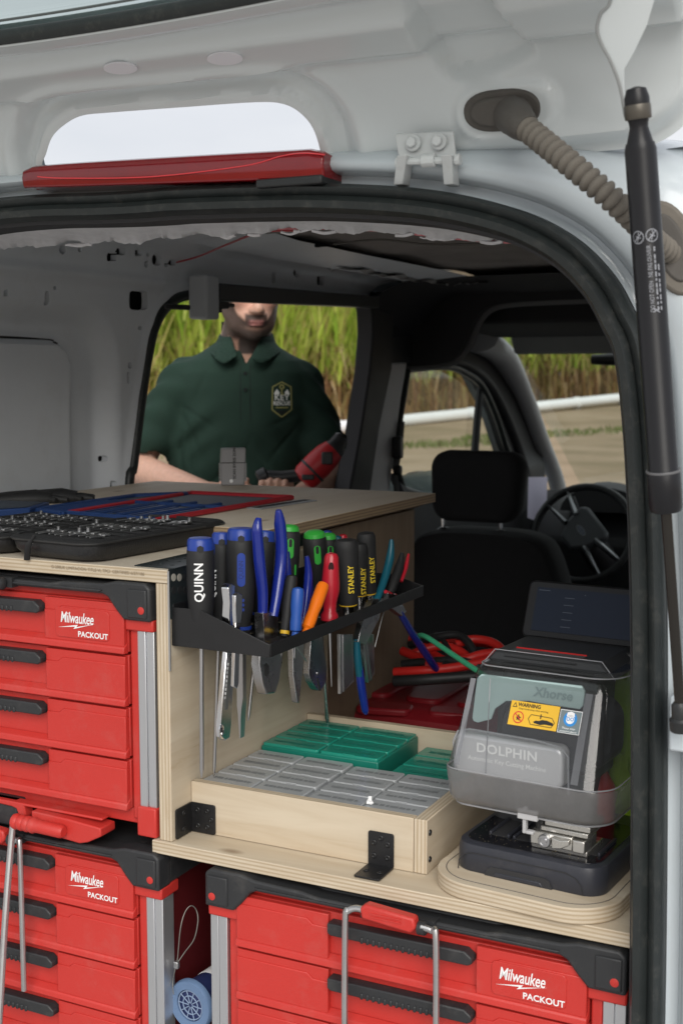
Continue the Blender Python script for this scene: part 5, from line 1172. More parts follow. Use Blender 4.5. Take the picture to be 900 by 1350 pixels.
rim([(x, y, z - .0004) for x, y, z in rg_[0]], .0014, EDG); rim([(x, y - .0004, z) for x, y, z in rg_[4]], .0010, EDG); rim([(x, y, z + .0004) for x, y, z in rg_[-2]], .0009, EDG)
for xa, w_ in ((.006, .0035), (.1585, .0045)):      # pale strips painted in for the light bars reflected on the cover
    q = MB(); q.loft([[(xa - w_ + dx * (z - .13), cov_y(z) + .0016, z), (xa + w_ + dx * (z - .13), cov_y(z) + .0016, z)] for z in (.133, .16, .19, .215, .232) for dx in (.0,)], caps=False, closed=False); q.build('cover_reflection_bar', cover_mat('reflection_bar_haze%d' % int(xa * 1000), (.8, .8, .82), .5, (.62, .62, .66)), cov, 0)
q = MB(); q.tube([(-.008, .024, .118), (-.010, .022, .155), (-.004, .022, .168), (.012, .022, .173), (.10, .022, .172), (.132, .022, .168), (.142, .022, .158), (.143, .022, .112)], .0012, 6); q.build('inner_shield_edge', EDG, cov)
q = MB(); q.tube([(.034, .0235, .115), (.034, .034, .238)], .0007, 5); q.build('shield_joint', EDG, cov)
# console and tilting screen at the back
mb = MB(); mb.loft([[(x, y, z) for x, y, z in ((.004, .075 + a_, .244), (.016, .088 + a_, .262), (.158, .088 + a_, .262), (.180, .075 + a_, .244))] for a_ in (0, .095)]); co = mb.build('console', DGREY, mach, 30, bevel=.004)
mb = MB(); mb.add([(.030, .0815, .2565), (.126, .0815, .2565), (.134, .100, .2645), (.040, .100, .2645)], [(0, 1, 2, 3)]); mb.build('console_badge', mat('badge_smoke', (.05, .052, .055), .2), co, 0)
mb = MB(); mb.tube([(.040, .100, .2650), (.134, .100, .2650)], .0009, 5); mb.build('badge_red_edge', mat('badge_red', (.45, .02, .02), .4), co)
mb = MB(); mb.tube([(.004, .0745, .2445), (.016, .0875, .2625), (.158, .0875, .2625), (.180, .0745, .2445)], .0007, 5); mb.build('console_edge', EDG, co)
TM = frame((.098, .200, .262), (1, .0, 0), (0, .38, .925))
mb = MB(); mb.prism(rrect(.190, .080, .009, 5, .0, .036), -.013, TM); tb = mb.build('tablet', mat('tablet_black', (.008, .008, .009), .45, spec=.3), mach, 30, bevel=.003)
mb = MB(); mb.prism([(-.081, .006), (.078, .006), (.078, .066), (-.081, .066)], -.0008, TM @ Matrix.Translation((0, 0, .0012))); sn = mb.build('screen', mat('dim_screen', (.006, .009, .016), .32, var=.15, nscale=5, spec=.2, emit=((.010, .016, .036), .10)), tb, 0)
f = Flat()
for r_ in range(5): f.line([(-.040, .014 + .010 * r_), (-.026, .014 + .010 * r_)], .0009)
f.line([(-.078, .062), (-.062, .062)], .0010); f.disc(.052, .050, .0008); f.disc(-.012, .060, .0008)
f.build('screen_icons', [mat('icon_grey', (.045, .055, .075), .4)], sn, TM @ Matrix.Translation((0, 0, .0020)))
mb = MB(); mb.tube([TM @ Vector((.0865 + .003 * math.cos(t), .036 + .003 * math.sin(t), .001)) for t in np.linspace(0, 2 * math.pi, 17)], .0004, 4, caps=False); mb.build('home_button', ZINC, tb)
mb = MB(); mb.bb(.01, .19, .165, .215, .236, .2595); mb.build('screen_hinge', BLACKP, mach, 30, bevel=.004)
mb = MB(); mb.tube([(.06, .166, .2605), (.15, .166, .2605)], .0010, 5); mb.build('blue_seam', mat('seam_blue', (.02, .04, .25), .4), mach)

# ------------------------------------------------------------------ steel tool rack on the side panel
RZF = 1.2445
RKM = mat('powder_black_steel', (.013, .013, .014), .38, var=.25, nscale=25, bump=.12, bscale=500)
rack = thing('tool_rack', 'black folded steel tool rack screwed to the plywood side panel', 'rack', (-.033, .26, RZF))
def rk(name, mb, bevel=.0007):
    mb.v = [tuple(Vector(p) - rack.location) for p in mb.v]; return mb.build(name, RKM, rack, 30, bevel)
mb = MB(); yzp = lambda y, t: Matrix(((1, 0, 0, 0), (0, 0, 1, y), (0, 1, 0, 0), (0, 0, 0, 1)))
mb.prism([(-.0335, RZF - .001), (.116, RZF - .003), (.117, RZF + .014), (.011, RZF + .051), (-.0335, RZF + .051)], .002, yzp(.008, 0)); rk('end_plate', mb)
mb = MB(); mb.prism([(-.0335, RZF - .001), (.116, RZF - .003), (.117, RZF + .014), (.060, RZF + .030), (-.0335, RZF + .030)], .002, yzp(.519, 0)); rk('end_plate', mb)
mb = MB(); mb.bb(.1150, .1170, .0102, .521, RZF - .003, RZF + .0145); rk('front_lip', mb)
mb = MB(); mb.bb(-.0335, -.0318, .0102, .5188, RZF + .0005, RZF + .055); rk('back_plate', mb)
rholes = [sd_rbox(x, y, .006, .008, .005) for y in np.arange(.03, .51, .030) for x in (-.012, .020, .052, .086)]
fp_ = panel('floor_plate', -.0335, .1148, .0105, .5185, .0032, lambda U, V_: (U, V_, RZF + 0 * U), sd_union(*rholes), .002, (0, 0, -1), RKM); fp_.parent = rack; fp_.location = -rack.location

# ------------------------------------------------------------------ hand tools
CAMV = Vector(CAM)
BGRIP = mat('soft_black_grip', (.014, .014, .015), .62, var=.2, nscale=30, bump=.15, bscale=700)
BLUEG = mat('tool_blue', (.016, .045, .27), .32, var=.08, nscale=20)
NAVYG = mat('plier_blue_dip', (.010, .022, .22), .20, var=.08, nscale=10, coat=.4)
GRNG = mat('tool_green', (.04, .38, .05), .4); ORG = mat('tool_orange', (.80, .17, .008), .35, var=.05); REDG = mat('tool_red', (.45, .014, .028), .30, coat=.2); TEALG = mat('tool_teal', (.006, .095, .14), .35)
YELT = mat('yellow_print', (.75, .55, .04), .5); YELR = mat('yellow_ring', (.62, .38, .02), .5)
class Tool:
    def __init__(s, name, label, cat, top, low, X, group=None):
        s.T, s.L, s.X = PX(*top, X=X), PX(*low, X=X), X
        s.a = (s.L - s.T).normalized()
        s.base = s.T + s.a * ((s.T.z - (RZF + .002)) / -s.a.z); s.H = (s.base - s.T).length
        s.root = thing(name, label, cat, s.base, group=group)
        v = CAMV - s.T; s.tv = (v - s.a * v.dot(s.a)).normalized(); s.lf = s.tv.cross(-s.a); 
        if s.lf.dot(Vector(RT)) > 0: s.lf = -s.lf
    def part(s, name, mb, m, parent=None, smooth=40, bevel=0):
        mb.v = [tuple(Vector(p) - s.base) for p in mb.v]; return mb.build(name, m, parent or s.root, smooth, bevel)
    def lathe(s, name, prof, m, n=20, sq=None, parent=None, ref=None):
        mb = MB(); mb.lathe(s.T, s.a, prof, n, ref=ref or s.lf, sq=sq); return s.part(name, mb, m, parent)
    def print_(s, f, h, r, mats, off=0.0, parent=None):
        vs = []; f.refine(.0035)
        for p in f.mb.v:
            th = (p[1] + off) / r; vs.append(tuple(s.T + s.a * (h - p[0]) + (s.tv * math.cos(th) + s.lf * math.sin(th)) * (r + .0005 + p[2]) - s.base))
        f.mb.v = vs; return f.build('printed_mark', mats, parent or s.root)
    def prism(s, name, pxs, m, th=.004, off=0.0, parent=None, bevel=.0004):
        q = [PX(a, b, X=s.X) for a, b in pxs]; k = len(q); d = Vector((th / 2, 0, 0)); o = Vector((off, 0, 0)); mb = MB()
        mb.add([p + d + o for p in q] + [p - d + o for p in q], [tuple(range(k)), tuple(range(2 * k - 1, k - 1, -1))] + [(i, (i + 1) % k, k + (i + 1) % k, k + i) for i in range(k)])
        return s.part(name, mb, m, parent, 30, bevel)
    def tube(s, name, pxs, r, m, flat=1.0, dx=0.0, parent=None, n=12):
        mb = MB(); q = spline([PX(a, b, X=s.X) + Vector((dx, 0, 0)) for a, b in pxs], 6); rr_ = r
        if hasattr(r, '__len__'): rr_ = list(np.interp(np.linspace(0, 1, len(q)), np.linspace(0, 1, len(r)), r))
        mb.tube(q, rr_, n, flat=flat, ref=(1, 0, 0)); return s.part(name, mb, m, parent, 60)
def driver(label, top, low, X, r, tip, style, rod=.003, flat=None, text=None, group='screwdrivers in the rack', tipm=None, upr=None):
    t = Tool('screwdriver', label, 'screwdriver', top, low, X, group); H = t.H
    if style == 'quinn':
        t.lathe('handle', [(.80 * r, .012), (.97 * r, .016), (r, .03), (r, .42 * H), (.97 * r, .55 * H), (.86 * r, .75 * H), (.66 * r, .86 * H), (.72 * r, .94 * H), (.5 * r, H)], BGRIP)
        c = t.lathe('end_cap', [(.3 * r, -.001), (.80 * r, 0), (.93 * r, .003), (.96 * r, .016), (.80 * r, .0165)], BLUEG)
        f = Flat(); f.poly([(.005 * math.cos(k), .005 * math.sin(k)) for k in np.linspace(0, 2 * math.pi, 7)[:-1]]); t.print_(f, .013, r * .97, [BGRIP], parent=c)
        t.lathe('grip_band', [(.70 * r, .90 * H), (.74 * r, .905 * H), (.74 * r, .93 * H), (.70 * r, .935 * H)], BLUEG)
    elif style == 'green':
        t.lathe('handle', [(.78 * r, .008), (.96 * r, .012), (r, .03), (.98 * r, .40 * H), (.86 * r, .62 * H), (.7 * r, .8 * H), (.75 * r, .92 * H), (.5 * r, H)], BGRIP)
        t.lathe('end_cap', [(.2 * r, -.001), (.6 * r, 0), (.84 * r, .003), (.90 * r, .009), (.78 * r, .011)], GRNG)
        f = Flat(); f.poly(rrect(.030, .010, .005, 4)); f.poly(rrect(.012, .0045, .002, 3, .008), 1, .0004); t.print_(f, .034, r, [GRNG, BGRIP], off=-.003)
        f = Flat(); f.poly(rrect(.016, .004, .002, 3)); t.print_(f, .066, r * .95, [GRNG], off=-.012)
    elif style == 'small':
        t.lathe('handle', [(.3 * r, 0), (.85 * r, .002), (r, .007), (r, .4 * H), (.88 * r, .55 * H), (.95 * r, .7 * H), (.9 * r, .85 * H), (.55 * r, .88 * H), (.6 * r, .97 * H), (.3 * r, H)], upr)
    elif style == 'plain':
        t.lathe('handle', [(.3 * r, 0), (.85 * r, .002), (r, .008), (r, .5 * H), (.8 * r, .8 * H), (.6 * r, H)], upr)
    if text:
        f = Flat(); f.text(text[0], text[1], 0, 0, 0, bold=.0004, sx=.92, space=1.05); t.print_(f, text[2] * H, r, [WHITEP], off=text[3])
    if tip is not None:
        b = PX(*tip, X=X); tl = t.base - t.a * .01; mb = MB()
        if flat:
            d = (b - tl); n = d.normalized(); s_ = Vector((0, 1, 0)) - n * n.y; s_.normalize(); L = d.length; w = flat
            prof = [(0, rod, rod), (L * .62, rod, rod), (L * .70, w * .5, rod * .8), (L * .78, w * .5, rod * .5), (L, w * .42, .0008)]
            mb.loft([[tl + n * h + s_ * (sa * a_) + n.cross(s_) * (sb * b_) for sa, sb in ((-1, -1), (1, -1), (1, 1), (-1, 1))] for h, a_, b_ in prof]); t.part('blade', mb, STEEL, None, 30)
        else:
            mb.tube([tl, tl.lerp(b, .94), b], [rod, rod, rod * .35], 10); t.part('blade', mb, STEEL)
        if tipm: mb = MB(); mb.cyl(tl.lerp(b, .90), b, rod * 1.15, rod * .7, 10); t.part('coated_tip', mb, tipm)
    return t
driver('long black screwdriver with blue cap and white lettering, next to the rack end plate', (264, 709), (266, 860), .004, .0185, (266, 1025), 'quinn', .0031, text=('QUINN', .0165, .40, .002))
driver('black screwdriver with blue cap, lettered on its left flank, behind the wrench', (293, 702), (287, 870), -.010, .0150, (282, 1023), 'quinn', .0026, text=('QUINN', .0125, .50, .010))
t3 = driver('thick black screwdriver with long blue grip insert and wide flat blade', (318, 696), (318, 880), .026, .0200, (319, 972), 'quinn', .0048, flat=.013)
f = Flat(); f.poly(rrect(.046, .011, .0055, 4)); f.text('QUINN', .0085, 0, 0, 1, .0004, sx=.9); t3.print_(f, .055, .0200, [BLUEG, mat('blue_grip_dark', (.008, .02, .12), .5)])
for k in range(3): f = Flat(); f.poly(rrect(.0045, .009, .002, 3)); t3.print_(f, .097 + .0065 * k, .0178, [BLUEG])
driver('black lettered screwdriver half hidden behind the big blue pliers', (351, 700), (338, 860), -.004, .0150, (327, 950), 'quinn', .0026, text=('QUINN', .0125, .42, .006))
driver('slim blue screwdriver standing behind the end-plate screwdriver', (277, 714), (279, 850), -.020, .0080, None, 'plain', upr=BLUEG)
driver('black screwdriver with bright green cap beside the tall blue plier handle', (381, 692), (376, 860), .008, .0175, (369, 880), 'green', .0022, tipm=BGRIP)
driver('black screwdriver with green cap and green slotted grip, behind the red handle', (414, 700), (424, 860), .012, .0190, (432, 956), 'green', .0036)
driver('black screwdriver with green grip set against the rack back plate', (433, 703), (434, 840), -.014, .0140, None, 'green')
driver('small screwdriver with a dark blue end behind the green ones', (431, 699), (431, 840), -.024, .0090, None, 'plain', upr=BLUEG)
driver('red-ended small screwdriver behind the first lettered chisel', (452, 704), (452, 840), -.018, .0080, None, 'plain', upr=REDG)
driver('slim teal-ended screwdriver between green and black handles', (445, 706), (446, 840), -.022, .0075, None, 'plain', upr=TEALG)
ty = driver('short black precision screwdriver with a yellow ring, leaning', (385, 758), (376, 830), .080, .0085, (404, 872), 'plain', .0014, upr=BGRIP)
ty.lathe('ring', [(.0050, ty.H * .90), (.0066, ty.H * .905), (.0066, ty.H * .96), (.005, ty.H * .965)], YELR)
driver('short plain blue precision screwdriver at the front lip', (393, 774), (389, 840), .098, .0088, (388, 868), 'small', .0014, upr=mat('precision_blue', (.022, .085, .36), .4))
driver('short bright orange precision screwdriver, leaning', (427, 769), (405, 828), .104, .0092, (399, 845), 'small', .0014, upr=ORG)
# red awl handle with a hole
t = Tool('awl', 'red plastic awl with a hole through its handle', 'awl', (437, 729), (434, 820), .088)
H = t.H; t.lathe('handle', [(.001, -.001), (.008, .001), (.0105, .006), (.0115, .02), (.0135, .045), (.0135, .055), (.0100, .072), (.0092, H - .016), (.0128, H - .010), (.0128, H - .002), (.009, H)], REDG, 20)
f = Flat(); f.poly([(.0095 * math.cos(k), .0042 * math.sin(k)) for k in np.linspace(0, 2 * math.pi, 17)[:-1]]); t.print_(f, .022, .0112, [mat('hole_dark', (.03, .004, .005), .8)])
mb = MB(); b = PX(437, 905, X=.088); mb.tube([t.base - t.a * .004, b], [.003, .0008], 8); t.part('spike', mb, STEEL)
# lettered chisels
def chisel(label, top, low, X, r, blade, text_off):
    t = Tool('chisel', label, 'chisel', top, low, X, 'black lettered chisels'); H = t.H
    t.lathe('handle', [(.3 * r, -.001), (.82 * r, .001), (.98 * r, .006), (r, .014), (.93 * r, .05), (.88 * r, .07), (.80 * r, H - .024), (.72 * r, H - .017)], BGRIP, 20, sq=.85)
    t.lathe('yellow_ring', [(.70 * r, H - .0175), (.75 * r, H - .0170), (.72 * r, H - .0155), (.6 * r, H - .015)], YELR, 18, sq=.85)
    t.lathe('ferrule', [(.50 * r, H - .016), (.46 * r, H - .004), (.42 * r, H + .01)], CHROME, 16)
    f = Flat(); f.text('STANLEY', .0120, 0, 0, 0, bold=.0003, sx=.85); t.print_(f, .058, r * .90, [YELT], off=text_off)
    bl = t.prism('blade', blade, STEEL, .005)
    e = [(a + .6, b_) for a, b_ in blade]; t.prism('bevel_edge', [(blade[0][0] + 3, blade[0][1]), (blade[1][0] - 3, blade[1][1]), (blade[2][0] - 3, blade[2][1] - 3), (blade[3][0] + 3, blade[3][1] - 3)], mat('ground_bevel', (.36, .36, .37), .25, metal=1.0), .0018, .0032, parent=bl)
    return t
chisel('widest black lettered chisel, standing next to the red awl', (456, 711), (460, 840), .092, .0185, [(446, 836), (463, 836), (465, 898), (447, 915)], -.006)
chisel('black lettered chisel squeezed between two others, only its edge showing', (472, 716), (474, 830), .072, .0150, [(463, 840), (473, 840), (486, 892), (482, 900)], -.008)
chisel('black lettered chisel standing tallest of three, next to the teal plier handle', (482, 702), (489, 830), .078, .0150, [(477, 838), (491, 836), (492, 888), (484, 900)], -.008)
# big blue pliers
JAWM = mat('plier_jaw_steel', (.46, .46, .47), .28, metal=1.0, var=.12, nscale=30)
t = Tool('pliers', 'big pliers with long dark blue dipped handles standing highest in the rack', 'pliers', (352, 700), (352, 870), .060)
t.tube('handle', [(341, 683), (339, 700), (342, 740), (346, 780), (346, 812)], [.004, .0078, .0085, .0080, .0068], NAVYG, flat=.85)
t.tube('handle', [(362, 672), (364, 690), (366, 730), (361, 775), (355, 812)], [.004, .0085, .0092, .0085, .0070], NAVYG, flat=.85, dx=.006)
t.prism('joint', [(341, 808), (361, 806), (361, 850), (343, 850)], JAWM, .014)
jw_ = t.prism('jaw', [(338, 852), (362, 852), (366, 868), (363, 895), (357, 913), (345, 915), (340, 900), (336, 875)], JAWM, .015, bevel=.002)
t.prism('jaw_slot', [(342, 876), (345, 873), (348, 877), (348, 887), (345, 892), (342, 888)], HEADL, .016, parent=jw_)
# small blue pliers: needle nose and cutters
t = Tool('pliers', 'small needle-nose pliers with blue handles and long tapered jaws', 'pliers', (379, 740), (388, 870), .058)
t.tube('handle', [(379, 727), (379, 760), (383, 800), (387, 832)], [.003, .0062, .0062, .005], NAVYG); t.tube('handle', [(398, 733), (400, 760), (396, 800), (390, 832)], [.003, .0066, .0064, .005], NAVYG, dx=.008)
t.prism('jaw', [(382, 835), (398, 835), (396, 875), (391, 926), (388, 926), (383, 890)], JAWM, .010, bevel=.0015)
t = Tool('pliers', 'diagonal cutting pliers with blue handles and blunt grey jaws', 'pliers', (404, 760), (412, 870), .050)
t.tube('handle', [(405, 738), (407, 765), (409, 800), (411, 835)], [.003, .0062, .0062, .005], NAVYG); t.tube('handle', [(416, 752), (416, 775), (415, 800), (414, 835)], [.003, .0055, .0055, .005], NAVYG, dx=-.010)
j_ = t.prism('jaw', [(406, 838), (420, 838), (427, 880), (425, 900), (419, 910), (413, 909), (406, 898), (403, 888)], JAWM, .011, bevel=.0012)
t.prism('cutting_gap', [(413, 894), (415, 893), (419, 910), (416, 910)], HEADL, .0118, parent=j_)
q_ = PX(414.5, 887, X=.050); mb = MB(); mb.lathe(q_ + Vector((.0055, 0, 0)), (1, 0, 0), [(.0032, 0), (.0032, .001), (.001, .0014)], 12); t.part('rivet', mb, STEEL)
# teal and blue pliers hooked through the rack, one handle up, one down
t = Tool('pliers', 'pliers with a teal upper handle, other blue handle hanging below the rack', 'pliers', (512, 730), (500, 820), .090)
t.tube('handle', [(516, 711), (514, 735), (506, 765), (496, 792)], [.003, .0070, .0066, .0055], TEALG); t.prism('joint', [(488, 790), (502, 788), (496, 815), (478, 850), (468, 846), (474, 820)], JAWM, .010)
t.tube('handle', [(470, 842), (471, 866), (474, 890)], [.005, .0062, .0066], TEALG); t.tube('handle', [(473, 880), (476, 905), (481, 935), (481, 940)], [.0066, .0070, .006, .003], NAVYG)
t = Tool('pliers', 'red and black handled pliers with a long blue handle jutting out under the rack', 'pliers', (530, 740), (516, 800), .100)
t.tube('handle', [(530, 729), (526, 748), (519, 768), (514, 782)], [.003, .0078, .0078, .006], BGRIP); t.tube('handle_inlay', [(534, 730), (530, 748), (524, 766)], [.002, .0040, .003], REDG, dx=.006); t.tube('handle_guard', [(508, 780), (516, 784), (521, 785)], [.003, .0045, .003], REDG)
t.prism('joint', [(508, 782), (520, 784), (532, 806), (526, 812), (510, 800)], JAWM, .010)
t.tube('handle', [(526, 806), (545, 838), (570, 875), (583, 893)], [.0055, .0066, .0075, .004], NAVYG); t.tube('wire_spring', [(510, 790), (502, 820), (494, 853)], .0009, ZINC)
# adjustable wrench and a chrome spanner
t = Tool('adjustable_wrench', 'chrome adjustable wrench hung jaw up, handle eye below the rack', 'wrench', (303, 770), (294, 960), .046)
t.prism('head', [(296, 775), (300, 769), (305, 771), (305, 786), (302, 792), (305, 806), (309, 822), (307, 832), (299, 832), (297, 812), (298, 795)], CHROME, .012, bevel=.0015)
sh = t.prism('shank', [(299, 828), (308, 828), (302, 955), (300, 972), (294, 976), (288, 972), (287, 958)], CHROME, .008, bevel=.0015)
t.prism('shank_recess', [(298, 862), (304, 862), (297, 935), (292, 935)], mat('recess_grey', (.28, .28, .28), .4, metal=.8), .0084, parent=sh)
e_ = PX(291.5, 963, X=.0462 + .004); mb = MB(); mb.tube([e_ + Vector((.0005, .0042 * math.cos(k), .0075 * math.sin(k))) for k in np.linspace(0, 2 * math.pi, 19)], .0014, 6, caps=False); t.part('hanging_eye', mb, CHROME, sh); mb = MB(); mb.lathe(e_ + Vector((-.0002, 0, 0)), (1, 0, 0), [(.0036, 0), (.0036, .0006)], 12); t.part('eye_hole', mb, HEADL, sh)
f = Flat(); [f.line([(-.024 + .0055 * k, 0), (-.0205 + .0055 * k, 0)], .0030 if k % 3 else .0018) for k in range(9)]; q0_, q1_ = PX(296, 925, X=.0505), PX(301, 870, X=.0505); M = frame((q0_ + q1_) / 2 + Vector((.0005, 0, 0)), q1_ - q0_, (0, -1, 0)); M.translation -= t.base; f.build('stamped_mark', [WHITEP], t.root, M)
t = Tool('spanner', 'small bright chrome spanner beside the wrench', 'spanner', (313, 784), (311, 880), .062)
t.prism('head', [(308, 785), (312, 781), (317, 784), (317, 806), (315, 822), (309, 822), (308, 806)], CHROME, .006, bevel=.001); t.prism('shank', [(309, 818), (315, 818), (313, 900), (311, 908), (306, 905)], CHROME, .005, bevel=.001)

# ------------------------------------------------------------------ zipped pick cases on the table
CARB = mat('carbon_weave', (.016, .016, .017), .38, var=.5, nscale=60, bump=.5, bscale=160, stretch=(1, 3, 1))
FELT = mat('black_insert', (.012, .012, .013), .8, var=.3, nscale=40); PICK = mat('pick_steel', (.50, .50, .50), .40, metal=1.0, var=.1)
def zip_case(label, fl, fr, br, z0, h, seed, pull=None):
    A, B, C = PX(*fl, Z=z0), PX(*fr, Z=z0), PX(*br, Z=z0); ex, ey = (B - A), (C - B); w, d = ex.length, ey.length; rz = math.atan2(ex.y, ex.x)
    t = thing('pick_case', label, 'case', A + ex / 2 + ey / 2, (0, 0, rz), 'zipped pick cases'); rg = random.Random(seed)
    mb = MB(); mb.loft([[(x, y, z) for x, y in rrect(w * s, d * s, .03, 6)] for s, z in ((.86, .0), (.93, .003), (.985, .012), (1.0, h * .62), (1.0, h * .72))]); mb.build('shell', CARB, t, 50)
    mb = MB(); mb.loft([[(x, y, z) for x, y in rrect(w * s, d * s, .03, 6)] for s, z in ((1.0, h * .70), (1.02, h * .74), (1.02, h * .90), (.99, h * .97), (.96, h * .97), (.95, h * .86))]); mb.build('zip_rim', FELT, t, 50)
    mb = MB(); mb.tube([(x, y, h * .82) for x, y in rrect(w * 1.024, d * 1.024, .03, 8)] + [(w * .512, d * .3, h * .82)], .0016, 6); mb.build('zip_teeth', mat('zip_black', (.03, .03, .03), .35), t)
    for k in range(9):                          # elastic bands
        y = -d * .42 + d * .84 * k / 8; mb = MB(); mb.bb(-w * .44, w * .44, y - .006, y + .006, h * .86, h * .93); mb.build('elastic_band', FELT, t, 30, bevel=.001)
    for j in range(3):                          # rows of small steel picks held flat under the elastics
        for k in range(9):
            x = -w * .38 + w * .76 * (k + rg.uniform(.35, .65)) / 9; y = (-.30 + .29 * j) * d + rg.uniform(-.004, .004); a = rg.uniform(-.10, .10)
            mb = MB(); M = Matrix.Translation((x, y, h * .93 + rg.uniform(0, .0015))) @ Matrix.Rotation(a, 4, 'Z')
            mb.prism(rrect(rg.uniform(.005, .008), rg.uniform(.010, .020), .0015, 3), .0022, M); mb.prism(rrect(.0022, .030, .001, 2, 0, -.018), .0014, M)
            if rg.random() < .35: mb.prism(rrect(.0048, .0036, .001, 2, 0, .004), rg.uniform(.005, .009), M)
            mb.build('lock_pick', PICK, t, 30)
    if pull:
        p0 = PX(*pull[0], Y=-.004); p1 = PX(*pull[1], Y=-.006); M = Matrix.Rotation(-rz, 4, 'Z') @ Matrix.Translation(-t.location)
        mb = MB(); mb.tube([M @ p for p in spline([p0, p0.lerp(p1, .4) + Vector((0, -.006, 0)), p1], 5)], [.002] * 4 + [.0045] * 7, 8, flat=.4); mb.build('zip_pull', FELT, t)
        mb = MB(); mb.tube([M @ p0.lerp(p1, .3), M @ p0.lerp(p1, .85)], .0012, 6); mb.build('pull_trim', ZINC, t)
    return t
zip_case('open zipped pick case nearest the table corner, textured black shell', (62, 736), (178, 748), (252, 709), 1.347, .033, 1)
zip_case('open zipped pick case with its zip pull hanging over the table edge', (-70, 724), (50, 736), (128, 703), 1.347, .031, 2, pull=((46, 706), (36, 738)))

# ------------------------------------------------------------------ blue tool mats and small things on the table
MATB = mat('mat_blue', (.012, .035, .12), .5, var=.15, nscale=10); MATD = mat('mat_slate', (.035, .045, .065), .6, var=.2, nscale=14); MATR = mat('mat_red_edge', (.30, .012, .02), .5)
TZ = 1.3722
def tool_mat(label, c, cells, edges, redsides, seed):
    P = [PX(a, b, Z=TZ) for a, b in c]; o = sum(P, Vector()) / 4; t = thing('magnetic_tool_mat', label, 'mat', o, group='blue tool mats on the table'); q = [p - o for p in P]
    def bil(u, v): return q[0] * (1 - u) * (1 - v) + q[1] * u * (1 - v) + q[2] * u * v + q[3] * (1 - u) * v
    up = Vector((0, 0, 1)); mb = MB(); mb.add([p for p in q] + [p + up * .003 for p in q], [(3, 2, 1, 0), (4, 5, 6, 7), (0, 1, 5, 4), (1, 2, 6, 5), (2, 3, 7, 6), (3, 0, 4, 7)]); mb.build('sheet', MATD, t, 30)
    for i in range(4):
        a, b = q[i], q[(i + 1) % 4]; mb = MB(); mb.tube([a + up * .0045, b + up * .0045], .0048, 6); mb.build('border', MATR if i in redsides else MATB, t)
    nu, nv = cells
    for i in range(1, nu): mb = MB(); mb.tube([bil(i / nu, 0) + up * .004, bil(i / nu, 1) + up * .004], .0042, 6); mb.build('divider', MATB, t)
    for j in range(1, nv): mb = MB(); mb.tube([bil(0, j / nv) + up * .004, bil(.62, j / nv) + up * .004], .0036, 6); mb.build('divider', MATB, t)
    rg = random.Random(seed)
    for k in range(12):
        u, v = rg.uniform(.06, .14), (k + .5) / 12; a, b = bil(u, v - .022) + up * .0034, bil(u + .34, v - .022) + up * .0034; c_, d_ = bil(u + .34, v + .022) + up * .0034, bil(u, v + .022) + up * .0034; mb = MB(); mb.add([a, b, c_, d_] + [p + up * .0012 for p in (a, b, c_, d_)], [(4, 5, 6, 7), (0, 1, 5, 4), (1, 2, 6, 5), (2, 3, 7, 6), (3, 0, 4, 7)]); mb.build('flat_insert', MATB if k % 3 else FELT, t, 0)
    return t
tool_mat('blue divided tool mat with a red edge, beside the plywood table edge', [(205, 690), (385, 659), (252, 653), (89, 680)], (2, 4), 4, (0, 1, 2), 4)
tool_mat('blue divided tool mat without red far edge, between the red-edged mat and the van wall', [(82, 681), (246, 654), (177, 657), (45, 676)], (1, 5), 4, (), 5)
t = thing('blue_tray', 'flat dark blue tray on the table by the grey van wall', 'tray', PX(20, 676, Z=TZ)); o = t.location
P = [PX(a, b, Z=TZ) - o for a, b in ((-40, 684), (40, 679), (66, 671), (-40, 667))]; mb = MB(); up = Vector((0, 0, .012)); mb.add(P + [p + up for p in P], [(3, 2, 1, 0), (4, 5, 6, 7), (0, 1, 5, 4), (1, 2, 6, 5), (2, 3, 7, 6), (3, 0, 4, 7)]); mb.build('shell', MATB, t, 30, bevel=.002)
mb = MB(); k = sum(P, Vector()) / 4; mb.add([k + (p - k) * .88 + up * 1.08 for p in P], [(0, 1, 2, 3)]); mb.build('inner_face', MATD, t, 0)
def glove(label, px, seed):
    rg = random.Random(seed); o = PX(*px, Z=TZ); t = thing('work_glove', label, 'glove', o, group='gloves on the table')
    d = Vector((.8, .6, 0)); mb = MB(); mb.tube([d * -.08 + Vector((0, 0, .006)), d * -.045 + Vector((0, 0, .008)), Vector((0, 0, .008)), d * .028 + Vector((0, 0, .007))], [.012, .014, .017, .012], 10, flat=1.9); mb.build('palm', BGRIP, t, 60)
    for k in range(5):
        a = (-.6 + .3 * k); e = Matrix.Rotation(a, 3, 'Z') @ d; L = .06 if k not in (0, 4) else .045; mb = MB(); mb.tube([e * .005 + Vector((0, 0, .008)), e * L * .6 + Vector((0, 0, .008)), e * L + Vector((0, 0, .006))], [.008, .007, .005], 8); mb.build('finger', BGRIP, t, 60)
    return t
glove('crumpled black work glove by the van wall', (48, 663), 1); glove('flattened black work glove next to a crumpled one', (82, 661), 2)
t = thing('steel_rule', 'grey slotted steel rule beside the red-edged mat', 'rule', PX(375, 664, Z=TZ)); a, b = PX(335, 671, Z=TZ) - t.location, PX(408, 660, Z=TZ) - t.location; d = (b - a).normalized(); nn = Vector((-d.y, d.x, 0)) * .016
mb = MB(); mb.add([a - nn, b - nn, b + nn, a + nn] + [p + Vector((0, 0, .002)) for p in (a - nn, b - nn, b + nn, a + nn)], [(3, 2, 1, 0), (4, 5, 6, 7), (0, 1, 5, 4), (1, 2, 6, 5), (2, 3, 7, 6), (3, 0, 4, 7)]); mb.build('blade', mat('rule_grey', (.20, .21, .22), .4), t, 0)
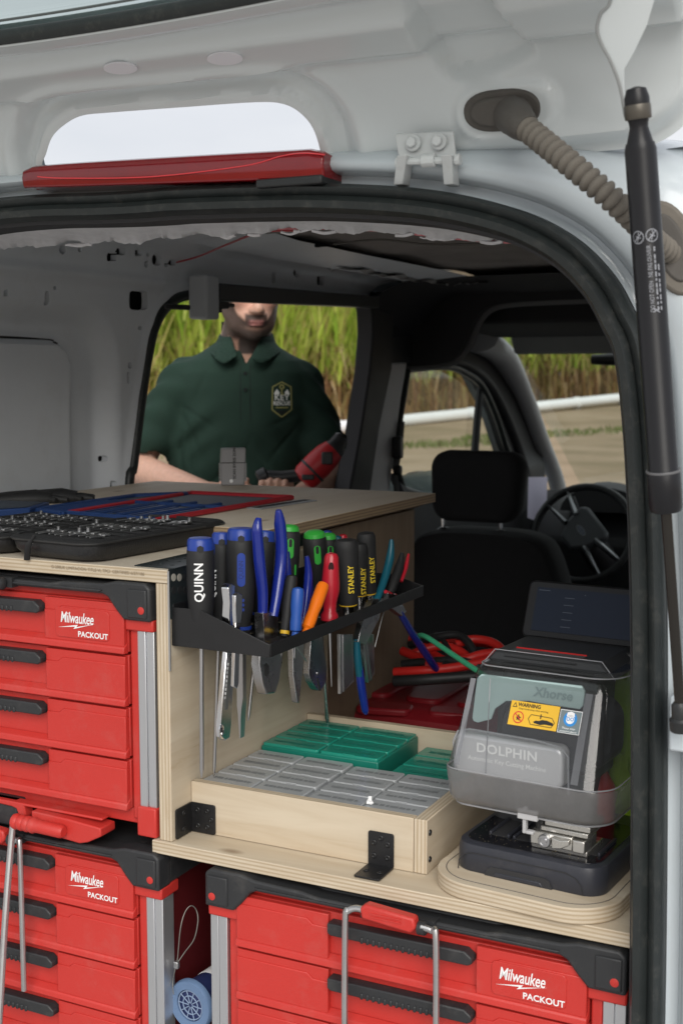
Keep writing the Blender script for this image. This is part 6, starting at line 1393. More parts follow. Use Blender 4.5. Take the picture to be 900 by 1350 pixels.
for k in range(12):
    c = a.lerp(b, (k + .7) / 12.5); mb = MB(); mb.add([c + d * sx * .006 + nn * sy * .5 + Vector((0, 0, .0026)) for sx, sy in ((-1, -1), (1, -1), (1, 1), (-1, 1))], [(0, 1, 2, 3)]); mb.build('slot', FELT, t, 0)
# grey key programmer dongle standing on end
p0 = PX(307, 639, Y=.80); p0 = PX(307, 639.5, Z=TZ); 
dg = thing('grey_dongle', 'small grey plastic scanner dongle standing upright on the table, ribbed edges', 'dongle', (p0.x, p0.y, TZ), (0, 0, YAW + .15))
sc_d = (p0 - CAMV).dot(Vector(FW)) / FPX; Wd, Hd = 33 * sc_d, 49 * sc_d
DGP = mat('dongle_grey', (.30, .30, .305), .55, bump=.15, bscale=500)
mb = MB(); mb.prism([(-Wd * .46, 0), (Wd * .46, .0), (Wd * .5, Hd * .55), (Wd * .52, Hd), (-Wd * .46, Hd), (-Wd * .5, Hd * .55)], .024, Matrix.Translation((0, -.012, 0)) @ FM); bd = mb.build('body', DGP, dg, 30, bevel=.003)
for k in range(7):
    for s in (-1, 1): mb = MB(); mb.bb(s * Wd * .5 - .002, s * Wd * .5 + .002, -.011, .011, Hd * (.12 + .07 * k), Hd * (.12 + .07 * k) + .004); mb.build('rib', DGP, bd)
mb = MB(); mb.bb(-Wd * .49, Wd * .5, -.0128, -.012, Hd * .60, Hd * .62); mb.build('seam', HEADL, bd)
Flat().text('SCAN BY EIS ZONE', .0082, 0, 0, 0, rot=R(90), bold=.0002).build('side_lettering', [BK], bd, Matrix.Translation((Wd * .06, -.0126, Hd * .62)) @ FM)
mb = MB(); mb.lathe((-.004, -.012, Hd * .12), (0, -1, 0), [(.004, 0), (.004, .001), (.0002, .0012)], 12); mb.build('button', WHITEP, bd)

# ------------------------------------------------------------------ driver's seat
SEATM = mat('seat_cloth', (.0085, .0085, .009), .9, var=.3, nscale=60, bump=.4, bscale=500)
SX, SY = -.375, 2.16
seat = thing('driver_seat', 'black cloth driver seat with upright headrest seen from behind', 'seat', (SX, SY, .58))
h0, h1 = PX(632, 594, Y=SY), PX(632, 687, Y=SY); hw = (PX(691, 640, Y=SY).x - PX(573, 640, Y=SY).x) / 2; hx = (PX(691, 640, Y=SY).x + PX(573, 640, Y=SY).x) / 2
def seatloc(mb): mb.v = [tuple(Vector(p) - seat.location) for p in mb.v]; return mb
hz, hh = (h0.z + h1.z) / 2, (h0.z - h1.z) / 2
mb = MB(); rings = []
for y, s in ((-.048, .72), (-.045, .90), (-.03, .985), (0, 1), (.03, .97), (.045, .86), (.048, .7)):
    rings.append([(hx + x * s * (1 + .05 * (z / hh)), SY + y + .01 * (z / hh), hz + z * s) for x, z in rrect(2 * hw, 2 * hh, .055, 7)])
mb.loft(rings); seatloc(mb).build('headrest', SEATM, seat, 60)
b0 = PX(632, 700, Y=SY)
mb = MB(); rings = []
outl = []
for k in range(33):
    t_ = k / 32; x = -.265 + .53 * t_; outl.append((x, (b0.z + .005) - .028 * (abs(x) / .2) ** 4 - .12 * max(0, (abs(x) - .19) / .075) ** 2))
outl += [(.275, .62), (-.275, .62)]
for y, s in ((-.075, .92), (-.07, .97), (-.03, 1.0), (.06, 1.0), (.09, .95), (.095, .9)): rings.append([(SX + x * s, SY + .02 + y + (1.2 - z) * .06, .62 + (z - .62) * (.985 if abs(s - 1) > .02 else 1.0)) for x, z in outl])
mb.loft(rings); seatloc(mb).build('backrest', SEATM, seat, 60)
for px in (584, 659):
    p = PX(px, 690, Y=SY); mb = MB(); mb.cyl((p.x, SY, h1.z + .02), (p.x, SY + .005, b0.z - .03), .0065, n=10); seatloc(mb).build('headrest_post', CHROME, seat); mb = MB(); mb.lathe((p.x, SY + .004, b0.z - .012), (0, 0, 1), [(.024, 0), (.022, .010), (.012, .018), (.008, .018)], 14); seatloc(mb).build('post_collar', BLACKP, seat)
mb = MB(); mb.loft([[(SX + x, y, z) for x, y in rrect(.5 * s, .5 * s, .06, 5, 0, 2.48)] for s, z in ((.9, .60), (1, .64), (1, .76), (.94, .79))]); seatloc(mb).build('cushion', SEATM, seat, 60)

# paper sheet clipped by the windscreen pillar
pp = PX(702, 662, X=-.66); pt = thing('paper_sheet', 'pale lavender sheet of paper propped by the windscreen pillar', 'paper', pp)
P = [PX(a, b, X=-.66) - pp for a, b in ((692, 630), (718, 627), (716, 690), (690, 684))]; P = [Vector((p.x + .03 * (i in (1, 2)), p.y * .6, p.z)) for i, p in enumerate(P)]
mb = MB(); mb.add(P + [p + Vector((-.001, .001, 0)) for p in P], [(0, 1, 2, 3), (7, 6, 5, 4), (0, 1, 5, 4), (1, 2, 6, 5), (2, 3, 7, 6), (3, 0, 4, 7)]); mb.build('sheet', mat('lavender_paper', (.62, .58, .72), .8, var=.05), pt, 0)
# red thing in the overhead shelf
rp = PX(798, 408, Y=2.62); rs_ = thing('red_strap', 'dark red strap lying in the overhead shelf', 'strap', rp); mb = MB(); mb.tube(spline([(-.085, 0, 0), (-.06, 0, .006), (0, .0, .008), (.07, .0, .006)], 5), .012, 8, flat=.6); mb.build('webbing', mat('strap_red', (.30, .03, .015), .6), rs_)

# ------------------------------------------------------------------ red crate with booster cables behind the tray
cr0 = PX(600, 905, Y=.80); CRZ = cr0.z
CRR = mat('crate_red', (.19, .008, .013), .40, var=.12, nscale=10)
crate = thing('red_tool_case', 'dark red moulded plastic tool case with ribbed lid behind the plywood tray', 'case', (.10, .80, CRZ - .35))
CW, CD = .44, .40
mb = MB(); mb.loft([[(x, y, z) for x, y in rrect(CW * s, CD * s, .04, 6)] for s, z in ((.9, .0), (.94, .02), (1, .27), (1, .29))]); mb.build('shell', CRR, crate, 40)
mb = MB(); mb.loft([[(x, y, z) for x, y in rrect(CW * s, CD * s, .04, 6)] for s, z in ((1.02, .285), (1.03, .295), (1.03, .315), (1.0, .335), (.9, .347))]); ld = mb.build('lid', CRR, crate, 40)
for k in range(4): mb = MB(); mb.prism(rrect(.07, .26, .02, 4, -.15 + .10 * k, 0), .012, Matrix.Translation((0, 0, .343))); mb.build('lid_rib', CRR, ld, 30, bevel=.004)
for k in range(3): mb = MB(); mb.prism(rrect(.10, .05, .015, 4, -.13 + .13 * k, -.16), .014, Matrix.Translation((0, 0, .336)) @ Matrix.Rotation(.2, 4, 'Z')); mb.build('lid_boss', CRR, ld, 30, bevel=.004)
for s in (-1, 1): mb = MB(); mb.bb(s * .12 - .03, s * .12 + .03, -CD / 2 - .016, -CD / 2 + .0, .25, .31); mb.build('catch', mat('catch_red', (.40, .016, .02), .4), crate, 30, bevel=.004)
def cable(name, label, pts, r, m, group=None):
    o = PX(*pts[0][:2], Y=pts[0][2]); t = thing(name, label, 'cable', o, group=group); mb = MB(); mb.tube([p - o for p in spline([PX(a, b, Y=y) for a, b, y in pts], 8)], r, 10); mb.build('sheath', m, t, 60); return t
CRED = mat('cable_red', (.50, .018, .014), .45, var=.1, nscale=20); CBLK = mat('cable_black', (.014, .014, .015), .5)
cable('booster_cable', 'red booster cable lying in a low straight coil on the case', [(530, 858, .70), (570, 872, .68), (610, 870, .68), (640, 862, .70), (700, 858, .75)], .0085, CRED, 'booster cables')
cable('booster_cable', 'red booster cable in the nearest run above the red case', [(520, 886, .62), (560, 884, .62), (600, 880, .64), (650, 870, .68)], .0085, CRED, 'booster cables')
cable('booster_cable', 'red booster cable arching over to the machine cover', [(540, 842, .80), (600, 846, .80), (625, 846, .80), (655, 852, .80), (690, 880, .80)], .0085, CRED, 'booster cables')
cable('booster_cable', 'red booster cable crossing steeply between coils', [(545, 838, .78), (570, 862, .72), (600, 874, .68), (640, 866, .7)], .008, CRED, 'booster cables')
cable('booster_cable', 'black booster cable looping over the red ones', [(540, 850, .76), (575, 840, .74), (605, 838, .74), (622, 855, .72), (630, 880, .7)], .0075, CBLK, 'booster cables')
cable('booster_cable', 'black booster cable running under the red coil', [(530, 876, .66), (570, 872, .66), (610, 872, .66), (640, 884, .66)], .008, CBLK, 'booster cables')
cable('booster_cable', 'thick black booster cable below the nearest red run', [(520, 898, .60), (560, 896, .60), (620, 892, .62), (670, 890, .64)], .010, CBLK, 'booster cables')
cable('booster_cable', 'red booster cable curling up at the end of the coil', [(600, 850, .74), (622, 843, .76), (648, 847, .76), (662, 860, .74), (650, 872, .70), (620, 874, .68)], .0085, CRED, 'booster cables')
cable('booster_cable', 'red booster cable dipping under the black loop', [(545, 862, .70), (575, 852, .72), (600, 856, .72), (615, 868, .70), (600, 880, .66), (560, 878, .64)], .0085, CRED, 'booster cables')
cable('booster_cable', 'black booster cable standing up steeply among red coils', [(575, 838, .76), (586, 850, .72), (592, 866, .68), (585, 880, .64)], .007, CBLK, 'booster cables')
cable('green_wire', 'thin mint green rod slanting down to the machine cover', [(552, 838, .58), (562, 840, .56), (595, 862, .50), (640, 892, .42)], .0045, mat('mint_green', (.06, .42, .22), .4))
# lime cloth behind the machine
lm = PX(824, 1000, Y=.25); lime = thing('lime_duster', 'fluffy lime green dusting mitt behind the machine cover', 'duster', (lm.x, lm.y, SZ))
rg = random.Random(5); LIME = mat('lime_fluff', (.30, .50, .02), .8, var=.3, nscale=40, bump=.4, bscale=200)
mb = MB(); rings = []
for i in range(15):
    t_ = i / 14; z = .02 + .25 * t_; w = .042 * (math.sin(math.pi * (.12 + .86 * t_))) ** .6
    rings.append([(w * (1 + .16 * math.sin(7 * a + i) + .1 * rg.uniform(-1, 1)) * math.cos(a), w * .7 * (1 + .14 * math.cos(5 * a - i * .7)) * math.sin(a), z) for a in np.linspace(0, 2 * math.pi, 29)[:-1]])
mb.loft(rings); mb.build('pile', LIME, lime, 60)
for k in range(70):
    a = rg.uniform(0, 6.28); z = rg.uniform(.04, .26); w = .038; c = Vector((w * math.cos(a), w * .7 * math.sin(a), z)); e = c + Vector((math.cos(a) * .02, math.sin(a) * .016, rg.uniform(-.02, .012))); mb = MB(); mb.tube([c, c.lerp(e, .5) + Vector((0, 0, .004)), e], [.007, .006, .003], 6); mb.build('tuft', LIME, lime, 60)
mb = MB(); mb.cyl((0, 0, 0), (0, 0, .04), .014); mb.build('handle', BLACKP, lime)
rb_ = PX(785, 1062, Y=.20); rbt = thing('red_spray_cap', 'small red plastic bottle seen blurred through the frosted cover skirt', 'bottle', (rb_.x, rb_.y, SZ))
mb = MB(); mb.lathe((0, 0, 0), (0, 0, 1), [(.02, 0), (.024, .003), (.024, .10), (.014, .118), (.010, .120)], 20); mb.build('body', CRED, rbt); mb = MB(); mb.lathe((0, 0, .119), (0, 0, 1), [(.012, 0), (.012, .022), (.009, .025), (.001, .0255)], 16); mb.build('cap', BLACKP, rbt)

# ------------------------------------------------------------------ the man outside the sliding door
def surface_nets(f, lo, hi, h):
    lo = np.array(lo, float); n = np.ceil((np.array(hi) - lo) / h).astype(int) + 1
    g = [lo[i] + h * np.arange(n[i]) for i in range(3)]
    X, Y_, Z_ = np.meshgrid(*g, indexing='ij'); S = f(X, Y_, Z_).astype(np.float32); ins = S < 0
    cn = np.zeros(tuple(n - 1), int); acc = np.zeros(tuple(n - 1) + (3,), np.float32); cnt = np.zeros(tuple(n - 1), np.float32)
    def sl(d): return tuple(slice(d[i], n[i] - 1 + d[i]) for i in range(3))
    corners = [(i, j, k) for i in (0, 1) for j in (0, 1) for k in (0, 1)]
    for a in corners:
        for ax in range(3):
            if a[ax] == 1: continue
            b = list(a); b[ax] = 1; A, B = S[sl(a)], S[sl(b)]; cr = (A < 0) != (B < 0); t = np.where(cr, A / (A - B + 1e-12), 0)
            for i in range(3): acc[..., i] += np.where(cr, a[i] + (t if i == ax else 0), 0)
            cnt += cr
    act = cnt > 0; idx = np.full(tuple(n - 1), -1); idx[act] = np.arange(act.sum())
    ii = np.argwhere(act); V_ = lo + h * (ii + acc[act] / cnt[act][:, None]); F = []
    for ax in range(3):
        o = [i for i in range(3) if i != ax]
        A = ins[tuple(slice(0, n[i] - 1) if i == ax else slice(1, n[i] - 1) for i in range(3))]; B = ins[tuple(slice(1, n[i]) if i == ax else slice(1, n[i] - 1) for i in range(3))]
        e = np.argwhere(A != B); e_full = e.copy(); 
        for i in o: e_full[:, i] += 1
        q = []
        for du, dv in ((0, 0), (1, 0), (1, 1), (0, 1)):
            c = e_full.copy(); c[:, o[0]] -= du; c[:, o[1]] -= dv; q.append(idx[tuple(c.T)])
        q = np.stack(q, 1); q = q[(q >= 0).all(1)]; F.append(q)
    return V_, np.concatenate(F)
def smin(a, b, k): h = np.clip(.5 + .5 * (b - a) / k, 0, 1); return b * (1 - h) + a * h - k * h * (1 - h)
def s_cap(a, b, r0, r1):
    a, b = np.array(a, float), np.array(b, float); d = b - a; L2 = d @ d
    def f(x, y, z):
        t = np.clip(((x - a[0]) * d[0] + (y - a[1]) * d[1] + (z - a[2]) * d[2]) / L2, 0, 1)
        return np.sqrt((x - a[0] - d[0] * t) ** 2 + (y - a[1] - d[1] * t) ** 2 + (z - a[2] - d[2] * t) ** 2) - (r0 + (r1 - r0) * t)
    return f
def s_ell(c, r):
    def f(x, y, z):
        k = np.sqrt(((x - c[0]) / r[0]) ** 2 + ((y - c[1]) / r[1]) ** 2 + ((z - c[2]) / r[2]) ** 2); return (k - 1) * min(r)
    return f
W0 = PX(322, 600, X=-1.02); EY = Vector((-math.sin(YAW), math.cos(YAW), 0)); EX = Vector((RT[0], RT[1], 0))
MANM = Matrix(((EX.x, EY.x, 0, W0.x), (EX.y, EY.y, 0, W0.y), (0, 0, 1, W0.z), (0, 0, 0, 1)))
FOOT = GZ - W0.z
man = thing('person', 'bearded person in a dark green polo shirt, looking down while holding a red power tool', 'person', MANM @ Vector((0, 0, FOOT)), (0, 0, YAW))
MINV = Matrix.Translation((0, 0, -FOOT))
HC = np.array([.022, -.035, .486]); HR = np.array((Matrix.Rotation(R(17), 3, 'Z') @ Matrix.Rotation(R(14), 3, 'X')).transposed())   # world -> head frame
HS = 1.10
def tohead(x, y, z):
    p = np.stack([x - HC[0], y - HC[1], z - HC[2]], 0) / HS; return np.tensordot(HR, p, (1, 0))
def headf(x, y, z):
    a, b, c = tohead(x, y, z)
    d = s_ell((0, .018, .035), (.076, .098, .098))(a, b, c)
    d = smin(d, s_ell((0, -.022, -.050), (.060, .070, .064))(a, b, c), .03); d = smin(d, s_ell((0, -.068, -.094), (.030, .026, .026))(a, b, c), .025)
    for s in (-1, 1):
        d = smin(d, s_ell((s * .044, -.052, -.008), (.028, .030, .026))(a, b, c), .02); d = smin(d, s_cap((s * .012, -.090, .040), (s * .052, -.066, .040), .013, .011)(a, b, c), .012)
        d = smin(d, s_cap((s * .056, .0, -.045), (s * .040, -.045, -.085), .020, .018)(a, b, c), .03)
        d = -smin(-d, s_ell((s * .032, -.100, .016), (.018, .014, .012))(a, b, c), .012); d = smin(d, s_ell((s * .079, .014, -.002), (.010, .021, .033))(a, b, c), .01)
        d = smin(d, s_ell((s * .013, -.098, -.034), (.010, .011, .009))(a, b, c), .006)
    d = smin(d, s_cap((0, -.088, .026), (0, -.112, -.029), .009, .0125)(a, b, c), .012)
    d = smin(d, s_ell((0, -.086, -.058), (.030, .016, .016))(a, b, c), .012)
    d = smin(d, s_ell((0, -.0985, -.0635), (.022, .008, .0042))(a, b, c), .004); d = smin(d, s_ell((0, -.0965, -.0735), (.019, .009, .0058))(a, b, c), .004)
    return d
finger = []
for k in range(4):                         # the hand closed over the grip
    xk = .080 + .0205 * k; dz = -.004 * abs(k - 1.3)
    finger += [((xk, -.322, -.085), (xk, -.362, -.032 + dz), .0108, .0100), ((xk, -.362, -.032 + dz), (xk - .002, -.400, -.046 + dz), .0100, .0092), ((xk - .002, -.400, -.046 + dz), (xk - .004, -.398, -.082), .0092, .0078)]
finger += [((.150, -.315, -.075), (.150, -.352, -.050), .0125, .0110), ((.150, -.352, -.050), (.128, -.378, -.044), .0110, .0090)]
for k in range(4):                         # the other hand under the tool, fingers along it
    zk = -.060 - .0185 * k; finger += [((-.004, -.352, zk), (.038, -.372, zk - .004), .0102, .0095), ((.038, -.372, zk - .004), (.064 - .006 * abs(k - 1), -.366, zk - .010), .0095, .0078)]
finger += [((-.030, -.345, -.055), (.010, -.366, -.040), .0125, .0105), ((.010, -.366, -.040), (.036, -.378, -.044), .0105, .0085)]
def bodyf(x, y, z):
    d = headf(x, y, z); d = smin(d, s_cap((.012, .018, .405), (-.004, .048, .27), .064, .064)(x, y, z), .03)
    d = smin(d, s_cap((-.14, .055, .215), (.13, .055, .205), .05, .05)(x, y, z), .05); d = smin(d, s_ell((0, .05, .05), (.165, .105, .30))(x, y, z), .05)
    arm = smin(s_cap((-.205, .04, .200), (-.318, -.015, -.035), .046, .043)(x, y, z), s_cap((-.318, -.015, -.035), (-.065, -.325, -.088), .045, .029)(x, y, z), .02)
    arm2 = smin(s_cap((.185, .04, .190), (.262, .02, -.060), .046, .043)(x, y, z), s_cap((.262, .02, -.060), (.165, -.285, -.105), .045, .029)(x, y, z), .02)
    d = smin(d, arm, .03); d = smin(d, arm2, .03)
    d = smin(d, s_cap((-.060, -.328, -.088), (-.005, -.350, -.088), .030, .034)(x, y, z), .02); d = smin(d, s_cap((.165, -.285, -.105), (.112, -.322, -.098), .030, .036)(x, y, z), .02)
    for a, b, r0, r1 in finger: d = smin(d, s_cap(a, b, r0, r1)(x, y, z), .005)
    return d
Vb, Fb = surface_nets(bodyf, (-.42, -.46, -.34), (.40, .20, .64), .0050)
def man_mesh(name, Vv, Ff, m):
    P = [MINV @ Vector(p) for p in Vv]; me = bpy.data.meshes.new(name); me.from_pydata([tuple(p) for p in P], [], Ff.tolist()); me.materials.append(m); finish(me, 180)
    o = obj(name, me, man); sm = o.modifiers.new('smooth', 'SMOOTH'); sm.factor = .5; sm.iterations = 2; return o
def skin_mat():
    m = mat('skin', (.5, .3, .22), .5, sss=.12); n, l = m.node_tree.nodes, m.node_tree.links; b = n['Principled BSDF']
    vc = n.new('ShaderNodeVertexColor'); vc.layer_name = 'tone'; nz = n.new('ShaderNodeTexNoise'); nz.inputs['Scale'].default_value = 90; nz.inputs['Detail'].default_value = 4
    mx = n.new('ShaderNodeMix'); mx.data_type = 'RGBA'; mx.blend_type = 'MULTIPLY'; mx.inputs['Factor'].default_value = .5; r = n.new('ShaderNodeValToRGB'); r.color_ramp.elements[0].position = .3; r.color_ramp.elements[0].color = (.75, .72, .70, 1); r.color_ramp.elements[1].position = .65
    tc = n.new('ShaderNodeTexCoord'); l.new(tc.outputs['Object'], nz.inputs['Vector']); l.new(nz.outputs[0], r.inputs[0]); l.new(vc.outputs[0], mx.inputs['A']); l.new(r.outputs[0], mx.inputs['B']); l.new(mx.outputs['Result'], b.inputs['Base Color']); return m
body = man_mesh('body', Vb, Fb, skin_mat())
ha, hb_, hc = tohead(Vb[:, 0], Vb[:, 1], Vb[:, 2]); inhead = Vb[:, 2] > .30
tone = np.tile(np.array([.70, .42, .31]), (len(Vb), 1))
def blend(c, w): 
    global tone
    w = np.clip(w, 0, 1)[:, None]; tone = tone * (1 - w) + np.array(c) * w
blend((.60, .30, .23), inhead * np.exp(-((np.abs(ha) - .04) / .025) ** 2 - ((hc + .012) / .025) ** 2) * .7)
front = sst(.035, -.0, hb_)
_T = np.interp(np.abs(ha), [0, .022, .028, .034, .046, .060, .075], [-.086, -.082, -.066, -.060, -.050, -.022, .01])
bd_ = sst(.006, -.006, hc - _T) * front * sst(-.138, -.120, hc)
side = sst(.045, .055, np.abs(ha)) * sst(.030, .005, hc) * sst(-.02, -.005, hb_) * sst(.05, .03, hb_)
mou = sst(-.043, -.049, hc) * sst(.034, .026, np.abs(ha)) * front
skin_gap = np.exp(-((ha) / .020) ** 2) * np.exp(-((hc + .0835) / .005) ** 2) * .6
beard = np.clip(np.maximum(np.maximum(bd_, side), mou) - skin_gap, 0, 1) * inhead
blend((.032, .023, .019), beard * .93); blend((.12, .11, .105), beard * np.exp(-((ha) / .03) ** 2) * sst(-.085, -.105, hc) * .35)
lip = np.exp(-(np.maximum(np.abs(ha) - .014, 0) / .006) ** 2) * np.exp(-((hc + .0685) / .0085) ** 4) * sst(-.085, -.094, hb_) * inhead
blend((.46, .20, .18), lip); blend((.20, .07, .06), np.exp(-((hc + .0685) / .0018) ** 2) * sst(.024, .019, np.abs(ha)) * sst(-.085, -.092, hb_) * inhead)
hair = np.maximum(sst(.085, .10, hc + .35 * (-hb_ - .06).clip(-.2, 0) * -.0 + .0), sst(.03, .05, hb_) * sst(-.05, -.02, hc)) * inhead * (np.abs(ha) < .2)
blend((.05, .032, .022), hair); blend((.05, .033, .025), np.exp(-((hc - .046) / .006) ** 2) * sst(.012, .018, np.abs(ha)) * sst(.058, .05, np.abs(ha)) * sst(-.06, -.07, hb_) * inhead)
ca = body.data.color_attributes.new('tone', 'FLOAT_COLOR', 'POINT'); arr = np.ones((len(Vb), 4)); arr[:, :3] = tone; ca.data.foreach_set('color', arr.ravel())
for s in (-1, 1):
    c = np.array([s * .032, -.085, .016]) * HS @ HR + HC; mb = MB(); mb.ball(MINV @ Vector(c), .0125); mb.build('eye', mat('eye_white', (.7, .68, .66), .2), man)
# hair cap
hv, hf = surface_nets(lambda x, y, z: np.maximum(headf(x, y, z) - .010 - .002 * np.sin(x * 160) * np.sin(y * 140), -(tohead(x, y, z)[2] - .075 + .55 * np.minimum(tohead(x, y, z)[1] + .05, 0) * -1 + .9 * np.minimum(0, .0 - np.maximum(tohead(x, y, z)[1] - .0, 0)))), (-.12, -.20, .36), (.16, .14, .64), .006)
man_mesh('hair', hv, hf, mat('short_brown_hair', (.045, .030, .020), .6, var=.5, nscale=60, bump=.8, bscale=250))
# polo shirt
zt = [-.36, -.2, 0, .12, .20, .245, .28, .305, .335, .36]; at = [.226, .222, .214, .204, .206, .202, .176, .132, .086, .070]; bt = [.135, .128, .130, .138, .140, .135, .120, .100, .080, .066]
def shirtf(x, y, z):
    a = np.interp(z, zt, at); b = np.interp(z, zt, bt); yc = .045; x = x + .030 * sst(.12, -.02, z)
    q = np.abs(x / a) ** 2.3 + np.abs((y - yc) / b) ** 2.3; d = (q ** (1 / 2.3) - 1) * np.minimum(a, b)
    d = np.maximum(d, -.36 - z)
    def cr(ax_, az_, bx_, bz_, w_, dep):
        ex_, ez_ = bx_ - ax_, bz_ - az_; t_ = np.clip(((x - ax_) * ex_ + (z - az_) * ez_) / (ex_ ** 2 + ez_ ** 2), 0, 1); q_ = np.hypot(x - ax_ - ex_ * t_, z - az_ - ez_ * t_); return dep * np.exp(-(q_ / w_) ** 2) * np.sin(np.pi * np.clip(t_ * .9 + .08, 0, 1)) * (y < .06)
    for q_ in ((-.185, .15, -.06, .075, .006, .0045), (-.18, .12, -.09, .0, .006, .005), (-.17, .07, -.13, -.12, .007, .007), (-.12, .0, -.07, -.16, .006, .006), (.17, .13, .07, .08, .006, .004), (.165, .09, .10, -.03, .006, .005), (-.04, .05, -.03, -.20, .006, .005), (.04, .06, .03, -.20, .006, .005), (.09, -.02, .07, -.2, .007, .006), (-.10, .25, -.14, .16, .007, .003), (.10, .235, .145, .15, .007, .003), (0.0, -.02, -.09, -.10, .006, .004)): d = d + cr(*q_)
    fold = .006 * np.sin(38 * x + 16 * z + 3 * np.sin(9 * z + 4 * x)) * sst(.10, -.10, z) + .006 * np.sin(60 * (z - .9 * x) + 3 * np.sin(14 * x)) * np.exp(-((x + .10) / .06) ** 2) * np.exp(-((z - .05) / .09) ** 2) + .004 * np.sin(75 * (z + .8 * x)) * np.exp(-((x - .09) / .06) ** 2) * np.exp(-((z - .02) / .09) ** 2) + .005 * np.sin(40 * (z + .55 * np.abs(x)) + 2 * np.sin(11 * x)) * np.exp(-((np.abs(x) - .15) / .07) ** 2) * np.exp(-((z - .10) / .10) ** 2) + .006 * np.sin(26 * x - 31 * z) * sst(.22, -.05, z) * .6
    x = x - .030 * sst(.12, -.02, z)
    sL = s_cap((-.185, .042, .225), (-.300, -.002, .010), .064, .071)(x, y, z); sR = s_cap((.170, .042, .212), (.252, .025, -.005), .063, .068)(x, y, z)
    nL = (x + .300) * -.47 + (y + .002) * -.18 + (z - .010) * -.86; nR = (x - .252) * .36 + (y - .025) * -.07 + (z + .005) * -.92
    tL = s_cap((-.24, .03, .12), (-.33, -.02, -.08), .064, .064)(x, y, z); tR = s_cap((.210, .035, .11), (.275, .015, -.10), .061, .061)(x, y, z)
    sL = np.maximum(np.maximum(sL, nL - .015), -np.maximum(tL, -(nL + .02))); sR = np.maximum(np.maximum(sR, nR - .015), -np.maximum(tR, -(nR + .02)))
    wr = .0050 * np.sin(62 * (z + .4 * x) + 4 * np.sin(22 * y))
    d = smin(d, sL + wr, .025); d = smin(d, sR + wr, .025); d = d + fold
    neck = s_cap((.004, .02, .32), (.012, .03, .45), .069, .08)(x, y, z); d = np.maximum(d, -neck)
    vee = np.maximum(np.maximum(np.abs(x - .012 - .10 * (z - .27)) - np.clip((z - .268) * .46, -1, .05), y - .02), .262 - z); d = np.maximum(d, -vee)
    return d
sv, sf = surface_nets(shirtf, (-.44, -.16, -.38), (.43, .22, .40), .0055)
SHIRT = mat('green_polo', (.0185, .041, .030), .85, var=.12, nscale=30, bump=.5, bscale=700, spec=.25)
shirt = man_mesh('polo_shirt', sv, sf, SHIRT)
def collarf(x, y, z):
    xx, yy = x - .006, (y - .028 - .22 * (z - .32)) * .93; rr2 = np.sqrt(xx ** 2 + yy ** 2); fl = np.interp(z, [.285, .31, .335, .372], [.128, .104, .084, .072])
    ang = np.arctan2(-yy, xx); lowz = .300 + .020 * (1 - np.cos(ang - 1.57)) * .5 - .030 * np.exp(-((np.abs(xx) - .055) / .035) ** 2) * (yy < 0); topz = .352 + .025 * sst(-.05, .07, yy)
    d = np.abs(rr2 - fl) - .0045; d = np.maximum(np.maximum(d, lowz - z), z - topz)
    gap = np.maximum(np.abs(xx - .006) - np.clip(.018 + (z - .29) * .42, .0, .06), yy); return np.maximum(d, -gap)
cv, cf = surface_nets(collarf, (-.15, -.16, .26), (.16, .17, .40), .0042)
man_mesh('collar', cv, cf, SHIRT)
bvh = BVHTree.FromPolygons([tuple(MINV @ Vector(p)) for p in sv], [tuple(q) for q in sf.tolist()])
DIRN = Vector((0, 1, 0)); PL = Matrix(((1, 0, 0, 0), (0, 0, -1, -.2), (0, 1, 0, 0), (0, 0, 0, 1)))
def on_shirt(f, name, mats, cx, cz, lift):
    f.refine(.008); M = MINV @ Matrix.Translation((cx, 0, cz)) @ PL; return f.build(name, mats, man, M, bvh, lift, DIRN)
GOLD = mat('olive_thread', (.30, .29, .10), .7); PALE = mat('white_thread', (.72, .74, .70), .7); DKG = mat('dark_thread', (.006, .012, .010), .8)
f = Flat(); hx_ = [(-.026, .036), (0, .050), (.026, .036), (.028, -.030), (0, -.052), (-.028, -.030), (-.026, .036)]
f.line(hx_, .0034, 0); f.poly([(-.020, -.032), (.020, -.032), (0, -.046)][::-1], 2)
f.ring(0, .036, .0035, .0075, 0, n=12).line([(0, .030), (0, .010)], .004, 0).line([(0, .014), (.007, .014)], .003, 0)
f.poly([(-.022, .018), (-.014, .030), (-.006, .020), (-.008, .014), (-.020, .013)][::-1], 1).poly([(.022, .018), (.016, .029), (.008, .020), (.010, .014), (.020, .013)], 1)
f.text('KEY', .0230, 0, .0045, 1, bold=.0005, sx=1.0, space=1.08).text('RESCUE', .0160, 0, -.0120, 1, bold=.0004, sx=.84, space=1.05).line([(-.018, -.024), (.018, -.024)], .003, 0)
on_shirt(f, 'embroidered_badge', [GOLD, PALE, DKG], .117, .168, .0022)
for z in (.243, .196):
    h_ = bvh.ray_cast(MINV @ Vector((.012, -.5, z)), DIRN); mb = MB(); mb.lathe(h_[0] - DIRN * .001, (0, -1, 0), [(.0058, 0), (.0058, .002), (.0045, .0028), (.001, .002)], 12); mb.build('button', DKG, man)
f = Flat()
for i in range(14): z0, z1 = -.085 + i * .012, -.085 + (i + 1) * .012; f.poly([(-.015, z0), (-.0132, z0), (-.0132, z1), (-.015, z1)]); f.poly([(.0132, z0), (.015, z0), (.015, z1), (.0132, z1)])
on_shirt(f, 'placket_stitching', [DKG], .012, .19, .0012)['kind'] = 'stuff'
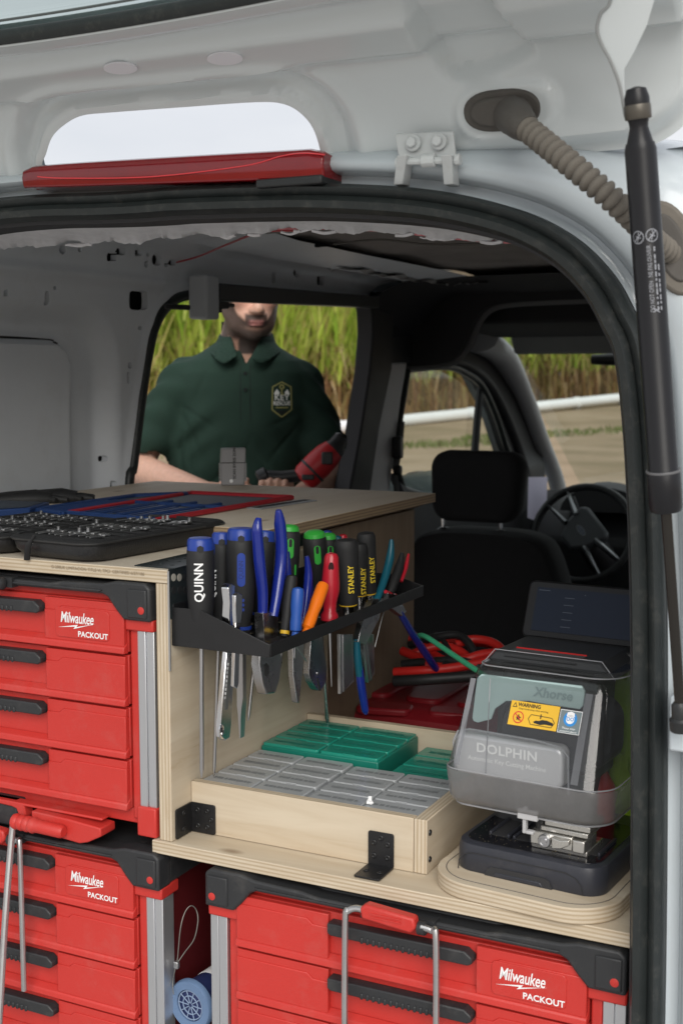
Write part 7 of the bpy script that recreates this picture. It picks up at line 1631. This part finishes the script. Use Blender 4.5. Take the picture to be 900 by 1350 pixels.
# trousers, shoes
def legf(x, y, z):
    d = s_cap((-.09, .05, -.38), (-.10, .05, -.80), .095, .065)(x, y, z); d = smin(d, s_cap((-.10, .05, -.80), (-.11, .06, FOOT + .10), .065, .055)(x, y, z), .02)
    e = s_cap((.09, .05, -.38), (.10, .05, -.80), .095, .065)(x, y, z); e = smin(e, s_cap((.10, .05, -.80), (.11, .06, FOOT + .10), .065, .055)(x, y, z), .02)
    return smin(smin(d, e, .02), s_ell((0, .05, -.36), (.19, .13, .10))(x, y, z), .03)
lv, lf_ = surface_nets(legf, (-.24, -.12, FOOT + .02), (.24, .24, -.22), .015); man_mesh('trousers', lv, lf_, mat('dark_trousers', (.02, .022, .028), .85))
for s in (-1, 1):
    mb = MB(); mb.loft([[(s * .11 + w * math.cos(a), -.03 + l_ * math.sin(a) - o_, z) for a in np.linspace(0, 2 * math.pi, 19)[:-1]] for w, l_, o_, z in ((.048, .135, .01, 0), (.05, .14, .01, .03), (.045, .12, 0, .07), (.045, .06, -.06, .11))]); mb.build('shoe', BLACKP, man)
# the tool in his hands
DW = (W0 - CAMV).dot(Vector(FW)); TD = DW - .370
tp = lambda a, b, dd=0.0: PX(a, b, D=TD + dd)
t0 = tp(405, 628); tool = thing('power_tool', 'red and black cordless power tool held in both hands', 'power tool', t0)
REDT = mat('power_tool_red', (.42, .018, .022), .38, var=.08, nscale=20)
def tl(name, mb, m, par=None, bevel=0): mb.v = [tuple(Vector(p) - t0) for p in mb.v]; return mb.build(name, m, par or tool, 40, bevel)
a_, b_ = tp(402, 630), tp(440, 592); d = (b_ - a_); ln = d.length
mb = MB(); mb.lathe(a_, d, [(.018, -.012), (.034, -.006), (.039, .006), (.040, ln * .5), (.037, ln * .8), (.030, ln)], 20); bo = tl('body', mb, REDT)
mb = MB(); c = tp(431, 604, -.035); mb.box(c, (.030, .016, .034), Matrix.Rotation(YAW, 3, 'Z')); tl('side_panel', mb, BLACKP, bo, .004)
mb = MB(); mb.lathe(a_ + d * .22, d, [(.0405, 0), (.0415, .001), (.0415, .006), (.0405, .007)], 20); tl('band', mb, BLACKP, bo)
mb = MB(); c = tp(406, 629, -.034); mb.box(c, (.034, .012, .016), Matrix.Rotation(YAW, 3, 'Z')); tl('switch', mb, BLACKP, bo, .004)
mb = MB(); n0, n1 = tp(438, 595), tp(450, 576); mb.lathe(n0, n1 - n0, [(.030, 0), (.030, .012), (.024, .022), (.020, (n1 - n0).length), (.012, (n1 - n0).length + .006)], 18); tl('nose', mb, BLACKP)
mb = MB(); mb.tube(spline([tp(436, 600), tp(445, 585), tp(448, 574), tp(454, 578), tp(452, 592)], 6), .008, 8); tl('hook', mb, mat('tool_dark_steel', (.05, .05, .05), .35, metal=.6))
mb = MB(); mb.tube(spline([tp(408, 627), tp(392, 627), tp(370, 629), tp(352, 628), tp(346, 630)], 6), [.022, .020, .018, .017] + [.017] * 21, 12); tl('grip', mb, BLACKP)
mb = MB(); mb.lathe(tp(352, 626), tp(340, 632) - tp(352, 626), [(.016, -.004), (.024, .0), (.024, .022), (.016, .028)], 16); tl('battery_end', mb, BLACKP)
